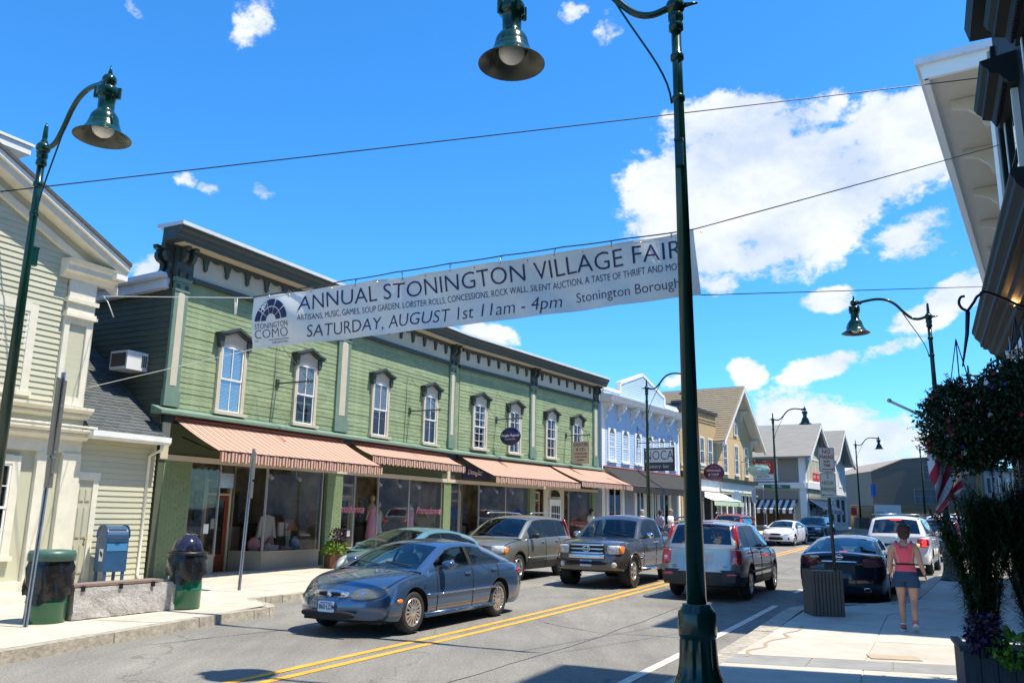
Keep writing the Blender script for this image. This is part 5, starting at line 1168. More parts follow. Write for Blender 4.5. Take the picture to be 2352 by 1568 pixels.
btext('ARTISANS, MUSIC, GAMES, SOUP GARDEN, LOBSTER ROLLS, CONCESSIONS, ROCK WALL, SILENT AUCTION, A TASTE OF THRIFT AND MORE', .128, .475, .155, width=.850, bold=-.001)
btext('SATURDAY, AUGUST 1st 11am - 4pm', .15, .20, .31, width=.585, shear=.14, bold=-.003)
btext('Stonington Borough', .765, .21, .22, width=.20, bold=-.002)
btext('STONINGTON', .010, .40, .145, width=.092, bold=-.001); btext('COMO', .010, .245, .24, width=.090, bold=-.004); btext('THECOMO.ORG', .055, .075, .055, width=.042)
def flat(pts, o=.006):
    m_ = MB(); m_.add([bpos(s, t, o) for s, t in pts], [tuple(range(len(pts)))]); return m_
MB().add([bpos(s, t, .006) for s, t in ((.008, .125), (.10, .125), (.10, .135), (.008, .135))], [(0, 1, 2, 3)]).build('rule', INK, bn, NB)
# fanlight emblem
em = MB(); cx_, cy_ = .055, .50; RX = .046; RY = .42
for ring, (r0, r1, n_) in enumerate(((.32, .62, 5), (.68, 1.0, 5))):
    for k in range(n_):
        a0 = pi*k/n_+.035; a1 = pi*(k+1)/n_-.035; q = []
        for u in range(5): a = a0+(a1-a0)*u/4; q.append((cx_-RX*r1*cos(a), cy_+RY*r1*sin(a)))
        for u in range(4, -1, -1): a = a0+(a1-a0)*u/4; q.append((cx_-RX*r0*cos(a), cy_+RY*r0*sin(a)))
        em.add([bpos(s, t, .006) for s, t in q], [tuple(range(len(q)))])
em.build('fanlight_emblem', INK, bn, NB)
st = MB()
for (sx, sy, r) in ((cx_-.024, cy_+.27, .011), (cx_-.018, cy_+.34, .006)):
    q = []
    for k in range(10): a = pi/2+k*pi/5; rr = r if k % 2 == 0 else r*.4; q.append((sx+rr*cos(a), sy+rr*sin(a)*BWID/BHT))
    st.add([bpos(s, t, .009) for s, t in q], [tuple(range(10))])
st.build('star', WPRINT, bn, NB)
# hooks and grommets along the top
def upw(s): p = TL.lerp(TRt, s); return Vector((p.x, p.y, p.z+.02+.10*sin(pi*min(1, s*1.02))*.55))
for k in range(9):
    s = .045+k*.114
    MB().tube([upw(s), bpos(s, .975, .01)+Vector((.015, 0, 0)), bpos(s, .96, .012), upw(s)+Vector((.03, 0, 0))], .006, 5).build('hook', ALU, bn, NB)
    MB().lathe([(.014, 0), (.014, .004)], 10, Tr(*bpos(s+.057, .95, .008)) @ Rx(pi/2)).build('grommet', BRASS, bn, NB)
def wire(name, pts, r, label, m=WIRE, sag=0):
    p = [Vector(q) for q in pts]; out = []
    for a, c_ in zip(p, p[1:]):
        for k in range(13): q = a.lerp(c_, k/12); q.z -= sag*4*(k/12)*(1-k/12); out.append(q)
    e = MB().tube(out, r, 6).build(name, m); tag(e, label, 'wire'); return e
WR_END = (FR @ Vector((18.2, -P0+.1, 8.1)))
wire('top_wire', [TL+Vector((0, 0, .02))]+[upw(k/8) for k in range(1, 9)]+[(12.93, 20.28, 11.68)], .010, 'doubled wire carrying the top edge of the banner up to the dark building', sag=.01)
wire('bottom_right_wire', [BR, (11.3, 18.9, 7.35)], .008, 'thin wire from the lower right corner of the banner to the dark building')
wire('bottom_left_wire', [BL, (-9.81, 18.6, 4.46)], .007, 'pale cord from the lower left corner of the banner to the cream house', ROPE)
wire('tie_wire', [(-10.62, 19.3, 6.83), TL], .008, 'pale wire from the house corner to the banner top cord', ROPE)
wire('high_wire', [(-10.73, 16.0, 8.13), (12.39, 19.15, 13.01)], .013, 'long dark cable crossing the whole sky high over the banner', sag=.02)
ROPEA = Vector((-9.33, 18.3, 6.56)); ROPEB = Vector((-5.18, 14.95, 5.71))
MB_ = MB().tube([ROPEA, ROPEA+Vector((.1, 0, -.12)), ROPEA+Vector((.27, 0, -.47))], .012, 5).tube([ROPEB, ROPEB+Vector((.02, 0, -.30)), ROPEB+Vector((.05, 0, -.30)), ROPEB+Vector((.04, 0, 0))], .010, 5)
tag(MB_.build('loose_rope', ROPE), 'loose pale rope tail dangling from the cord left of the banner', 'rope')
# ================================================================ signs and bins
def bendpole(x, y, z0, h, lean, label, signs=None):
    e = empty('sign_post', Tr(x, y, z0), label, 'sign post')
    prof = [(-.035, -.016), (-.016, -.016), (-.012, .012), (.012, .012), (.016, -.016), (.035, -.016), (.035, -.012), (.019, -.010), (.015, .018), (-.015, .018), (-.019, -.010), (-.035, -.012)]
    M = Matrix(((1, 0, lean[0], 0), (0, 1, lean[1], 0), (0, 0, 1, 0), (0, 0, 0, 1)))
    MB().prism(prof, 0, h, 'z', M=M).build('post', GALV, e)
    return e, M
ALB = mat('bare_aluminium_back', (.22, .215, .185), .5, metal=.6, var=.12, vs=5)
e, M = bendpole(-6.95, 12.55, .15, 3.72, (.028, -.012), 'leaning galvanised post with two street signs seen from behind at the left')
RS_ = Rz(radians(99))
for (z0, z1, w, off) in ((2.25+.20, 3.62, .42, .06), (1.98, 2.42, .32, .05)):
    MB().box(-w/2, w/2, .02, .026, z0, z1).build('sign_back', ALB, e, Tr(.10, -.03, 0) @ RS_)
for z in (2.2, 2.5, 3.2): MB().box(-.03, .03, -.03, .03, z, z+.03).build('bolt', ALU, e, Tr(.07, 0, 0))
e, M = bendpole(-5.63, 18.05, .15+.06, 2.95, (.025, 0), 'thin grey galvanised post with an edge-on sign before the first shop window')
MB().box(-.01, .012, -.16, .16, 2.3, 2.9).build('sign_plate', ALB, e, Tr(.09, 0, 0) @ Rz(.12)); MB().box(-.01, .012, -.13, .13, 1.9, 2.25).build('sign_plate', ALB, e, Tr(.09, 0, 0) @ Rz(.12))
# no parking sign with its slatted box base
SGW = mat('sign_sheet_white', (.62, .62, .56), .4); RED = mat('sign_red_print', (.28, .012, .02), .5); GRN = mat('sign_green_print', (.01, .16, .07), .5)
ps = empty('parking_sign', Tr(5.98, 15.6, ground(15.6)+.15), 'no parking any time and two hour parking signs on one dark post', 'street sign')
MB().tube([(0, 0, .02), (-.06, 0, 3.05)], .032, 10).build('post', mat('dark_post', (.03, .035, .03), .4), ps)
def rrect(w, h, r, n=5):
    q = []
    for cx, cy, a0 in ((w/2-r, h/2-r, 0), (-w/2+r, h/2-r, pi/2), (-w/2+r, -h/2+r, pi), (w/2-r, -h/2+r, 3*pi/2)):
        for k in range(n+1): a = a0+pi/2*k/n; q.append((cx+r*cos(a), cy+r*sin(a)))
    return q
def sgn_plate(zc, w, h, lines, m, arrow):
    T = Tr(-.06, -.04, zc)
    p = MB().prism(rrect(w, h, .03), -.004, 0).build('sign_plate', SGW, ps, T)
    b_ = MB(); o = rrect(w-.02, h-.02, .026); i_ = rrect(w-.034, h-.034, .02); n = len(o)
    b_.add([(a, -.0055, c_) for a, c_ in o]+[(a, -.0055, c_) for a, c_ in i_], [(k, (k+1) % n, n+(k+1) % n, n+k) for k in range(n)]).build('border', m, p)
    for s, sz, zz, xs in lines: text(s, sz, m, p, Tr(0, -.0055, zz) @ Rx(pi/2), .0008, xs=xs, bold=.001)
    a = arrow; MB().box(-.09, .09, -.0065, -.005, -h/2+.05, -h/2+.063).prism([(a*.09, -h/2+.035), (a*.125, -h/2+.0565), (a*.09, -h/2+.078)], -.0065, -.005).build('arrow', m, p)
sgn_plate(2.80, .30, .46, (('NO', .115, .15, .9), ('PARKING', .10, .05, .60), ('ANY', .07, -.035, .9), ('TIME', .07, -.105, .9)), RED, 1)
sgn_plate(2.33, .30, .46, (('2', .10, .155, .8), ('HOUR', .10, .04, .75), ('PARKING', .10, -.075, .60)), GRN, -1)
SLAT = mat('weathered_slat', (.12, .095, .075), .8, var=.25, vs=5, streak=(8, 8, .5), bump=.2, bs=30)
def slatbox(x, y, z, ang, w, h, label, grp='slatted wooden boxes round the posts', n=9, k=1):
    e = empty('slatted_box', Tr(x, y, z) @ Rz(ang), label, 'planter box', grp)
    MB().box(-w/2+.03, w/2-.03, -w/2+.03, w/2-.03, 0, h-.02).build('core', BLACK, e)
    for side in range(4):
        for j in range(n):
            a = -w/2+w*j/n; piece('slat', SLAT, e, a+.006, a+w/n-.006, -w/2, -w/2+.022, .0, h, Rz(side*pi/2))
    return e
slatbox(5.82, 15.85, ground(15.8)+.15, radians(-3), .57, .80, 'weathered slatted wooden box at the foot of the no parking sign')
slatbox(32.5, 77.7, ground(77)+.12, 0, 1.0, 1.0, 'far slatted wooden box at the foot of the lamp by the cedar fence')
BAG = mat('black_bin_bag', (.012, .012, .013), .22, bump=.7, bs=7); DRUM = mat('green_drum_enamel', (.012, .13, .055), .3, coat=.4, var=.1, vs=3)
def drum(x, y, z, domed, label):
    e = empty('litter_bin', Tr(x, y, z), label, 'litter bin', 'green drum litter bins with black bags')
    R = .285
    MB().lathe([(R-.01, 0), (R, .01), (R, .29), (R+.012, .305), (R, .32), (R, .58), (R+.012, .595), (R, .61), (R, .86)], 32).build('drum', DRUM, e)
    bg_ = MB(); n = 48
    lo = .50 if domed else .36
    def bp_(i, j):
        a = 2*pi*i/n; w = .012*sin(a*7+j)+.010*sin(a*13+j*2.3)
        zl = lo+.07*sin(a*2+1)+.04*sin(a*5)
        z_ = zl+(.93-zl)*j/8; r = R+.035+w*(1.3-j/8)+(.015 if j < 7 else -.01)
        return (r*cos(a), r*sin(a), z_)
    bg_.grid(bp_, n, 8); bg_.build('bag', BAG, e, smooth=True)
    if domed:
        MB().lathe([(R+.05, .90), (R+.06, .92), (R+.06, .945), (R-.02, .96)], 32).build('rim', BLACK, e)
        MB().lathe([(R-.03, .945)]+[((R-.02)*cos(a*pi/20), .95+.30*sin(a*pi/20)) for a in range(0, 11)], 32).build('dome_lid', mat('purple_black_plastic', (.018, .016, .035), .12, spec=.7), e, smooth=True)
    else:
        MB().lathe([(R+.045, .90), (R+.05, .90), (R+.05, 1.0), (R+.03, 1.05), (R-.08, 1.06), (R-.09, 1.0)], 32).build('ring_lid', mat('grey_green_plastic', (.05, .12, .09), .4), e, smooth=True)
    return e
drum(-6.99, 13.1, .15, False, 'green drum bin with open grey green ring lid beside the leaning post')
drum(-5.68, 15.12, .15+.02, True, 'green drum bin with black domed lid at the right end of the stone bench')
# granite bench with a plank seat
gb_ = empty('stone_bench', Tr(-6.35, 14.2, .16) @ Rz(atan2(1.6, .93)), 'rough split granite block bench with a weathered plank top by the kerb', 'bench')
import bmesh
def roughblock(x0, x1, y0, y1, z0, z1, seed=1):
    bm = bmesh.new(); bmesh.ops.create_cube(bm, size=1)
    bmesh.ops.scale(bm, vec=(x1-x0, y1-y0, z1-z0), verts=bm.verts); bmesh.ops.translate(bm, vec=((x0+x1)/2, (y0+y1)/2, (z0+z1)/2), verts=bm.verts)
    bmesh.ops.subdivide_edges(bm, edges=[e_ for e_ in bm.edges if e_.calc_length() > 1], cuts=28, use_grid_fill=True)
    bmesh.ops.subdivide_edges(bm, edges=[e_ for e_ in bm.edges if e_.calc_length() > .15], cuts=7, use_grid_fill=True)
    for v in bm.verts:
        edge = abs(v.co.y-y0) < .001 or abs(v.co.x-x0) < .001
        n_ = noise.fractal(v.co*4+Vector((seed, 0, 0)), 1, 2, 4)
        if v.co.z < z0+.02: v.co.z += .03*abs(n_)
        if edge: v.co.y += .020*n_; v.co.x += .012*noise.noise(v.co*9)
        elif v.co.z < z1-.01: v.co.y += .012*n_
        else: v.co.z += .004*n_
    me = bpy.data.meshes.new('block'); bm.to_mesh(me); bm.free(); return me
me = roughblock(-.98, 1.02, -.22, .22, .0, .47); me.materials.append(mat('split_granite', (.42, .40, .38), .85, var=.25, vs=30, detail=8, bump=.6, bs=45)); place(bpy.data.objects.new('block', me), gb_)
PLK = mat('weathered_plank', (.24, .17, .14), .8, var=.2, vs=4, streak=(.6, 8, 8), bump=.2, bs=30)
for k in range(2): MB().box(-.99, .62, -.20+k*.165, -.045+k*.165, .485, .525).build('plank', PLK, gb_)
for x in (-.85, -.2, .4): MB().box(x-.03, x+.03, -.235, .14, .455, .49).box(x-.03, x+.03, -.24, -.225, .42, .50).build('iron_strap', BLACK, gb_)
# mailbox
mb = empty('mailbox', Tr(-8.72, 18.75, .2) @ Rz(radians(48)), 'blue street collection mailbox before the cream wing', 'mailbox')
POB = mat('mail_blue', (.013, .068, .16), .42, var=.12, vs=4, coat=.1)
prof = [(-.26, .30), (.26, .30), (.26, 1.02)]+[(.26*cos(a*pi/12), 1.02+.25*sin(a*pi/12)) for a in range(1, 12)]+[(-.26, 1.02)]
MB().prism(prof, -.24, .24, 'x').build('body', POB, mb, Rz(0))
rim = MB()
for sx in (-.25, .24):
    o_ = [(.27*cos(a*pi/12), 1.02+.26*sin(a*pi/12)) for a in range(13)]
    for (a, c_), (d_, e_) in zip(o_, o_[1:]): rim.box(sx, sx+.015, min(a, d_)-.006, max(a, d_)+.006, min(c_, e_)-.008, max(c_, e_)+.008)
rim.build('edge_rim', POB, mb)
for x in (-.22, .16):
    for y in (-.24, .20): MB().box(x, x+.06, y, y+.04, 0, .31).build('leg', POB, mb)
MB().prism([(-.255, .98), (-.275, .99), (-.20, 1.20), (-.17, 1.19)], -.19, .19, 'x').build('pull_door', mat('slot_dark', (.005, .01, .03), .5), mb)
MB().box(-.21, .21, -.28, -.255, .93, .985).box(-.05, .05, -.30, -.26, .94, .96).build('pull_handle', POB, mb); MB().box(-.22, .22, -.268, -.258, .74, .90).build('label_plate', mat('mail_blue_light', (.05, .20, .40), .4), mb)
MB().box(-.244, -.241, -.16, .04, .52, .78).build('postal_decal', mat('decal_white', (.7, .7, .68), .5), mb, Rx(0))
MB().prism([(-.14, .68), (-.02, .74), (.02, .70), (-.05, .62), (-.12, .60)], -.2475, -.2445, 'x').build('postal_eagle', NAVY, mb)
# far street signs: blade sign, parking sign
bs_ = empty('street_name_sign', Tr(17.7, 55.5, ground(55)+.1), 'green street name blade and backs of two signs on thin posts at the side street', 'street sign')
MB().box(-.9, .9, -.02, .02, 3.2, 3.45).build('blade', mat('blade_green', (.01, .10, .05), .4), bs_); text('GRAVEL', .2, WPRINT, bs_, Tr(0, -.025, 3.32) @ Rx(pi/2)); MB().tube([(-.9, 0, 0), (-.9, 0, 3.4)], .03, 6).build('post', GALV, bs_)
ss = empty('stop_sign', Tr(15.3, 56.5, ground(56)+.1), 'pale back of a stop sign on a thin post at the side street', 'street sign')
MB().prism([(.4*cos(pi/8+k*pi/4), 2.6+.4*sin(pi/8+k*pi/4)) for k in range(8)], -.01, .01).build('sign_back', ALU, ss, Rz(.4)); MB().tube([(0, .03, 0), (0, .03, 3.0)], .03, 6).build('post', GALV, ss)
ss = empty('side_street_sign', Tr(16.6, 57.0, ground(57)+.1), 'narrow pale sign back on a post just right of the stop sign', 'street sign')
MB().box(-.25, .25, -.01, .01, 2.2, 3.1).build('sign_back', ALU, ss, Rz(.7)); MB().tube([(0, .03, 0), (0, .03, 3.1)], .03, 6).build('post', GALV, ss)
hp = empty('blue_post_sign', Tr(32.9, 76, ground(76)+.1), 'narrow blue sign on a thin post in front of the cedar fence', 'street sign')
MB().box(-.12, .32, -.01, .01, 2.9, 4.0).build('plate', mat('sign_blue', (.02, .14, .55), .4), hp); MB().tube([(0, 0.02, 0), (0, .02, 4)], .04, 6).build('post', GALV, hp)
wp = empty('notice_board', Tr(33.2, 76.5, ground(76)), 'white notice board in front of the cedar fence', 'notice board')
MB().box(0, 2.4, -.03, .03, .5, 2.3).build('board', WF, wp); MB().box(.1, .8, -.04, -.031, 1.2, 1.7).build('print', mat('pale_print', (.4, .6, .65), .5), wp); MB().box(.1, .2, -.05, .05, 0, .6).box(2.2, 2.3, -.05, .05, 0, .6).build('leg', ALU, wp)
rbx = empty('call_box', Tr(31.5, 77, ground(77)), 'small red box on a post by the cedar fence', 'box')
MB().box(-.25, .25, -.1, .1, 1.3, 2.0).build('box', REDS, rbx); MB().tube([(0, 0, 0), (0, 0, 1.4)], .04, 6).build('post', GALV, rbx)
# ================================================================ vehicles
def curve(pts):
    "smooth interpolation through (x, v) points without overshoot"
    xs = [p[0] for p in pts]; vs = [p[1] for p in pts]; n = len(pts)
    sl = [(vs[i+1]-vs[i])/(xs[i+1]-xs[i]) for i in range(n-1)]
    tg = [sl[0]]+[0 if sl[i-1]*sl[i] <= 0 else 2*sl[i-1]*sl[i]/(sl[i-1]+sl[i]) for i in range(1, n-1)]+[sl[-1]]
    def f(x):
        if x <= xs[0]: return vs[0]
        if x >= xs[-1]: return vs[-1]
        i = max(k for k in range(n-1) if xs[k] <= x); h = xs[i+1]-xs[i]; t = (x-xs[i])/h
        return (2*t**3-3*t*t+1)*vs[i]+(t**3-2*t*t+t)*h*tg[i]+(-2*t**3+3*t*t)*vs[i+1]+(t**3-t*t)*h*tg[i+1]
    return f
def paint(name, col, metal=.45, rough=.32):
    return mat(name, col, rough, metal=metal, coat=1.0, spec=.5, var=.04, vs=1.5)
TRIM = mat('black_trim_plastic', (.022, .022, .023), .5); CHROME = mat('chrome', (.72, .73, .75), .12, metal=1); RIMM = mat('alloy_rim', (.62, .60, .57), .28, metal=.85)
SEAM = mat('panel_gap', (.008, .008, .009), .8); CARGL = glass('car_glass', (.40, .48, .50), refl=.06); TINTGL = glass('tinted_car_glass', (.06, .07, .08), refl=.10); SCRGL = glass('windscreen_glass', (.58, .72, .70), refl=.05)
HLG = mat('headlight_lens', (.55, .56, .54), .08, spec=.8, coat=1, var=.35, vs=14); TLR = mat('tail_light_red', (.45, .008, .012), .12, coat=1, spec=.8); AMB = mat('amber_lens', (.85, .22, .02), .15, coat=1); PLT = mat('plate_blue_white', (.50, .62, .74), .4); PLK_ = mat('plate_print', (.01, .015, .05), .5)
LITR = mat('lit_brake_light', (1, .03, .02), .3, emit=3.2); SEATM = mat('grey_seat', (.17, .17, .165), .8); SEATD = mat('dark_seat', (.05, .045, .04), .8)
WHEELS = {}
def wheel_meshes(R, rr, w, spokes, kind):
    k = (R, rr, w, spokes, kind)
    if k in WHEELS: return WHEELS[k]
    t = MB().lathe([(rr, -w/2+.01), (rr+.02, -w/2), (R-.035, -w/2), (R-.008, -w/2+.03), (R, -w/2+.05), (R, w/2-.05), (R-.008, w/2-.03), (R-.035, w/2), (rr+.02, w/2), (rr, w/2-.01)], 36, Rx(pi/2), caps=False)
    if kind == 'knobby':
        for q in range(26):
            for s_ in (-1, 1): t.box(-.03, .03, s_*w/2-.03, s_*w/2+.03, R-.045, R+.006, Ry(q*2*pi/26))
    tm = t.mesh('tyre', RUBBER, smooth=True)
    r = MB(); y = -w/2+.015     # outer face at -y
    r.lathe([(rr+.002, 0), (rr+.004, .012), (rr-.018, .016), (rr-.028, .0), (rr-.03, -.06)], 36, Tr(0, y, 0) @ Rx(pi/2), caps=False)
    hub = .055 if kind != 'cap' else .085
    r.lathe([(0.001, .018), (hub*.6, .018), (hub, .006), (hub, -.02)], 20, Tr(0, y, 0) @ Rx(pi/2), caps=False)
    for q in range(spokes):
        a = q*2*pi/spokes; w0, w1_ = (.022, .034) if kind != 'cap' else (.012, .020)
        if kind == 'fat': w0, w1_ = .028, .045
        v = [(-w0, y-.012, hub*.8), (w0, y-.012, hub*.8), (w1_, y-.010, rr-.012), (-w1_, y-.010, rr-.012), (-w0, y+.03, hub*.8), (w0, y+.03, hub*.8), (w1_, y+.03, rr-.012), (-w1_, y+.03, rr-.012)]
        r.add([Ry(a) @ Vector(p) for p in v], [(0, 1, 2, 3), (0, 4, 5, 1), (1, 5, 6, 2), (2, 6, 7, 3), (3, 7, 4, 0)])
    rm = r.mesh('rim', RIMM, fix=True)
    bk = MB().lathe([(.001, 0), (rr-.005, 0), (rr-.005, .05)], 24, Tr(0, y+.05, 0) @ Rx(pi/2), caps=False).mesh('brake', mat('wheel_shadow', (.02, .02, .02), .7))
    WHEELS[k] = (tm, rm, bk); return WHEELS[k]
def car(x, y, ang, S, pm, label, cat='car', plate=None, group=None, driver=None, z=None, detail=1):
    "ang: compass heading of the nose, clockwise from +y. Body coordinates: u from nose to tail, v to the left, w up"
    L, Wd, wb, fo, R = S['L'], S['W'], S['wb'], S['fo'], S['R']; clr = S.get('clr', .24); xc = fo+wb/2
    top, belt, roof = curve(S['top']), curve(S['belt']), curve(S['roof'])
    g0, g1 = S['roof'][0][0], S['roof'][-1][0]; H = max(p[1] for p in S['roof'])
    nose = curve(S.get('nose', [(.2, .10), (.35, .0), (.55, .0), (.7, .05), (1.2, .12)])); tail = curve(S.get('tail', [(.2, .10), (.35, .02), (.6, .0), (.9, .05), (1.3, .06)]))
    bf, br = S.get('bf', .30), S.get('br', .16)
    kf, kr = S.get('kf', .12), S.get('kr', .09); tum = S.get('tum', .32); Ra = R+S.get('arch', .055)
    zz = ground(y) if z is None else z
    slope = 0
    e = empty(S['name'], Tr(x, y, zz) @ Rz(pi/2-radians(ang)), label, cat, group)
    def hwx(u):
        w = Wd/2; lf, lr = .9, .8
        if u < lf: w *= 1-kf*(1-u/lf)**2.2
        if u > L-lr: w *= 1-kr*((u-(L-lr))/lr)**2.2
        return w
    sprof = curve(S.get('side', [(0, .93), (.12, .975), (.35, .995), (.55, 1.0), (.8, .985), (1, .94)]))
    def hw(u, w_): zs = belt(u); k = (w_-clr)/(zs-clr); return hwx(u)*sprof(min(1, max(0, k)))
    def D(u, v, w_):
        uu = u; h_ = max(.2, hwx(u))
        if u < 1.0: k = (1-u)**2; uu += k*(bf*min(1, (v/h_)**2)+nose(w_))
        if u > L-.9: k = ((u-L+.9)/.9)**2; uu -= k*(br*min(1, (v/h_)**2)+tail(w_))
        return Vector((xc-uu, v, w_))
    def arch(u):
        for xw in (fo, fo+wb):
            if abs(u-xw) < Ra: return max(clr, R+sqrt(Ra*Ra-(u-xw)**2))
        return clr+S.get('endlift', .03)*(max(0, 1-u/.5)+max(0, 1-(L-u)/.5))
    st = set([0, .015, .04, .08, .13, L, L-.015, L-.04, L-.08, L-.13])
    u = .2
    while u < L-.18: st.add(round(u, 3)); u += .085
    for xw in (fo, fo+wb):
        for k in range(-8, 9): st.add(round(xw+Ra*sin(k*pi/16), 3))
        st.add(round(xw-Ra-.004, 3)); st.add(round(xw+Ra+.004, 3))
    for p in S['roof']: st.add(round(p[0], 3))
    for p in S['doors']: st.add(round(p, 3))
    st = sorted(st); st = [s for i, s in enumerate(st) if i == 0 or s-st[i-1] > .0035]
    NS = 9; ND = 6
    clad = S.get('clad', 0)
    def ring(u):
        zb, zs, zt = arch(u), belt(u), top(u); zb = min(zb, zs-.03); pts = []
        for k in range(NS):
            w_ = zb+(zs-zb)*k/(NS-1); pts.append((hw(u, w_), w_))
        ys_ = pts[-1][0]
        for k in range(1, ND+1):
            q = k/ND; pts.append((ys_*(1-q), zs+(zt-zs)*min(1, sin(q*pi/2)**.75)))
        return pts
    rings = [ring(u) for u in st]; nr_ = NS+ND
    doors = S['doors']; buckets = {}
    def bk(n):
        if n not in buckets: buckets[n] = MB()
        return buckets[n]
    for i in range(len(st)-1):
        a, c_ = st[i], st[i+1]; mid = (a+c_)/2
        for j in range(nr_-1):
            p = [(a, *rings[i][j]), (c_, *rings[i+1][j]), (c_, *rings[i+1][j+1]), (a, *rings[i][j+1])]
            wm = sum(q[2] for q in p)/4; nm = 'body'
            if j < NS-1:
                kk = (wm-clr)/(belt(mid)-clr)
                if clad and (kk < clad or (arch(mid) > clr+.05 and wm < R+Ra*1.0+.02 and j < 1)): nm = 'cladding'
                else:
                    for di in range(len(doors)-1):
                        if doors[di] < mid < doors[di+1]: nm = 'door%d' % di
            elif j >= NS-1 and mid < g0+.05 and mid > .12: nm = 'hood'
            elif S.get('bed') and S['bed'][0] < mid < S['bed'][1] and j > NS: nm = 'bed'
            for s_ in (-1, 1):
                key = nm if nm in ('body', 'hood', 'cladding', 'bed') else nm+('L' if s_ > 0 else 'R')
                q = [D(t[0], t[1]*s_, t[2]-(.42 if nm == 'bed' else 0)) for t in p]
                if s_ > 0: q = q[::-1]
                bk(key).add(q, [(0, 1, 2, 3)])
    for end, sgn_ in ((0, 1), (-1, -1)):       # nose and tail faces
        rg = rings[end]; u = st[end]
        for j in range(nr_-1):
            for k in range(8):
                f0, f1_ = -1+2*k/8, -1+2*(k+1)/8
                q = [D(u, rg[j][0]*f0, rg[j][1]), D(u, rg[j][0]*f1_, rg[j][1]), D(u, rg[j+1][0]*f1_, rg[j+1][1]), D(u, rg[j+1][0]*f0, rg[j+1][1])]
                if end == 0: q = q[::-1]
                nm = 'cladding' if clad and (rg[j][1]-clr)/(belt(u)-clr) < clad*1.4 else 'body'
                bk(nm).add(q, [(0, 1, 2, 3)])
    # greenhouse
    gs = [g0+(g1-g0)*k/64 for k in range(65)]
    pil = S['pillars']; wsx, rgx = S['ws'], S['rg']; Ath, Cth = S.get('Ath', .09), S.get('Cth', .16)
    def gring(u):
        zs = belt(u)-.01; zr = max(roof(u), zs+.005); k = min(1, (zr-zs)/(H-zs+.001)); crown = .07*k
        yb = hw(u, belt(u))*.975; ze = max(zs+.002, zr-crown); ye = yb-tum*(ze-zs)-.05*k
        if u < wsx: th = Ath
        elif u > rgx: th = Cth
        else: th = .055
        cth = S.get('cq')     # thick rear quarter
        zt_ = max(zs+.001, ze-th); pts = []
        for q in range(5):
            w_ = zs+(zt_-zs)*q/4; kk = (w_-zs)/max(.001, ze-zs); pts.append((yb+(ye-yb)*kk**1.15, w_))
        pts.append((ye+.008, ze-.006))
        for q in range(1, 9):
            f = q/8; yy = ye*(1-f); pts.append((yy, ze+(zr-ze)*(1-(yy/max(ye, .01))**2)))
        return pts
    gr = [gring(u) for u in gs]
    def side_name(m_):
        if m_ < S.get('sw0', g0+.25) or m_ > S.get('sw1', g1-.2): return 'roof_shell'
        for pi_, (px, ph) in enumerate(pil):
            if abs(m_-px) < ph: return 'pillar'
        return 'side_window%d' % sum(1 for px, ph in pil if m_ > px)
    for i in range(64):
        mid = (gs[i]+gs[i+1])/2
        for j in range(len(gr[0])-1):
            if j < 4: nm = side_name(mid)
            elif j == 4: nm = 'roof_shell'
            else:
                nm = 'roof_shell'
                if mid < wsx-.02 and mid > g0+.04 and j > 5: nm = 'windscreen'
                elif mid > rgx+.03 and mid < g1-S.get('rgl', .05) and j > (5): nm = 'rear_window'
                elif S.get('sunroof') and S['sunroof'][0] < mid < S['sunroof'][1] and j > 8: nm = 'sunroof'
            p = [(gs[i], *gr[i][j]), (gs[i+1], *gr[i+1][j]), (gs[i+1], *gr[i+1][j+1]), (gs[i], *gr[i][j+1])]
            for s_ in (-1, 1):
                key = nm+('L' if s_ > 0 else 'R') if nm.startswith('side') else nm
                q = [D(t[0], t[1]*s_, t[2]) for t in p]
                if s_ > 0: q = q[::-1]
                bk(key).add(q, [(0, 1, 2, 3)])
    mats = {'body': pm, 'hood': pm, 'cladding': S.get('cladm', TRIM), 'bed': TRIM, 'roof_shell': S.get('roofm', pm), 'pillar': S.get('pilm', SEAM), 'windscreen': SCRGL, 'rear_window': S.get('rearg', TINTGL), 'sunroof': SEAM}
    names = {'hood': 'bonnet', 'roof_shell': 'roof', 'sunroof': 'sunroof_glass', 'cladding': 'cladding', 'bed': 'load_bed'}
    for k, m_ in buckets.items():
        nm = 'door' if k.startswith('door') else ('side_window' if k.startswith('side') else names.get(k, k))
        mm = pm if k.startswith('door') else (S.get('sideg', CARGL) if k.startswith('side') else mats[k])
        if k.startswith('side') and S.get('open') == k: continue
        m_.build(nm, mm, e, smooth=True, fix=True)
    # gaps round the doors and lids
    gp = MB()
    def sp(u, w_, s_, o=.002): p = D(u, hw(u, w_)*s_, w_); return p+Vector((0, s_*o, 0))
    for s_ in (-1, 1):
        for dx in doors:
            lo = arch(dx)+.02; gp.tube([sp(dx, lo+(belt(dx)-lo)*k/8, s_) for k in range(9)], .007, 4)
        for di in range(len(doors)-1):
            a, c_ = doors[di], doors[di+1]; lo = clr+.055
            gp.tube([sp(a+(c_-a)*k/8, max(lo, arch(a+(c_-a)*k/8)+.015), s_) for k in range(9)], .006, 4)
    hz = [rings_ for rings_ in (0,)]
    for s_ in (-1, 1):
        pts = []
        for k in range(12):
            u = .10+(g0+.05-.10)*k/11; pts.append(D(u, hw(u, belt(u))*.93*s_, belt(u)+(top(u)-belt(u))*.32+.004))
        gp.tube(pts, .007, 4)
    gp.build('panel_gap', SEAM, e)
    bs = MB()
    for s_ in (-1, 1):
        bs.tube([D(g0+.22+(g1-g0-.4)*k/14, hw(g0+.22+(g1-g0-.4)*k/14, belt(g0+.22+(g1-g0-.4)*k/14))*.975*s_, belt(g0+.22+(g1-g0-.4)*k/14)+.004) for k in range(15)], .010, 5)
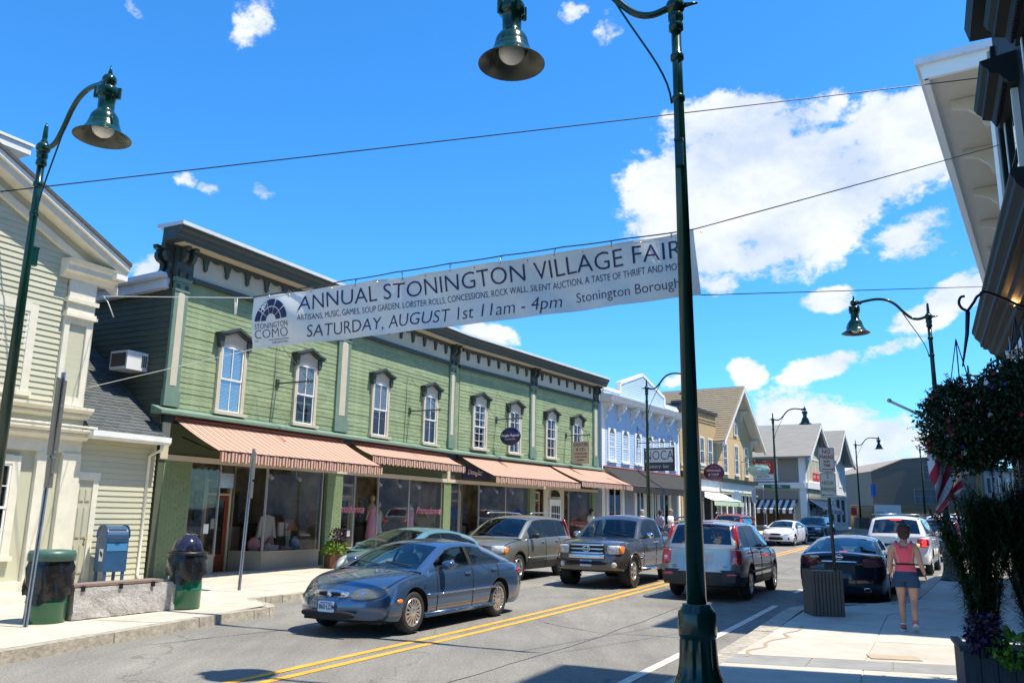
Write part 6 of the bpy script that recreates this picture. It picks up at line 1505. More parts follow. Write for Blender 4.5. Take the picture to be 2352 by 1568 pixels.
    bs.build('belt_moulding', S.get('beltm', SEAM), e)
    # underbody, wheel wells, cabin
    ub = MB().box(xc-(L-.35), xc-.35, -Wd/2*.80, Wd/2*.80, clr-.03, clr+.30)
    ub.build('underbody', DARK, e)
    wl = MB()
    for xw in (fo, fo+wb):
        for s_ in (-1, 1):
            for k in range(16):
                a0, a1 = pi*k/16, pi*(k+1)/16; y0, y1 = s_*(Wd/2*.965), s_*(Wd/2-.36)
                wl.add([(xc-xw+Ra*cos(a0), y0, R+Ra*sin(a0)), (xc-xw+Ra*cos(a1), y0, R+Ra*sin(a1)), (xc-xw+Ra*cos(a1), y1, R+Ra*sin(a1)), (xc-xw+Ra*cos(a0), y1, R+Ra*sin(a0))], [(0, 1, 2, 3)])
            wl.box(xc-xw-Ra, xc-xw+Ra, min(s_*(Wd/2-.37), s_*(Wd/2-.35)), max(s_*(Wd/2-.37), s_*(Wd/2-.35)), clr, R+Ra)
    wl.build('wheel_well', DARK, e)
    tw = S.get('tw', .21); tm, rm, bm_ = wheel_meshes(R, S.get('rr', R*.64), tw, S.get('spokes', 5), S.get('wk', 'fat'))
    for xw in (fo, fo+wb):
        for s_ in (-1, 1):
            T = Tr(xc-xw, s_*(Wd/2-tw/2-S.get('tin', .025)), R) @ (Rz(pi) if s_ > 0 else Matrix.Identity(4)) @ Ry(random.uniform(0, 6))
            w_ = place(bpy.data.objects.new('wheel', tm), e, T); w_.name = 'wheel'
            place(bpy.data.objects.new('rim', rm), w_); place(bpy.data.objects.new('brake', bm_), w_)
    zb_ = belt(xc)
    if detail:
        cab = MB().box(xc-(g1-.3), xc-(g0+.3), -Wd/2*.84, Wd/2*.84, clr+.2, clr+.27)
        cab.box(xc-(g0+.62), xc-(g0+.12), -Wd/2*.84, Wd/2*.84, clr+.3, zb_+.0)
        cab.build('cabin_floor', DARK, e)
        sm = S.get('seatm', SEATD)
        sx = S.get('seats', [g0+1.25, g0+2.05])
        for si, q in enumerate(sx):
            for v in (-.37, .37):
                if q+.2 > g1-.35: continue
                MB().ell((0, 0, .30), (.09, .24, .34), 10, 8, .6).ell((.02, 0, .72), (.06, .13, .10), 10, 6, .7).ell((.25, 0, .02), (.28, .25, .10), 10, 6, .6).build('seat', sm, e, Tr(xc-q-.1, v, zb_-.42))
        th = MB(); T = Tr(xc-(g0+.80), .37, zb_-.03) @ Ry(radians(65))
        th.tube([T @ Vector((.18*cos(a*pi/10), .18*sin(a*pi/10), 0)) for a in range(21)], .013, 5); th.build('steering_wheel', TRIM, e)
        # wipers
        wp_ = MB()
        for v0, v1 in ((.55, -.02), (-.08, -.62)):
            pts = []
            for k in range(6):
                v = v0+(v1-v0)*k/5; u = g0+.10+.10*k/5; pts.append(D(u, v, max(roof(u), belt(u))+.018+.0*k))
            wp_.tube(pts, .010, 5)
        wp_.build('wiper', TRIM, e)
    # mirrors, handles
    for s_ in (-1, 1):
        u = S.get('mir', g0+.62); w_ = belt(u)+.10; yy = hw(u, belt(u))
        MB().ell((0, 0, 0), (.085, .115, .075), 12, 8, .8).build('wing_mirror', S.get('mirm', pm), e, Tr(xc-u, s_*(yy+.13), w_))
        MB().tube([(xc-u, s_*(yy-.03), w_-.06), (xc-u, s_*(yy+.08), w_-.03)], .022, 6).build('mirror_arm', TRIM, e)
        for hx in S.get('handles', []):
            w_ = belt(hx)-.10; MB().ell((0, 0, 0), (.10, .022, .022), 12, 6, .8).build('door_handle', S.get('hanm', pm), e, Tr(xc-hx, s_*(hw(hx, w_)+.012), w_))
    def lump(nm, m_, u, v, w_, r, ee=.8, rz=0, ry=0, both=True, warp=True):
        for s_ in ((-1, 1) if both else (1,)):
            p = D(u, v*s_, w_) if warp else Vector((xc-u, v*s_, w_))
            MB().ell((0, 0, 0), r, 20, 12, ee).build(nm, m_, e, Tr(*p) @ Rz(radians(rz)*s_) @ Ry(radians(ry)))
    def zs_(u, v): q = 1-min(1, abs(v)/max(.01, hw(u, belt(u)))); return belt(u)+(top(u)-belt(u))*min(1, sin(q*pi/2)**.75)
    def fsurf(v, w_, rear=False):
        u = 0.0
        while u < .95:
            uu = L-u if rear else u
            if abs(v) <= hw(uu, min(w_, belt(uu)))+.001 and (w_ <= zs_(uu, v)+.001 or (rear and w_ < roof(uu))): break
            u += .008
        return D(L-u if rear else u, v, w_)
    def patch(nm, m_, vc, wc, rv, rw, ee=1.0, rot=0, off=.006, dome=.02, both=True, rear=False, skirt=.03):
        for s_ in ((-1, 1) if both else (1,)):
            o = MB(); o.s = True; n = 28; rr_ = [0, .35, .65, .85, .96, 1.0]; vs = []; sg = -1 if rear else 1
            P = []
            for r_ in rr_:
                for k in range(n):
                    a = 2*pi*k/n; cx_, cz_ = math.copysign(abs(cos(a))**ee, cos(a))*rv*r_, math.copysign(abs(sin(a))**ee, sin(a))*rw*r_
                    v, w_ = vc+cx_*cos(rot)-cz_*sin(rot), wc+cx_*sin(rot)+cz_*cos(rot); p = fsurf(v, w_, rear); p = Vector((p.x, p.y*s_, p.z)); P.append(p+Vector((sg*(off+dome*(1-r_*r_)), s_*.004, .004)))
            for k in range(n): P.append(P[(len(rr_)-1)*n+k]-Vector((sg*skirt, 0, 0)))
            m2 = len(rr_)+1
            o.add(P, [(i*n+k, i*n+(k+1) % n, (i+1)*n+(k+1) % n, (i+1)*n+k) for i in range(m2-1) for k in range(n)]); o.build(nm, m_, e, smooth=True)
    S['extras'](e, lump, D, xc, dict(hw=hw, belt=belt, roof=roof, top=top, L=L, W=Wd, pm=pm, plate=plate, arch=arch, R=R, Ra=Ra, fo=fo, wb=wb, clr=clr, sp=sp, patch=patch))
    if driver:
        dv = empty('person', e.matrix_world @ Tr(xc-(g0+1.10), .38, .45), driver, 'person')
        sk = mat('skin', (.52, .30, .20), .55, var=.06, vs=9); hr = mat('dark_hair', (.02, .014, .01), .6)
        MB().lathe([(.16, 0), (.19, .15), (.21, .38), (.17, .47), (.06, .50), (.05, .56)], 16, Scl(.75, 1, 1)).build('torso', mat('black_top', (.02, .02, .025), .8), dv)
        hd = MB().ell((0, 0, .66), (.095, .078, .12), 16, 12).ell((.095, 0, .65), (.02, .015, .02), 8, 6).build('head', sk, dv)
        MB().ell((-.025, 0, .69), (.105, .088, .115), 16, 12).ell((-.11, 0, .60), (.045, .05, .10), 10, 8).build('hair', hr, hd)
        MB().box(.075, .10, -.075, .075, .66, .695).build('sunglasses', SEAM, hd)
        MB().tube([(0, .19, .40), (.12, .26, .18), (.36, .16, .28)], [.055, .045, .03], 8).tube([(0, -.19, .40), (.12, -.24, .18), (.36, -.1, .28)], [.055, .045, .03], 8).build('arm', sk, dv)
    return e
def plate(e, M, s, m=PLT, w=.31, h=.155):
    p = MB().prism(rrect(w, h, .02), -.006, .0).build('number_plate', m, e, M)
    if s: text(s, .105, PLK_, p, Tr(0, -.007, -.005) @ Rx(pi/2), .001, xs=.78, bold=.002)
    MB().box(-w*.35, w*.35, -.0075, -.006, h/2-.03, h/2-.012).build('plate_strip', mat('plate_strip', (.05, .15, .45), .5), p)
    return p
FRONTF = Rz(pi/2)     # turns a -y facing plate towards +x (the nose)
REARF = Rz(-pi/2)
def front_plate(e, D, u, w_, s): q = D(0, 0, w_); return plate(e, Tr(q.x+.015, 0, w_) @ FRONTF, s)
def rear_plate(e, D, L, w_, s, y=0): q = D(L, 0, w_); return plate(e, Tr(q.x-.012, y, w_) @ REARF, s)
# ---- mercury-like oval sedan
def ex_sable(e, lump, D, xc, c):
    HL = mat('smoky_headlight', (.10, .105, .085), .08, coat=1, spec=.7)
    pt = c['patch']; pt('headlight', HL, .565, .635, .225, .088, .9, rot=.10, dome=.03); pt('headlight_reflector', CHROME, .50, .64, .07, .055, 1, off=.012, dome=.024)
    p = D(0, 0, .62)
    MB().ell((0, 0, 0), (.045, .35, .068), 28, 10, .85).build('grille_ring', CHROME, e, Tr(p.x-.01, 0, .62)); MB().ell((0, 0, 0), (.055, .325, .050), 28, 10, .85).build('grille_opening', SEAM, e, Tr(p.x-.012, 0, .62))
    MB().ell((.0, .24, 0), (.062, .055, .035), 12, 8).ell((0, -.24, 0), (.062, .055, .035), 12, 8).build('fog_light', mat('rosy_lens', (.35, .27, .25), .1, coat=1), e, Tr(p.x-.014, 0, .62))
    MB().lathe([(.045, 0), (.045, .006)], 20, Ry(pi/2)).build('badge', CHROME, e, Tr(p.x+.04, 0, .62))
    q = D(0, 0, .33); MB().ell((0, 0, 0), (.04, .52, .055), 24, 8, .6).build('air_intake', SEAM, e, Tr(q.x-.012, 0, .33))
    front_plate(e, D, 0, .44, '1860·LDM')
    lump('side_marker', AMB, .56, c['hw'](.5, .52)+.004, .52, (.07, .02, .032), .9)
    pt('tail_light', TLR, .66, .78, .18, .075, .8, rear=True)
    lump('side_marker', TLR, c['L']-.42, .90, .80, (.07, .02, .035), .8)
    for s_ in (-1, 1):
        pts = [c['sp'](1.32+(3.7-1.32)*k/12, .56, s_, .004) for k in range(13)]
        MB().tube(pts, .024, 6).build('body_side_moulding', c['pm'], e); MB().tube([v+Vector((0, s_*.02, .004)) for v in pts[2:-1]], .008, 5).build('moulding_insert', CHROME, e)
        MB().tube([(xc-1.35, s_*c['W']/2*.95, .25), (xc-3.6, s_*c['W']/2*.95, .25)], .045, 8).build('sill_skirt', c['pm'], e)
        MB().box(-.03, .03, -.003, .003, -.025, .025).build('wing_badge', CHROME, e, Tr(*c['sp'](1.28, .70, s_, .006)))
    # mirror sun visor glimpse
SABLE = dict(name='sedan', L=5.05, W=1.85, wb=2.756, fo=1.02, R=.325, rr=.215, clr=.22, wk='cap', spokes=15,
 top=[(0, .70), (.12, .755), (.35, .81), (.8, .885), (1.3, .955), (1.6, .98), (4.1, 1.02), (4.5, 1.015), (4.9, .96), (5.05, .88)],
 belt=[(0, .60), (.25, .69), (.7, .80), (1.3, .885), (2.2, .925), (3.3, .965), (4.2, .955), (4.8, .88), (5.05, .78)],
 roof=[(1.28, .93), (1.60, 1.09), (1.95, 1.255), (2.20, 1.345), (2.55, 1.395), (2.9, 1.40), (3.25, 1.37), (3.6, 1.275), (3.95, 1.13), (4.28, 1.00)],
 ws=2.16, rg=3.36, pillars=[(2.82, .035)], sw0=1.72, sw1=3.90, doors=[1.66, 2.80, 3.72], handles=[2.62, 3.55], Ath=.075, Cth=.11, tum=.42, mir=1.83,
 bf=.34, br=.2, kf=.14, kr=.14, rearg=glass('rear_glass', (.25, .32, .34), refl=.14), sunroof=(2.32, 2.80), seatm=SEATM, extras=ex_sable, open='side_window0L',
 nose=[(.2, .14), (.3, .03), (.42, .0), (.55, .02), (.62, .09), (.75, .20), (.9, .3)], tail=[(.2, .12), (.35, .02), (.55, 0), (.75, .06), (.95, .10)])
# ---- boxy swedish-style SUV
def ex_suv(e, lump, D, xc, c):
    L = c['L']
    pt = c['patch']; pt('headlight', HLG, .64, .84, .17, .095, .5, dome=.02); pt('indicator', AMB, .83, .82, .035, .07, .6)
    p = D(0, 0, .82); MB().ell((0, 0, 0), (.05, .34, .13), 20, 8, .4).build('grille', SEAM, e, Tr(p.x-.02, 0, .82)); MB().ell((0, 0, 0), (.055, .30, .012), 20, 6, .6).build('grille_bar', CHROME, e, Tr(p.x-.01, 0, .82) @ Rx(.4))
    MB().ell((0, 0, 0), (.05, .62, .075), 20, 8, .5).build('air_intake', SEAM, e, Tr(p.x-.0, 0, .48))
    # tall tail lamps following the rear pillar
    for s_ in (-1, 1):
        T = MB(); rows = [(1.64, 4.44, .055), (1.50, 4.50, .06), (1.36, 4.55, .065), (1.22, 4.60, .075), (1.12, 4.64, .10), (1.02, 4.69, .14), (.92, 4.71, .165), (.80, 4.715, .165)]
        vs = []
        for w_, u, wd in rows:
            yo = (c['hw'](u, min(w_, c['belt'](u)))-max(0, w_-c['belt'](u))*.25)*s_
            inn = yo-s_*wd*1.3
            q0 = D(u-.16-wd*.4, yo+s_*.014, w_); q1 = D(u, yo-s_*.02, w_)+Vector((-.03, 0, 0)); q2 = D(u, inn, w_)+Vector((-.03, 0, 0)); q3 = D(u-.1, inn, w_)
            vs += [q0, q1, q2, q3]
        n = len(rows); T.s = True
        T.add(vs, [(i*4+j, i*4+(j+1) % 4, (i+1)*4+(j+1) % 4, (i+1)*4+j) for i in range(n-1) for j in range(4)]+[(0, 1, 2, 3), tuple((n-1)*4+j for j in range(4))])
        T.build('tail_light', TLR, e)
        if s_ > 0: c['patch']('tail_light', TLR, .80, .93, .115, .165, .55, rear=True, off=.02, dome=.02); c['patch']('tail_bulb', mat('pale_red_lens', (.75, .35, .32), .1, coat=1), .79, .90, .045, .045, 1, rear=True, off=.045, dome=.01)
        q = D(L, .80*s_, .93)

        MB().ell((0, 0, 0), (.03, .13, .035), 12, 6, .6).build('reflector', TLR, e, Tr(D(L, .72*s_, .56).x-.012, .72*s_, .56))
        MB().tube([(xc-2.0, s_*.70, 1.77), (xc-2.15, s_*.70, 1.81), (xc-3.1, s_*.71, 1.82), (xc-4.1, s_*.70, 1.79), (xc-4.3, s_*.70, 1.74)], .020, 6).build('roof_rail', TRIM if c['plate'] else ALU, e)
        pts = [c['sp'](1.4+(3.9-1.4)*k/12, .60, s_, .006) for k in range(13)]; MB().tube(pts, .028, 6).build('body_side_moulding', c['pm'] if not c['plate'] else TRIM, e)
    q = D(L, 0, .95).x
    MB().box(q-.004, q+.06, -.62, .62, .735, .745).build('tailgate_gap', SEAM, e)
    MB().box(q-.015, q+.04, -.30, .30, .84, 1.03).build('plate_recess', mat('silver_recess', (.42, .43, .45), .35, metal=.6), e)
    rear_plate(e, D, L, .93, '')
    MB().box(q-.03, q+.1, -.80, .80, .40, .66).build('bumper_insert', TRIM, e)
    text('XC90 AWD', .05, TRIM, e, Tr(q-.012, .50, .70) @ REARF @ Rx(pi/2), .001)
    MB().ell((0, 0, 0), (.03, .30, .012), 14, 6).build('brake_strip', TLR, e, Tr(D(4.42, 0, 1.69).x, 0, 1.70))
SUV = dict(name='suv', L=4.80, W=1.90, wb=2.857, fo=.90, R=.365, rr=.235, clr=.30, wk='fat', spokes=5,
 top=[(0, .95), (.15, 1.01), (.5, 1.07), (1.1, 1.13), (1.5, 1.15), (4.4, 1.17), (4.8, 1.13)],
 belt=[(0, .86), (.25, .94), (.8, 1.03), (1.4, 1.08), (3.0, 1.12), (4.3, 1.14), (4.8, 1.10)],
 roof=[(1.12, 1.12), (1.45, 1.33), (1.80, 1.54), (2.08, 1.67), (2.4, 1.73), (3.0, 1.755), (3.7, 1.745), (4.15, 1.71), (4.36, 1.66), (4.55, 1.42), (4.74, 1.13)],
 ws=2.05, rg=4.34, pillars=[(2.62, .035), (3.58, .035)], sw0=1.62, sw1=4.22, doors=[1.42, 2.60, 3.60], handles=[2.42, 3.38], Ath=.085, Cth=.09, tum=.27, mir=1.72,
 bf=.22, br=.10, kf=.10, kr=.06, clad=.22, rearg=TINTGL, sideg=TINTGL, extras=ex_suv, tail=[(.2, .06), (.4, -.02), (.62, -.02), (.72, .0), (1.13, .06), (1.7, .06)], mirm=TRIM, beltm=ALU)
# ---- full size pickup
def ex_truck(e, lump, D, xc, c):
    L = c['L']; p = D(0, 0, .92).x
    MB().ell((0, 0, 0), (.06, .47, .155), 24, 10, .35).build('grille', SEAM, e, Tr(p-.03, 0, .95))
    for z_, h_ in ((.85, .028), (.95, .022), (1.05, .028)): MB().ell((0, 0, 0), (.05, .46, h_), 24, 8, .5).build('grille_bar', CHROME, e, Tr(p, 0, z_))
    MB().tube([(0, .105*cos(a*pi/12), .07*sin(a*pi/12)) for a in range(25)], .010, 6).tube([(0, .045*cos(a*pi/12), .065*sin(a*pi/12)) for a in range(25)], .008, 6).tube([(0, .085*cos(a*pi/12), .03+.028*sin(a*pi/12)) for a in range(25)], .008, 6).build('badge', CHROME, e, Tr(p+.06, 0, .955))
    text('V8', .055, CHROME, e, Tr(p+.055, .36, .93) @ FRONTF @ Rx(pi/2), .003)
    pt = c['patch']; pt('headlight', HLG, .68, .93, .16, .105, .4, dome=.02); pt('indicator', AMB, .85, .93, .05, .095, .5, off=.012)
    MB().ell((0, 0, 0), (.07, .50, .055), 24, 8, .4).build('chrome_bumper', CHROME, e, Tr(p+.03, 0, .765))
    MB().ell((0, 0, 0), (.05, .56, .05), 24, 8, .5).build('air_intake', SEAM, e, Tr(p+.045, 0, .61))
    pt('fog_light', HLG, .70, .56, .065, .065, 1, dome=.03); front_plate(e, D, 0, .60, '13C·R48')
    for s_ in (-1, 1):
        pts = [c['sp'](1.45+(3.5-1.45)*k/12, .70, s_, .006) for k in range(13)]; MB().tube(pts, .028, 6).build('body_side_moulding', c['pm'], e)
        MB().tube([(xc-1.5, s_*.97, .40), (xc-3.5, s_*.97, .40)], .055, 8).build('running_board', CHROME, e)
        q = [D(c['fo']+c['Ra']*1.02*cos(a*pi/14), (c['hw'](c['fo'], .8)+.012)*s_, c['R']+c['Ra']*1.02*sin(a*pi/14)) for a in range(15)]; MB().tube(q, .022, 6).build('arch_flare', c['pm'], e)
        q = [D(c['fo']+c['wb']+c['Ra']*1.02*cos(a*pi/14), (c['hw'](c['fo'], .8)+.012)*s_, c['R']+c['Ra']*1.02*sin(a*pi/14)) for a in range(15)]; MB().tube(q, .022, 6).build('arch_flare', c['pm'], e)
        MB().tube([(xc-3.72, s_*(.86), 1.215), (xc-5.45, s_*.86, 1.225)], .03, 6).build('bed_rail', TRIM, e)
        text('TUNDRA', .06, CHROME, e, (Tr(*c['sp'](1.60, .80, s_, .012)) @ (Rz(pi) if s_ > 0 else Matrix.Identity(4)) @ Rx(pi/2)), .002)
    MB().box(xc-5.5, xc-3.66, -.78, .78, .70, .74).build('bed_floor', TRIM, e)
TRUCK = dict(name='pickup_truck', L=5.53, W=1.96, wb=3.26, fo=.92, R=.395, rr=.225, clr=.40, wk='knobby', spokes=5, tw=.27, arch=.07,
 top=[(0, 1.05), (.1, 1.10), (.4, 1.15), (1.0, 1.20), (1.5, 1.22), (3.55, 1.24), (3.66, 1.235), (5.53, 1.245)],
 belt=[(0, 1.0), (.2, 1.05), (.8, 1.12), (1.5, 1.165), (3.4, 1.20), (3.7, 1.20), (5.53, 1.22)],
 roof=[(1.42, 1.18), (1.68, 1.37), (1.95, 1.58), (2.14, 1.70), (2.4, 1.79), (2.8, 1.815), (3.2, 1.80), (3.42, 1.74), (3.52, 1.5), (3.62, 1.22)],
 ws=2.12, rg=3.42, pillars=[(2.80, .05)], sw0=1.80, sw1=3.42, doors=[1.72, 2.78, 3.52], handles=[2.66, 2.92], hanm=CHROME, Ath=.08, Cth=.12, tum=.26, mir=1.95, mirm=CHROME,
 bf=.20, br=.04, kf=.10, kr=.01, bed=(3.66, 5.46), sideg=CARGL, extras=ex_truck, nose=[(.35, .08), (.5, .0), (.72, .0), (.80, .07), (1.0, .07), (1.2, .12)], tail=[(.3, .0), (1.3, 0)],
 side=[(0, .93), (.12, .97), (.35, .985), (.6, .995), (.85, .975), (1, .94)])
# ---- dark saloon seen from behind
def ex_max(e, lump, D, xc, c):
    L = c['L']; q = D(L, 0, .95).x
    lit = c['plate'] is not None
    pt = c['patch']; pt('tail_light', TLR if not lit else mat('smoked_tail_light', (.16, .03, .035), .1, coat=1), .68, .90, .21, .105, .6, rot=.12, rear=True, dome=.02)
    MB().ell((0, 0, 0), (.035, .40, .022), 20, 6, .5).build('chrome_strip', CHROME, e, Tr(D(L, 0, .90).x-.015, 0, .905))
    MB().tube([(0, .07*cos(a*pi/12), .052*sin(a*pi/12)) for a in range(25)], .010, 6).box(-.006, .006, -.09, .09, -.012, .012).build('badge', CHROME, e, Tr(D(L, 0, 1.0).x-.012, 0, 1.005))
    if lit: text('MAXIMA', .06, CHROME, e, Tr(D(L, .5, 1.0).x-.016, .50, 1.0) @ REARF @ Rx(pi/2), .001); rear_plate(e, D, L, .76, c['plate'])
    MB().box(q-.02, q+.1, -.32, .32, .64, .865).build('plate_recess', TRIM, e)
    for s_ in (-1, 1): MB().ell((0, 0, 0), (.05, .085, .055), 14, 8, .8).build('exhaust_pipe', CHROME, e, Tr(D(L, 0, .33).x-.0, s_*.55, .33)); MB().ell((0, 0, 0), (.055, .07, .042), 14, 8, .8).build('exhaust_bore', SEAM, e, Tr(D(L, 0, .33).x-.006, s_*.55, .33))
    MB().box(xc-4.05, xc-3.95, -.08, .08, 1.08, 1.11).build('high_brake_light', LITR, e)
    pt('headlight', HLG, .60, .66, .22, .08, .7, dome=.02)
    p = D(0, 0, .6).x; MB().ell((0, 0, 0), (.04, .35, .09), 20, 8, .5).build('grille', SEAM, e, Tr(p-.01, 0, .62))
MAX = dict(name='sedan', L=4.84, W=1.86, wb=2.776, fo=.98, R=.34, rr=.235, clr=.22, wk='fat', spokes=10,
 top=[(0, .74), (.12, .80), (.4, .88), (1.2, .99), (1.5, 1.02), (4.1, 1.10), (4.5, 1.115), (4.76, 1.10), (4.84, 1.05)],
 belt=[(0, .66), (.25, .76), (.8, .88), (1.5, .96), (3.0, 1.0), (4.0, 1.045), (4.6, 1.03), (4.84, .98)],
 roof=[(1.25, 1.0), (1.6, 1.16), (1.95, 1.33), (2.2, 1.42), (2.6, 1.465), (3.0, 1.455), (3.35, 1.40), (3.7, 1.29), (4.0, 1.17), (4.22, 1.08)],
 ws=2.15, rg=3.30, pillars=[(2.72, .035)], sw0=1.7, sw1=3.72, doors=[1.5, 2.70, 3.62], handles=[2.5, 3.45], Ath=.08, Cth=.10, tum=.45, mir=1.75,
 bf=.32, br=.20, kf=.14, kr=.10, rearg=glass('green_rear_glass', (.36, .46, .42), refl=.12), sideg=TINTGL, extras=ex_max, tail=[(.2, .08), (.35, .0), (.6, .0), (.8, .06), (1.1, .02)])
# ---- tall white off-roader
def ex_lc(e, lump, D, xc, c):
    L = c['L']; q = D(L, 0, 1.1).x
    for s_ in (-1, 1):
        MB().ell((0, 0, 0), (.13, .19, .14), 18, 10, .5).build('tail_light', TLR, e, Tr(D(L, .80*s_, 1.0).x+.06, .80*s_, 1.02))
        MB().tube([(-.0, .055*cos(a*pi/10), .055*sin(a*pi/10)) for a in range(21)], .010, 5).box(-.01, .01, -.07, .07, -.115, -.085).build('brake_lamp', LITR, e, Tr(D(L, .80*s_, 1.0).x-.085, .84*s_, 1.04))
        MB().ell((0, 0, 0), (.05, .08, .05), 12, 6, .6).build('reversing_light', mat('warm_lens', (.8, .55, .3), .1, coat=1, emit=.6), e, Tr(D(L, .6*s_, 1.0).x-.05, .63*s_, .95))
        MB().tube([(xc-1.95, s_*.72, 1.89), (xc-2.1, s_*.72, 1.93), (xc-3.2, s_*.73, 1.94), (xc-4.3, s_*.72, 1.92), (xc-4.45, s_*.72, 1.86)], .018, 6).build('roof_rail', TRIM, e)
        MB().tube([(xc-4.3+.3, s_*.72, 1.92), (xc-4.0, -s_*.0, 1.93)], .015, 6).build('cross_bar', ALU, e)
    MB().box(-.015, .015, -.17, .17, -.02, .02).build('high_brake_light', LITR, e, Tr(D(4.52, 0, 1.74).x-.03, 0, 1.76))
    MB().box(q-.02, q+.05, -.52, .52, .99, 1.02).build('chrome_strip', CHROME, e); MB().tube([(0, .075*cos(a*pi/12), .05*sin(a*pi/12)) for a in range(25)], .010, 6).build('badge', CHROME, e, Tr(q-.02, 0, 1.13))
    MB().box(q-.01, q+.05, -.35, .35, .78, .98).build('plate_recess', TRIM, e); rear_plate(e, D, L, .88, '·D64A', y=.0)
    c['patch']('headlight', HLG, .72, .97, .16, .09, .5); p = D(0, 0, .95).x; MB().ell((0, 0, 0), (.05, .42, .13), 20, 8, .4).build('grille', ALU, e, Tr(p-.02, 0, .95))
LC = dict(name='suv', L=4.95, W=1.97, wb=2.85, fo=.93, R=.40, rr=.25, clr=.33, wk='fat', spokes=5,
 top=[(0, 1.08), (.15, 1.14), (.5, 1.19), (1.2, 1.24), (1.5, 1.25), (4.5, 1.25), (4.95, 1.20)],
 belt=[(0, 1.0), (.25, 1.08), (.8, 1.15), (1.5, 1.19), (3.0, 1.21), (4.4, 1.22), (4.95, 1.18)],
 roof=[(1.25, 1.2), (1.55, 1.42), (1.85, 1.63), (2.12, 1.78), (2.45, 1.86), (3.1, 1.885), (3.9, 1.875), (4.35, 1.84), (4.52, 1.79), (4.70, 1.50), (4.88, 1.22)],
 ws=2.1, rg=4.50, pillars=[(2.7, .04), (3.6, .04)], sw0=1.7, sw1=4.36, doors=[1.5, 2.66, 3.62], handles=[2.48, 3.42], Ath=.09, Cth=.10, tum=.25, mir=1.82,
 bf=.2, br=.10, kf=.09, kr=.05, rearg=TINTGL, sideg=TINTGL, extras=ex_lc, tail=[(.3, .05), (.45, -.03), (.68, -.03), (.78, .02), (1.3, .06), (1.8, .06)])
# ---- small hatch and compact saloon, both seen from the front
def ex_hatch(e, lump, D, xc, c):
    pt = c['patch']; pt('headlight', HLG, .60, .74, .15, .12, .8, rot=.5, dome=.03); p = D(0, 0, .6).x
    MB().ell((0, 0, 0), (.04, .40, .035), 20, 6, .6).build('grille', SEAM, e, Tr(p-.01, 0, .58)); MB().ell((0, 0, 0), (.03, .09, .045), 14, 8).build('badge', CHROME, e, Tr(D(.05, 0, .68).x+.02, 0, .69)); MB().ell((0, 0, 0), (.04, .55, .06), 20, 6, .6).build('air_intake', SEAM, e, Tr(p-.0, 0, .36))
    pt('tail_light', TLR, .66, .90, .10, .15, .7, rear=True)
    front_plate(e, D, 0, .46, None)
HATCH = dict(name='hatchback', L=4.45, W=1.74, wb=2.70, fo=.88, R=.315, rr=.205, clr=.22, wk='cap', spokes=10,
 top=[(0, .70), (.1, .76), (.3, .84), (.8, .99), (1.1, 1.06), (1.4, 1.08), (4.1, 1.10), (4.45, 1.02)],
 belt=[(0, .62), (.2, .72), (.6, .85), (1.1, .94), (2.5, .99), (3.6, 1.04), (4.2, 1.04), (4.45, .98)],
 roof=[(.80, .98), (1.2, 1.17), (1.6, 1.33), (1.95, 1.44), (2.4, 1.49), (2.8, 1.485), (3.3, 1.42), (3.8, 1.30), (4.15, 1.17), (4.35, 1.05)],
 ws=1.92, rg=3.35, pillars=[(2.45, .035)], sw0=1.25, sw1=3.9, doors=[1.35, 2.42, 3.35], handles=[2.25, 3.2], Ath=.075, Cth=.10, tum=.36, mir=1.5, roofm=None,
 bf=.35, br=.15, kf=.16, kr=.10, sideg=CARGL, extras=ex_hatch)
def ex_el(e, lump, D, xc, c):
    pt = c['patch']; pt('headlight', HLG, .64, .69, .20, .075, .7, rot=.25, dome=.02); p = D(0, 0, .6).x
    MB().ell((0, 0, 0), (.04, .30, .05), 20, 6, .6).build('grille', SEAM, e, Tr(p-.0, 0, .63)); MB().ell((0, 0, 0), (.04, .42, .085), 20, 6, .6).build('air_intake', SEAM, e, Tr(p+.0, 0, .40)); lump('fog_light', SEAM, .1, .64, .40, (.06, .07, .06), .8)
    pt('tail_light', TLR, .66, .86, .16, .08, .7, rear=True)
EL = dict(MAX); EL.update(L=4.55, W=1.78, wb=2.70, fo=.90, R=.315, rr=.205, extras=ex_el, doors=[1.4, 2.55, 3.42], handles=[2.35, 3.25], wk='fat', spokes=5, sideg=TINTGL,
 top=[(0, .70), (.12, .77), (.4, .87), (1.1, .99), (1.4, 1.02), (3.9, 1.09), (4.3, 1.09), (4.55, 1.02)], belt=[(0, .62), (.25, .73), (.8, .86), (1.4, .93), (2.8, 1.0), (3.8, 1.05), (4.3, 1.02), (4.55, .95)],
 roof=[(1.08, .98), (1.4, 1.12), (1.8, 1.29), (2.1, 1.38), (2.5, 1.43), (2.9, 1.415), (3.3, 1.33), (3.7, 1.2), (4.0, 1.08)], ws=2.05, rg=3.2, pillars=[(2.55, .035)], sw0=1.5, sw1=3.55, mir=1.6)
WAG = dict(SUV); WAG.update(name='estate_car', L=4.73, W=1.86, wb=2.763, fo=.93, R=.335, rr=.215, clr=.28, sideg=TINTGL,
 top=[(0, .80), (.15, .87), (.5, .93), (1.1, 1.0), (1.5, 1.02), (4.3, 1.05), (4.73, 1.0)], belt=[(0, .72), (.25, .82), (.8, .92), (1.4, .96), (3.0, 1.0), (4.3, 1.02), (4.73, .98)],
 roof=[(1.12, 1.0), (1.45, 1.16), (1.80, 1.36), (2.08, 1.47), (2.4, 1.52), (3.0, 1.54), (3.7, 1.53), (4.10, 1.50), (4.26, 1.45), (4.45, 1.25), (4.62, 1.02)], rg=4.24, sw1=4.12)
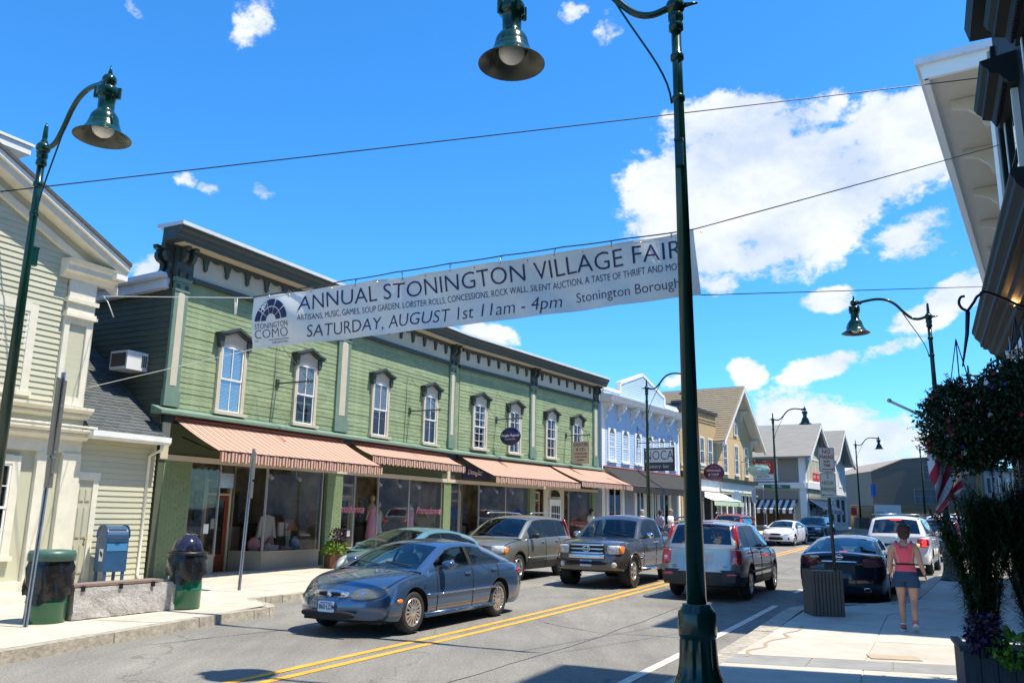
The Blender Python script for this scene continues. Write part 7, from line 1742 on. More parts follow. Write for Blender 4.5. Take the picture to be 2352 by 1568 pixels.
def ex_wag(e, lump, D, xc, c):
    pt = c['patch']; pt('headlight', HLG, .65, .74, .18, .07, .5, dome=.02); p = D(0, 0, .7).x
    MB().ell((0, 0, 0), (.05, .32, .10), 20, 8, .4).build('grille', SEAM, e, Tr(p-.02, 0, .74)); MB().ell((0, 0, 0), (.05, .62, .10), 20, 8, .5).build('air_intake', SEAM, e, Tr(p+.0, 0, .46)); MB().ell((0, 0, 0), (.05, .55, .02), 20, 8, .5).build('bumper_strip', ALU, e, Tr(p+.02, 0, .40))
    for s_ in (-1, 1): MB().tube([(xc-2.0, s_*.66, 1.55), (xc-2.15, s_*.66, 1.59), (xc-3.1, s_*.67, 1.60), (xc-4.0, s_*.66, 1.57), (xc-4.15, s_*.66, 1.52)], .018, 6).build('roof_rail', ALU, e)
    lump('tail_light', TLR, c['L']-.1, .72, 1.05, (.10, .10, .2), .6)
WAG['extras'] = ex_wag
for S_ in (SABLE, SUV, TRUCK, MAX, LC, HATCH, EL, WAG):
    if S_.get('roofm', 1) is None: S_.pop('roofm')
BLUE = paint('slate_blue_paint', (.050, .105, .205), .5, .22); GOLD = paint('pewter_gold_paint', (.26, .25, .20), .6, .34); GREYP = paint('pewter_grey_paint', (.105, .10, .095), .6, .24)
SILV = paint('silver_paint', (.38, .38, .365), .6, .28); NAVP = paint('midnight_blue_paint', (.008, .010, .022), .3, .25); WHP = paint('white_car_paint', (.75, .75, .75), 0, .3); TEAL = paint('pale_teal_paint', (.16, .30, .30), .5, .33); BLK = paint('black_car_paint', (.012, .013, .016), .2, .25); REDP = paint('red_car_paint', (.42, .01, .01), .2, .3)
car(-1.61, 15.22, 208.2, SABLE, BLUE, 'slate blue rounded sedan with oval headlights driving toward the camera', driver='woman with dark hair and sunglasses driving the slate blue sedan')
car(3.15, 23.9, 207.5, TRUCK, GREYP, 'pewter grey extended cab pickup truck with chrome grille coming up the street', 'pickup truck')
car(5.45, 21.4, 27.8, SUV, SILV, 'silver suv with tall red tail lamps driving away behind the near lamp post', 'suv', plate='x')
car(.13, 24.7, 207.3, SUV, GOLD, 'pewter gold suv with roof rails parked beyond the pale teal hatchback', 'suv')
car(-2.26, 19.9, 207.3, HATCH, TEAL, 'pale teal hatchback parked at the kerb behind the blue sedan')
car(8.47, 21.0, 28.2, MAX, NAVP, 'midnight blue sedan parked at the right kerb behind the slatted box', plate='3ABFV3')
car(13.96, 29.9, 31, LC, WHP, 'tall white suv with glowing brake lights ahead of the dark parked sedan', 'suv')
car(16.2, 49.6, 212, EL, WHP, 'white compact sedan driving toward the camera past the stucco building')
car(20.1, 55.6, 212, WAG, BLK, 'black estate car with roof rails following the white sedan', 'estate car', detail=1)
car(8.3, 40.0, 207, MAX, BLK, 'black sedan parked behind the pickup bed near the two talking men', detail=0)
car(12.2, 46.5, 208, SUV, REDP, 'red suv parked beyond the silver suv', 'suv', detail=0)
car(19.3, 37.6, 33, SUV, BLK, 'black suv ahead of the white suv on the right', 'suv', detail=0)
car(23.4, 45.0, 34, LC, WHP, 'farther white suv parked beyond the black one', 'suv', detail=0)
car(26.5, 49.0, 35, WAG, SILV, 'distant silver estate seen between the planter plants', 'estate car', detail=0)
car(33.0, 58.0, 35, MAX, BLUE, 'distant blue sedan near the end of the right kerb', detail=0)
# ================================================================ people
SKINQ = []
def skin(name, J, edges, m, parent, M=None, sub=2, root='pelvis'):
    ks = list(J); me = bpy.data.meshes.new(name); me.from_pydata([J[k][0] for k in ks], [(ks.index(a), ks.index(c_)) for a, c_ in edges], []); me.update()
    o = bpy.data.objects.new(name, me); place(o, parent, M)
    o.modifiers.new('skin', 'SKIN')
    for i, k in enumerate(ks):
        r = J[k][1]; me.skin_vertices[0].data[i].radius = tuple(1.13*q for q in r) if isinstance(r, tuple) else (r*1.13, r*1.13)
        me.skin_vertices[0].data[i].use_root = (k == root)
    s = o.modifiers.new('sub', 'SUBSURF'); s.levels = sub; s.render_levels = sub
    SKINQ.append((o, m)); return o
def flush_skin():
    dg = bpy.context.evaluated_depsgraph_get(); dg.update()
    new = [bpy.data.meshes.new_from_object(o.evaluated_get(dg)) for o, m in SKINQ]
    for (o, m), me in zip(SKINQ, new):
        o.modifiers.clear(); me.materials.clear(); me.materials.append(m)
        for p in me.polygons: p.use_smooth = True; p.material_index = 0
        o.data = me
    SKINQ.clear()
SK1 = mat('light_skin', (.50, .28, .19), .55, var=.06, vs=9); SK2 = mat('tan_skin', (.36, .19, .12), .55, var=.06, vs=9)
def person(x, y, ang, h, label, shirt, pants, hair, skm=SK1, pose='stand', z=None, group=None, sleeves=.5, legs=True, tank=False, hairs=1.0, shades=False, lean=0):
    "origin at the feet, local +y is where the person faces"
    zz = (ground(y)+.15) if z is None else z; k = h/1.70
    e = empty('person', Tr(x, y, zz) @ Rz(-radians(ang)) @ Scl(k, k, k), label, 'person', group)
    fl, frt = (.03, -.0)
    if pose == 'walk': LF, RF = (.0, .02), (-.22, -.0)     # left foot planted, right foot trailing on its toes
    else: LF, RF = (.02, 0), (-.02, 0)
    J = {'pelvis': ((0, 0, .93), (.150, .105)), 'waist': ((0, .01, 1.10), (.118, .088)), 'chest': ((0, .0, 1.27), (.140, .098)), 'neck0': ((0, -.01, 1.405), (.055, .055)), 'neck': ((.005, .01, 1.47), (.047, .047)), 'head0': ((.01, .03, 1.53), (.072, .080)), 'head1': ((.015, .03, 1.62), (.078, .092)), 'crown': ((.015, .02, 1.69), (.045, .05))}
    E = [('pelvis', 'waist'), ('waist', 'chest'), ('chest', 'neck0'), ('neck0', 'neck'), ('neck', 'head0'), ('head0', 'head1'), ('head1', 'crown')]
    for s, n_, (fy, _) in ((-1, 'l', LF), (1, 'r', RF)):
        if pose == 'walk': el, wr, hd = ((s*.235, -.03, 1.10), (s*.235 if s < 0 else .285, .03, .90), None)
        elif pose == 'fold': el, wr = (s*.24, .02, 1.12), (s*.10, .25, 1.12)
        elif pose == 'reach': el, wr = ((s*.23, .02, 1.12), (s*.16, .34 if s > 0 else .2, 1.18))
        else: el, wr = (s*.235, -.02, 1.12), (s*.25, .06, .88)
        if pose == 'walk': el, wr = el, wr
        J.update({n_+'sh': ((s*.165, -.01, 1.365), .056), n_+'ua': ((s*.205, -.015, 1.24), .048), n_+'el': (el, .038), n_+'wr': (wr, .025)})
        E += [('chest', n_+'sh'), (n_+'sh', n_+'ua'), (n_+'ua', n_+'el'), (n_+'el', n_+'wr')]
        kz = .48; rear = (pose == 'walk' and s > 0)
        az = .17 if rear else .08
        J.update({n_+'hip': ((s*.088, 0, .86), .090), n_+'th': ((s*.092, fy*.3+.01, .67), .078), n_+'kn': ((s*.092, fy*.45+(.06 if rear else .02), kz), .053), n_+'cf': ((s*.092, fy*.8-.02, .33), .052), n_+'an': ((s*.092, fy-.03, az), .031)})
        E += [('pelvis', n_+'hip'), (n_+'hip', n_+'th'), (n_+'th', n_+'kn'), (n_+'kn', n_+'cf'), (n_+'cf', n_+'an')]
    body = skin('body', J, E, skm, e)
    # hands with five fingers
    for s, n_ in ((-1, 'l'), (1, 'r')):
        el, wr = Vector(J[n_+'el'][0]), Vector(J[n_+'wr'][0]); d = (wr-el).normalized(); side = Vector((0, 1, 0)); side = (side-d*side.dot(d)).normalized(); out = d.cross(side)*s
        hm = MB(); c = wr+d*.045
        R3 = Matrix((side, out, d)).transposed().to_4x4()
        hm.ell((0, 0, 0), (.036, .014, .046), 10, 8, 1, Tr(*c) @ R3)
        for i in range(4):
            b0 = wr+d*.080+side*(-.026+.0175*i); l_ = (.066, .074, .070, .056)[i]
            hm.tube([b0, b0+d*l_*.5-out*.004, b0+d*l_*.85-out*.02], [.0088, .008, .006], 6)
        b0 = wr+d*.03+side*.030; hm.tube([b0, b0+d*.03+side*.028, b0+d*.058+side*.03-out*.01], [.010, .009, .007], 6)
        hm.build('hand', skm, body)
    # face and ears
    fc = MB().ell((.015, .118, 1.575), (.014, .020, .022), 8, 6).ell((.015-.088, .03, 1.575), (.012, .02, .032), 8, 6).ell((.015+.088, .03, 1.575), (.012, .02, .032), 8, 6)
    fc.build('nose_and_ears', skm, body)
    MB().ell((.015-.032, .112, 1.605), (.014, .008, .008), 8, 6).ell((.015+.032, .112, 1.605), (.014, .008, .008), 8, 6).build('eyes', SEAM if shades else DARK, body)
    MB().ell((.015, .115, 1.535), (.024, .008, .007), 8, 6).build('mouth', mat('lip', (.35, .12, .10), .5), body)
    if shades: MB().box(-.055, .085, .108, .125, 1.588, 1.622).build('sunglasses', SEAM, body)
    hb = MB(); hb.ell((.015, -.004, 1.635), (.098*hairs, .105*hairs, .092*hairs), 18, 12).ell((.015, -.045, 1.56), (.088*hairs, .062*hairs, .085*hairs), 16, 10)
    me = hb.mesh('hair', hair, smooth=True, fix=True)
    for v in me.vertices: n_ = noise.fractal(v.co*22, 1, 2, 3); v.co += (v.co-Vector((.015, 0, 1.6))).normalized()*.010*n_
    place(bpy.data.objects.new('hair', me), body)
    # clothes: sewn shells a little larger than the body
    def loft(secs, nm, m_, extra=None):
        o = MB(); n = 24; vs = []
        for z_, rx, ry, cy in secs:
            for q in range(n):
                a = 2*pi*q/n; f = 1+.012*sin(a*5+z_*9)+.035*noise.noise(Vector((cos(a)*3, sin(a)*3, z_*7))); vs.append((rx*f*cos(a), cy+ry*f*sin(a), z_))
        m2 = len(secs); o.s = True
        o.add(vs, [(u*n+q, u*n+(q+1) % n, (u+1)*n+(q+1) % n, (u+1)*n+q) for u in range(m2-1) for q in range(n)])
        if extra: extra(o)
        return o.build(nm, m_, e, smooth=True)
    if tank:
        def straps(o):
            for s in (-1, 1): o.tube([(s*.085, -.100, 1.33), (s*.112, -.075, 1.40), (s*.118, -.01, 1.432), (s*.110, .06, 1.40), (s*.08, .105, 1.32)], [.034, .026, .024, .026, .034], 8)
        loft([(.905, .176, .128, 0), (.96, .170, .124, 0), (1.03, .150, .112, .005), (1.09, .140, .104, .008), (1.16, .145, .108, .005), (1.24, .160, .116, 0), (1.30, .166, .116, 0), (1.345, .150, .104, 0), (1.36, .120, .085, 0), (1.362, .02, .02, 0)], 'tank_top', shirt, straps)
        MB().lathe([(.146, 1.058), (.151, 1.066), (.151, 1.078), (.146, 1.086)], 24, Tr(0, .006, 0) @ Scl(1.0, .77, 1)).build('waist_belt', SEAM, e)
    else:
        def sleeve(o):
            for n_ in 'lr':
                a, b_, c_ = Vector(J[n_+'sh'][0]), Vector(J[n_+'ua'][0]), Vector(J[n_+'el'][0]); q = b_.lerp(c_, sleeves)
                o.tube([a.lerp(Vector((0, 0, 1.36)), .3), a, b_, q], [.062, .078, .072, .066], 12)
        loft([(.88, .182, .132, 0), (1.0, .176, .128, .005), (1.1, .160, .118, .01), (1.2, .166, .122, .005), (1.3, .178, .122, 0), (1.37, .160, .105, 0), (1.41, .10, .08, 0), (1.425, .062, .060, 0)], 'shirt', shirt, sleeve)
    if legs:
        if pants[1] == 'shorts':
            def sl_(o):
                for s, n_ in ((-1, 'l'), (1, 'r')): t_ = J[n_+'th'][0]; o.lathe([(.095, .90), (.112, .82), (.116, .74), (.120, .70), (.112, .70)], 18, Tr(s*.088, t_[1]*.6, 0), caps=False)
            loft([(1.0, .150, .112, 0), (.95, .172, .126, 0), (.88, .190, .134, 0), (.82, .192, .136, 0), (.79, .17, .125, 0), (.785, .02, .02, 0)], 'shorts', pants[0], sl_)
        else:
            def tr_l(o):
                for n_ in 'lr':
                    o.tube([Vector(J[n_+q_][0]) for q_ in ('hip', 'th', 'kn', 'cf')]+[Vector(J[n_+'an'][0])+Vector((0, 0, -.02))], [.112, .098, .078, .070, .064], 12)
            loft([(1.0, .150, .112, 0), (.9, .186, .132, 0), (.82, .180, .13, 0), (.80, .02, .02, 0)], 'trousers', pants[0], tr_l)
        for s, n_ in ((-1, 'l'), (1, 'r')):
            a = J[n_+'an'][0]; rear = (pose == 'walk' and s > 0); T = Tr(a[0], a[1]+.03, a[2]-.04) @ Rx(radians(-28 if rear else 0))
            sh = MB().ell((0, .06, .005), (.046, .13, .045), 14, 8, .8).ell((0, -.02, .045), (.040, .055, .05), 12, 8).build('shoe', mat('grey_trainer', (.22, .22, .25), .6), e, T)
            MB().ell((0, .055, -.030), (.050, .145, .020), 14, 6, .7).build('sole', WPL, sh); MB().ell((0, -.06, .03), (.030, .02, .04), 10, 6).box(-.047, .047, .02, .05, .0, .03).build('shoe_stripe', mat('coral_stripe', (.7, .08, .05), .5), sh)
            MB().lathe([(.036, .03), (.036, .085), (.034, .09)], 12, Tr(0, -.03, 0)).build('sock', WPL, sh)
    return e
PINK = mat('coral_pink_knit', (.78, .10, .15), .85, bump=.15, bs=60); NVS = mat('navy_shorts', (.018, .055, .12), .8); WSH = mat('white_shirt', (.75, .75, .76), .8); REDSH = mat('red_shirt', (.42, .015, .012), .8)
BRH = mat('dark_brown_hair', (.045, .018, .010), .7, bump=.8, bs=60); GRH = mat('grey_hair', (.42, .40, .38), .7); BKH = mat('black_hair', (.012, .01, .009), .6); BLH = mat('sandy_hair', (.30, .19, .10), .7); KHA = mat('khaki', (.33, .28, .2), .8); DNM = mat('denim', (.05, .08, .15), .8)
w = person(6.42, 13.80, 26, 1.64, 'woman in coral pink tank top and navy shorts walking away on the right pavement', PINK, (NVS, 'shorts'), BRH, pose='walk', tank=True, hairs=1.06)
person(4.15, 42.6, 80, 1.78, 'man in a dark red shirt standing before the last display window of the green building', REDSH, (DNM, ''), GRH, pose='fold', shades=True)
person(3.85, 39.5, 65, 1.74, 'black haired man in a white shirt behind the gold suv', WSH, (KHA, ''), BKH)
person(6.60, 41.9, 300, 1.74, 'pale haired person in pale clothing glimpsed behind the pickup cab roof', WSH, (KHA, ''), GRH)
person(7.35, 41.0, 60, 1.74, 'person with brown hair in pale lilac walking beneath the black awning', mat('lilac_shirt', (.4, .35, .5), .8), (DNM, ''), BRH)
person(7.40, 38.6, 120, 1.80, 'man in sunglasses and white t shirt reaching forward behind the pickup bed', WSH, (DNM, ''), BLH, pose='reach', shades=True)
person(8.55, 39.9, 215, 1.76, 'grey haired man in white shirt facing the street beside the talking man', WSH, (KHA, ''), GRH, pose='fold', shades=True)
person(12.5, 20.8, 200, 1.72, 'person in pale lavender shirt in the shade behind the planter plants', mat('lavender_shirt', (.5, .5, .72), .8), (KHA, ''), BKH, skm=SK2)
person(13.4, 22.0, 20, 1.75, 'person in dark clothing beside the wall deep in the shade', DNM, (DNM, ''), BKH, skm=SK2)
# mannequins and goods in the windows
MNQ = mat('mannequin', (.60, .42, .26), .4); MNW = mat('white_mannequin', (.62, .60, .58), .4); PKD = mat('pink_dress', (.70, .32, .50), .8); PAL = mat('pale_goods', (.62, .58, .58), .8)
def mannequin(M, label, body, dress, head=True, long=True):
    e = empty('mannequin', M, label, 'mannequin', 'mannequins in the pink lettered windows')
    b = MB().lathe([(.07, .75), (.13, .85), (.10, 1.0), (.13, 1.2), (.15, 1.32), (.06, 1.40), (.045, 1.48)], 16, Scl(1, .7, 1))
    if head: b.ell((0, 0, 1.58), (.075, .09, .115), 12, 8)
    b.tube([(-.16, 0, 1.32), (-.22, 0, 1.1), (-.23, .04, .85)], [.04, .032, .025], 8).tube([(.16, 0, 1.32), (.22, 0, 1.1), (.23, .04, .85)], [.04, .032, .025], 8)
    b.build('figure', body, e)
    d = MB().lathe([(.24 if long else .18, .25 if long else .62), (.20, .6), (.155, .85), (.12, 1.02), (.145, 1.2), (.14, 1.27)], 20, Scl(1, .75, 1)).build('dress', dress, e)
    MB().tube([(0, 0, 0), (0, 0, .8)], .02, 6).box(-.15, .15, -.15, .15, 0, .02).build('stand', BLACK, e)
    return e
mannequin(FL @ Tr(9.15, .55, .75), 'tan mannequin in a pink strapless dress in the shop window', MNQ, PKD)
mannequin(FL @ Tr(10.0, .9, .55), 'tan mannequin with a dark necklace and pale dress behind the pink one', MNQ, PAL, long=False)
mannequin(FL @ Tr(11.55, .6, .70), 'headless white mannequin in a long pink gown', MNW, PKD, head=False)
mannequin(F2 @ Tr(.35, .9, .75), 'dark mannequin in a red sweater in the third shop window', mat('dark_mannequin', (.05, .04, .04), .5), REDSH)
gd = empty('window_display', FL @ Tr(4.6, .6, .72), 'folded clothes, sweater, bowls and pillows laid out in the first shop window', 'display')
MB().ell((-.85, 0, .18), (.22, .14, .22), 12, 8).build('pink_cushion', mat('rose_cushion', (.62, .30, .32), .9), gd)
MB().prism([(-.55, .35), (-.42, .95), (-.15, 1.02), (.12, .95), (.25, .35), (.1, .38), (.05, .75), (.05, .25), (-.35, .25), (-.35, .75), (-.4, .38)], .2, .26).build('sweater', PAL, gd)
MB().box(-.5, 0, -.15, .1, 0, .16).build('handbag', PAL, gd); MB().lathe([(.10, 0), (.22, .08), (.23, .09)], 20, Tr(.35, -.1, 0)).build('bowl', WPL, gd); MB().box(.3, .5, .15, .22, .4, .8).box(.6, .8, .15, .22, .4, .8).build('picture', PAL, gd)
MB().box(.75, 1.25, -.15, .2, 0, .06).build('tray', mat('slate_tray', (.15, .17, .22), .5), gd)
lm = empty('table_lamp', FL @ Tr(5.45, .9, .78), 'table lamp with orange brown shade in the right end of the first shop window', 'lamp')
MB().lathe([(.09, 0), (.06, .05), (.045, .15), (.08, .3), (.03, .45), (.02, .55)], 16).build('lamp_base', WPL, lm); MB().lathe([(.30, .5), (.18, .82)], 24, caps=False).build('lamp_shade', mat('orange_shade', (.42, .17, .06), .8), lm)
pf_ = empty('framed_picture', FL @ Tr(4.9, 3.1, 1.9), 'gilt framed ship picture on the back wall of the first shop', 'picture')
MB().box(-.6, .6, -.05, 0, -.55, .55).build('frame', mat('gilt', (.35, .2, .05), .4, metal=.6), pf_); MB().box(-.52, .52, -.06, -.05, -.47, .47).build('canvas', mat('ship_canvas', (.06, .08, .10), .6, var=.6, vs=4), pf_)
jg = empty('jugs', FL @ Tr(1.55, .5, .74), 'small white jugs beside the first shop door', 'jug')
for k in range(3): MB().lathe([(.04, 0), (.065, .06), (.05, .13), (.04, .16), (.05, .18)], 12, Tr((k-1)*.2, 0, 0)).build('jug', WPL, jg)
# ================================================================ plants
LEAFD = mat('dark_leaf', (.018, .036, .010), .55, var=.35, vs=3, spec=.3); LEAFM = mat('mid_leaf', (.030, .060, .014), .55, var=.35, vs=3, spec=.3); LIME = mat('lime_leaf', (.13, .22, .02), .5, var=.25, vs=4, spec=.3); PLUM = mat('plum_leaf', (.045, .012, .035), .5, var=.2, vs=4)
RFL = mat('red_petal', (.32, .008, .012), .6); WFL = mat('white_petal', (.72, .68, .70), .6); VFL = mat('violet_petal', (.06, .02, .16), .6)
def leafcloud(n, fn, ln, wd, seed=1):
    "n folded leaves; fn() -> (position, outward)"
    rnd = random.Random(seed); vs = []; fs = []
    for i in range(n):
        p, o_ = fn(rnd); a = Vector((rnd.gauss(0, 1), rnd.gauss(0, 1), rnd.gauss(0, 1))).normalized(); d = (o_*.9+a).normalized()
        s_ = d.cross(Vector((rnd.gauss(0, 1), rnd.gauss(0, 1), rnd.gauss(0, 1)))).normalized(); L_ = ln*rnd.uniform(.6, 1.3); w_ = wd*rnd.uniform(.7, 1.2); u_ = s_.cross(d)*w_*.35
        b = len(vs); vs += [p, p+d*L_*.45+s_*w_+u_, p+d*L_, p+d*L_*.45-s_*w_+u_]; fs += [(b, b+1, b+2), (b, b+2, b+3)]
    m_ = MB(); m_.v = [tuple(v) for v in vs]; m_.f = fs; m_.m = [0]*len(fs); m_.sm = [False]*len(fs); return m_
def flower_mesh(m_, r):
    o = MB()
    for k in range(5): a = k*2*pi/5; o.add([(0, 0, 0), (r*cos(a-.5), r*sin(a-.5), r*.35), (r*1.15*cos(a), r*1.15*sin(a), r*.45), (r*cos(a+.5), r*sin(a+.5), r*.35)], [(0, 1, 2, 3)])
    o.tube([(0, 0, 0), (0, 0, -r*1.0)], [r*.25, r*.1], 5); return o.mesh('flower', m_)
FLM = [flower_mesh(RFL, .020), flower_mesh(WFL, .023), flower_mesh(VFL, .019)]
def basket(x, y, z, rx, rz, label, seed, nl=11000, nf=70, wts=(.62, .18, .20), lobes=()):
    e = empty('hanging_basket', Tr(x, y, z), label, 'hanging basket', 'hanging flower baskets on the dark building')
    L_ = [(Vector((0, 0, 0)), rx, rz)]+[(Vector(c), a, b_) for c, a, b_ in lobes]
    def fn(r):
        c, a, b_ = r.choices(L_, [q[1]**2 for q in L_])[0]
        d = Vector((r.gauss(0, 1), r.gauss(0, 1), r.gauss(0, 1))).normalized(); k = r.uniform(.25, 1)**.40*(1+.20*noise.noise(d*2.3+Vector((seed, 0, 0)))+.10*noise.noise(d*6))
        if r.random() < .04: k *= r.uniform(1.0, 1.12)
        return c+Vector((d.x*a*k, d.y*a*k, d.z*b_*k)), d
    tag(leafcloud(nl, fn, .050, .013, seed).build('foliage', [LEAFD], e, fix=False), kind='stuff')
    tag(leafcloud(nl//4, fn, .048, .014, seed+50).build('foliage', [LEAFM], e, fix=False), kind='stuff')
    r = random.Random(seed+3)
    for k in range(nf):
        c, a, b_ = r.choices(L_, [q[1]**2 for q in L_])[0]; d = Vector((r.gauss(0, 1)-.35, r.gauss(0, 1)-.5, r.gauss(0, 1))).normalized(); kk = 1.0*(1+.16*noise.noise(d*2.3+Vector((seed, 0, 0)))+.10*noise.noise(d*6))
        p = c+Vector((d.x*a*kk, d.y*a*kk, d.z*b_*kk)); me = r.choices(FLM, wts)[0]
        place(bpy.data.objects.new('flower', me), e, Tr(*p) @ (d+Vector((0, -.3, .1))).to_track_quat('Z', 'Y').to_matrix().to_4x4())
    sh = MB(); lv = []; lf = []
    for k in range(150):
        c, a, b_ = r.choices(L_, [q[1]**2 for q in L_])[0]; d = Vector((r.gauss(0, 1), r.gauss(0, 1), r.gauss(0, .9))).normalized(); p = c+Vector((d.x*a, d.y*a, d.z*b_))*.93
        ln_ = r.uniform(.05, .17); q1 = p+d*ln_*.6+Vector((0, 0, .02)); q2 = p+d*ln_+Vector((r.uniform(-.03, .03), 0, r.uniform(-.05, .03))); sh.tube([p, q1, q2], [.003, .0025, .0015], 3, cap=False)
        for u in range(5):
            g_ = p.lerp(q2, .25+.18*u); t_ = Vector((r.gauss(0, 1), r.gauss(0, 1), r.gauss(0, 1))).normalized(); s_ = t_.cross(d).normalized()*.009; b0 = len(lv); lv += [g_, g_+t_*.02+s_, g_+t_*.042, g_+t_*.02-s_]; lf.append((b0, b0+1, b0+2, b0+3))
        if k % 4 == 0: place(bpy.data.objects.new('flower', r.choices(FLM, wts)[0]), e, Tr(*q2) @ d.to_track_quat('Z', 'Y').to_matrix().to_4x4())
    tag(sh.build('shoots', LEAFD, e, fix=False), kind='stuff'); tag(MB().add(lv, lf).build('shoot_leaves', LEAFD, e, fix=False), kind='stuff')
    MB().lathe([(.05, -.18), (.14, -.16), (.20, -.02), (.21, 0)], 20, caps=False).build('pot', mat('coir_pot', (.05, .035, .02), .9), e)
    ch = MB()
    for k in range(3): a = k*2*pi/3; ch.tube([(.2*cos(a), .2*sin(a), 0), (0, 0, .9)], .006, 4)
    ch.build('chain', BLACK, e); return e
basket(4.62, 8.40, 2.82, .42, .47, 'left flower basket of red and white petunias above the flag', 11, lobes=[((.26, -.05, -.02), .34, .40), ((.0, 0, -.20), .34, .18), ((-.10, .05, .22), .22, .20)])
basket(5.10, 8.15, 3.0, .50, .50, 'right flower basket cut by the frame with trailing dark foliage', 23, nl=12000, wts=(.55, .05, .40), lobes=[((.45, 0, -.05), .42, .42), ((.1, 0, .25), .3, .2)])
hk = MB().tube([(4.72, 8.5, 3.45), (4.80, 8.5, 3.8), (4.83, 8.5, 4.04)], [.008, .02, .024], 8).tube(cat([(4.83, 8.5, 4.05), (4.90, 8.5, 4.14), (5.00, 8.55, 4.24), (5.2, 8.6, 4.26), (6.6, 9.4, 4.05)]), .015, 8).tube(cat([(4.83, 8.5, 4.05), (4.77, 8.5, 4.08), (4.745, 8.5, 4.14), (4.77, 8.5, 4.20), (4.81, 8.5, 4.21)]), .014, 6)
tag(hk.build('basket_hook', BLACK), 'curved black iron bracket holding up the left flower basket', 'bracket')
# flag and its pole
fg = empty('flag', Tr(4.55, 9.6, 3.10), 'american flag with red and white stripes hanging limp from a pole under the flower basket', 'flag')
MB().tube([(-.10, .02, .13), (.18, -.1, -.04), (.75, -.2, -.40)], .016, 8).ell((-.11, .02, .14), (.026, .026, .026), 10, 8).build('pole', mat('pale_pole', (.6, .55, .5), .4), fg)
FRD = mat('flag_red', (.42, .012, .035), .8); FWT = mat('flag_white', (.62, .60, .62), .8); FBL = mat('flag_blue', (.015, .02, .09), .8)
def pl2(P, t):
    t *= len(P)-1; q = min(len(P)-2, int(t)); return Vector(P[q]).lerp(Vector(P[q+1]), t-q)
FLl = [(.30, 0, -.30), (.30, .03, -.75), (.33, .0, -1.02), (.36, .02, -1.16), (.42, 0, -1.04), (.52, .02, -1.00)]
FLr = [(.30, 0, -.25), (.52, .04, -.14), (.70, .0, -.35), (.69, .05, -.62), (.62, .0, -.84), (.60, .03, -.96)]
def fpos(a, b_): p = pl2(FLl, a).lerp(pl2(FLr, a), b_); p.y += .05*sin(a*15+b_*5)-.02*sin(b_*7); return p
for k in range(11):
    o = MB(); o.grid(lambda i, j: fpos((k+i/3)/11, j/10), 3, 10); o.build('stripe', FRD if k % 2 == 0 else FWT, fg, smooth=True)
bx('canton_fold', FBL, fg, .45, .62, -.06, .0, -.22, -.05)
# planter with grasses at the lower right
pb = empty('planter', Tr(5.35, 8.75, .15) @ Rz(radians(-22)), 'dark wooden slatted planter in the lower right corner holding tall feathery plants', 'planter')
DKW = mat('dark_stained_wood', (.055, .052, .055), .75, var=.25, vs=5, streak=(8, 8, .5), bump=.2, bs=30)
PX0, PX1, PY0, PY1 = -.72, .9, -.42, .42
MB().box(PX0+.03, PX1-.03, PY0+.03, PY1-.03, 0, .44).build('core', BLACK, pb)
for k in range(11): piece('slat', DKW, pb, PX0+.147*k+.004, PX0+.147*(k+1)-.004, PY0-.0, PY0+.022, .02, .46); 
for k in range(6): piece('slat', DKW, pb, PX0, PX0+.022, PY0+.14*k+.004, PY0+.14*(k+1)-.004, .02, .46)
MB().box(PX0-.03, PX1+.03, PY0-.03, PY0+.05, .46, .50).box(PX0-.03, PX0+.05, PY0, PY1, .46, .50).build('rim', DKW, pb)
tag(MB().box(PX0+.05, PX1-.05, PY0+.05, PY1-.05, .44, .46).build('soil', DARK, pb), kind='stuff')
def feather(x, y, z, n, H, spread, label, seed, lf=LEAFM, dens=190):
    r = random.Random(seed); e = empty('feathery_plant', Tr(x, y, z), label, 'plant', 'tall feathery planter plants')
    st = MB(); vs = []; fs = []
    for i in range(n):
        a = r.uniform(0, 2*pi); q = r.uniform(.0, 1)**.7; dx, dy = cos(a)*spread*q, sin(a)*spread*q; h = H*r.uniform(.62, 1.0)
        pts = bez([(dx*.25, dy*.25, 0), (dx*.5, dy*.5, h*.5), (dx, dy, h*.95), (dx*1.25+r.uniform(-.05, .05), dy*1.25, h)], 8); st.tube(pts, .005, 4, cap=False)
        for k in range(dens):
            t = r.uniform(.02, 1)**.9; f = t*8; i0 = min(7, int(f)); p = pts[i0].lerp(pts[i0+1], f-i0); d = Vector((r.gauss(0, 1), r.gauss(0, 1), r.uniform(-.2, .9))).normalized(); L_ = r.uniform(.10, .24); s_ = d.cross(Vector((0, 0, 1))).normalized()*.0048
            e1 = p+d*L_*.55; e2 = p+d*L_+Vector((0, 0, -.035)); b = len(vs); vs += [p-s_, p+s_, e1+s_*1.1, e1-s_*1.1, e2]; fs += [(b, b+1, b+2, b+3), (b+3, b+2, b+4)]
    st.build('stems', LEAFD, e)
    m_ = MB(); m_.v = [tuple(v) for v in vs]; m_.f = fs; m_.m = [0]*len(fs); m_.sm = [False]*len(fs); tag(m_.build('leaves', lf, e, fix=False), kind='stuff'); return e
feather(4.84, 8.75, .60, 60, 1.55, .34, 'left feathery dark green plant in the planter with spiky tufts', 5)
feather(5.30, 8.55, .60, 76, 1.75, .42, 'right and densest feathery plant in the planter against the dark wall', 9, lf=LEAFD, dens=170)
feather(5.80, 9.1, .60, 44, 1.95, .38, 'rear feathery plant rising by the dark doorway at the right edge', 15, lf=LEAFD, dens=150)
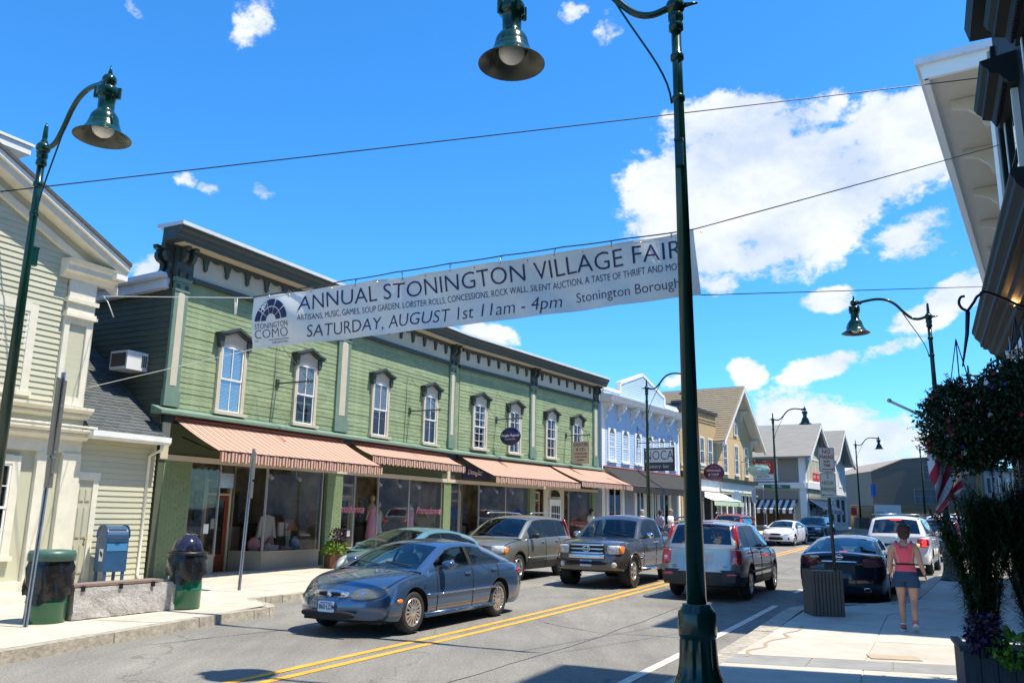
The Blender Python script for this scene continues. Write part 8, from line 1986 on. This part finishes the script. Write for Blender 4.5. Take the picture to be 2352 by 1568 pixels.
def trailing(x, y, z, rx, ry, rz, label, seed, m_, n, ln, wd, cat='plant', group=None):
    e = empty('trailing_plant', Tr(x, y, z), label, cat, group)
    def fn(r):
        d = Vector((r.gauss(0, 1), r.gauss(0, 1), r.gauss(0, 1))).normalized(); k = r.uniform(.3, 1)**.5*(1+.2*noise.noise(d*3+Vector((seed, 0, 0)))); return Vector((d.x*rx*k, d.y*ry*k, d.z*rz*k)), (d+Vector((0, 0, -.2))).normalized()
    tag(leafcloud(n, fn, ln, wd, seed).build('leaves', m_, e, fix=False), kind='stuff'); return e
trailing(4.98, 8.40, .66, .30, .18, .15, 'lime green sweet potato vine spilling over the planter front', 3, LIME, 260, .09, .035)
t_ = trailing(4.68, 8.52, .78, .16, .14, .20, 'dark plum flowering plant at the left end of the planter', 4, PLUM, 420, .06, .018)
r_ = random.Random(8)
for k in range(26): place(bpy.data.objects.new('flower', FLM[2]), t_, Tr(r_.uniform(-.16, .14), r_.uniform(-.14, .05), r_.uniform(-.12, .20)) @ Rx(r_.uniform(0, 1.5)) @ Ry(r_.uniform(-1, 1)))
# plant tubs by the shop fronts
WTB = mat('tub_wood', (.16, .07, .035), .7, var=.2, vs=5)
def tub(x, y, z, label, seed, s=1):
    e = empty('plant_tub', Tr(x, y, z) @ Rz(radians(-60)), label, 'plant tub', 'plant tubs by the shop fronts')
    MB().box(-.26*s, .26*s, -.2*s, .2*s, 0, .38*s).build('tub', WTB, e)
    def fn(r): d = Vector((r.gauss(0, 1), r.gauss(0, 1), abs(r.gauss(0, 1))*.8)).normalized(); k = r.uniform(.3, 1)**.5; return Vector((d.x*.40*s*k, d.y*.30*s*k, .36*s+d.z*.32*s*k)), d
    tag(leafcloud(420, fn, .10*s, .035*s, seed).build('leaves', LIME, e, fix=False), kind='stuff'); tag(leafcloud(260, lambda r: (Vector((r.uniform(-.25, .25)*s, r.uniform(-.1, .2)*s, (.55+r.uniform(0, .4))*s)), Vector((0, 0, 1))), .09*s, .018*s, seed+1).build('spikes', PLUM, e, fix=False), kind='stuff'); return e
tub(-5.05, 24.9, ground(25)+.15, 'wooden tub of lime and plum foliage by the green brick pier', 31, 1.15)
tub(10.9, 50.0, ground(50)+.15, 'green shrub in a tub before the yellow brick shop', 32, 1.4); tub(14.4, 56.2, ground(56)+.15, 'green shrub in a tub at the pale shop posts of the stucco building', 33, 1.3)
tr_ = empty('tree', Tr(47, 128, 2), 'small treetop showing behind the blue grey house', 'tree')
MB().tube([(0, 0, 0), (0, 0, 6)], [.3, .15], 8).build('trunk', WTB, tr_)
def fnt(r): d = Vector((r.gauss(0, 1), r.gauss(0, 1), r.gauss(0, 1))).normalized(); k = r.uniform(.4, 1)**.5; return Vector((d.x*2.6*k, d.y*2.6*k, 7+d.z*2.2*k)), d
tag(leafcloud(2600, fnt, .4, .16, 77).build('crown', LEAFM, tr_, fix=False), kind='stuff')
flush_skin()
bpy.data.objects.remove(bpy.data.objects['fan_plate']) if False else None
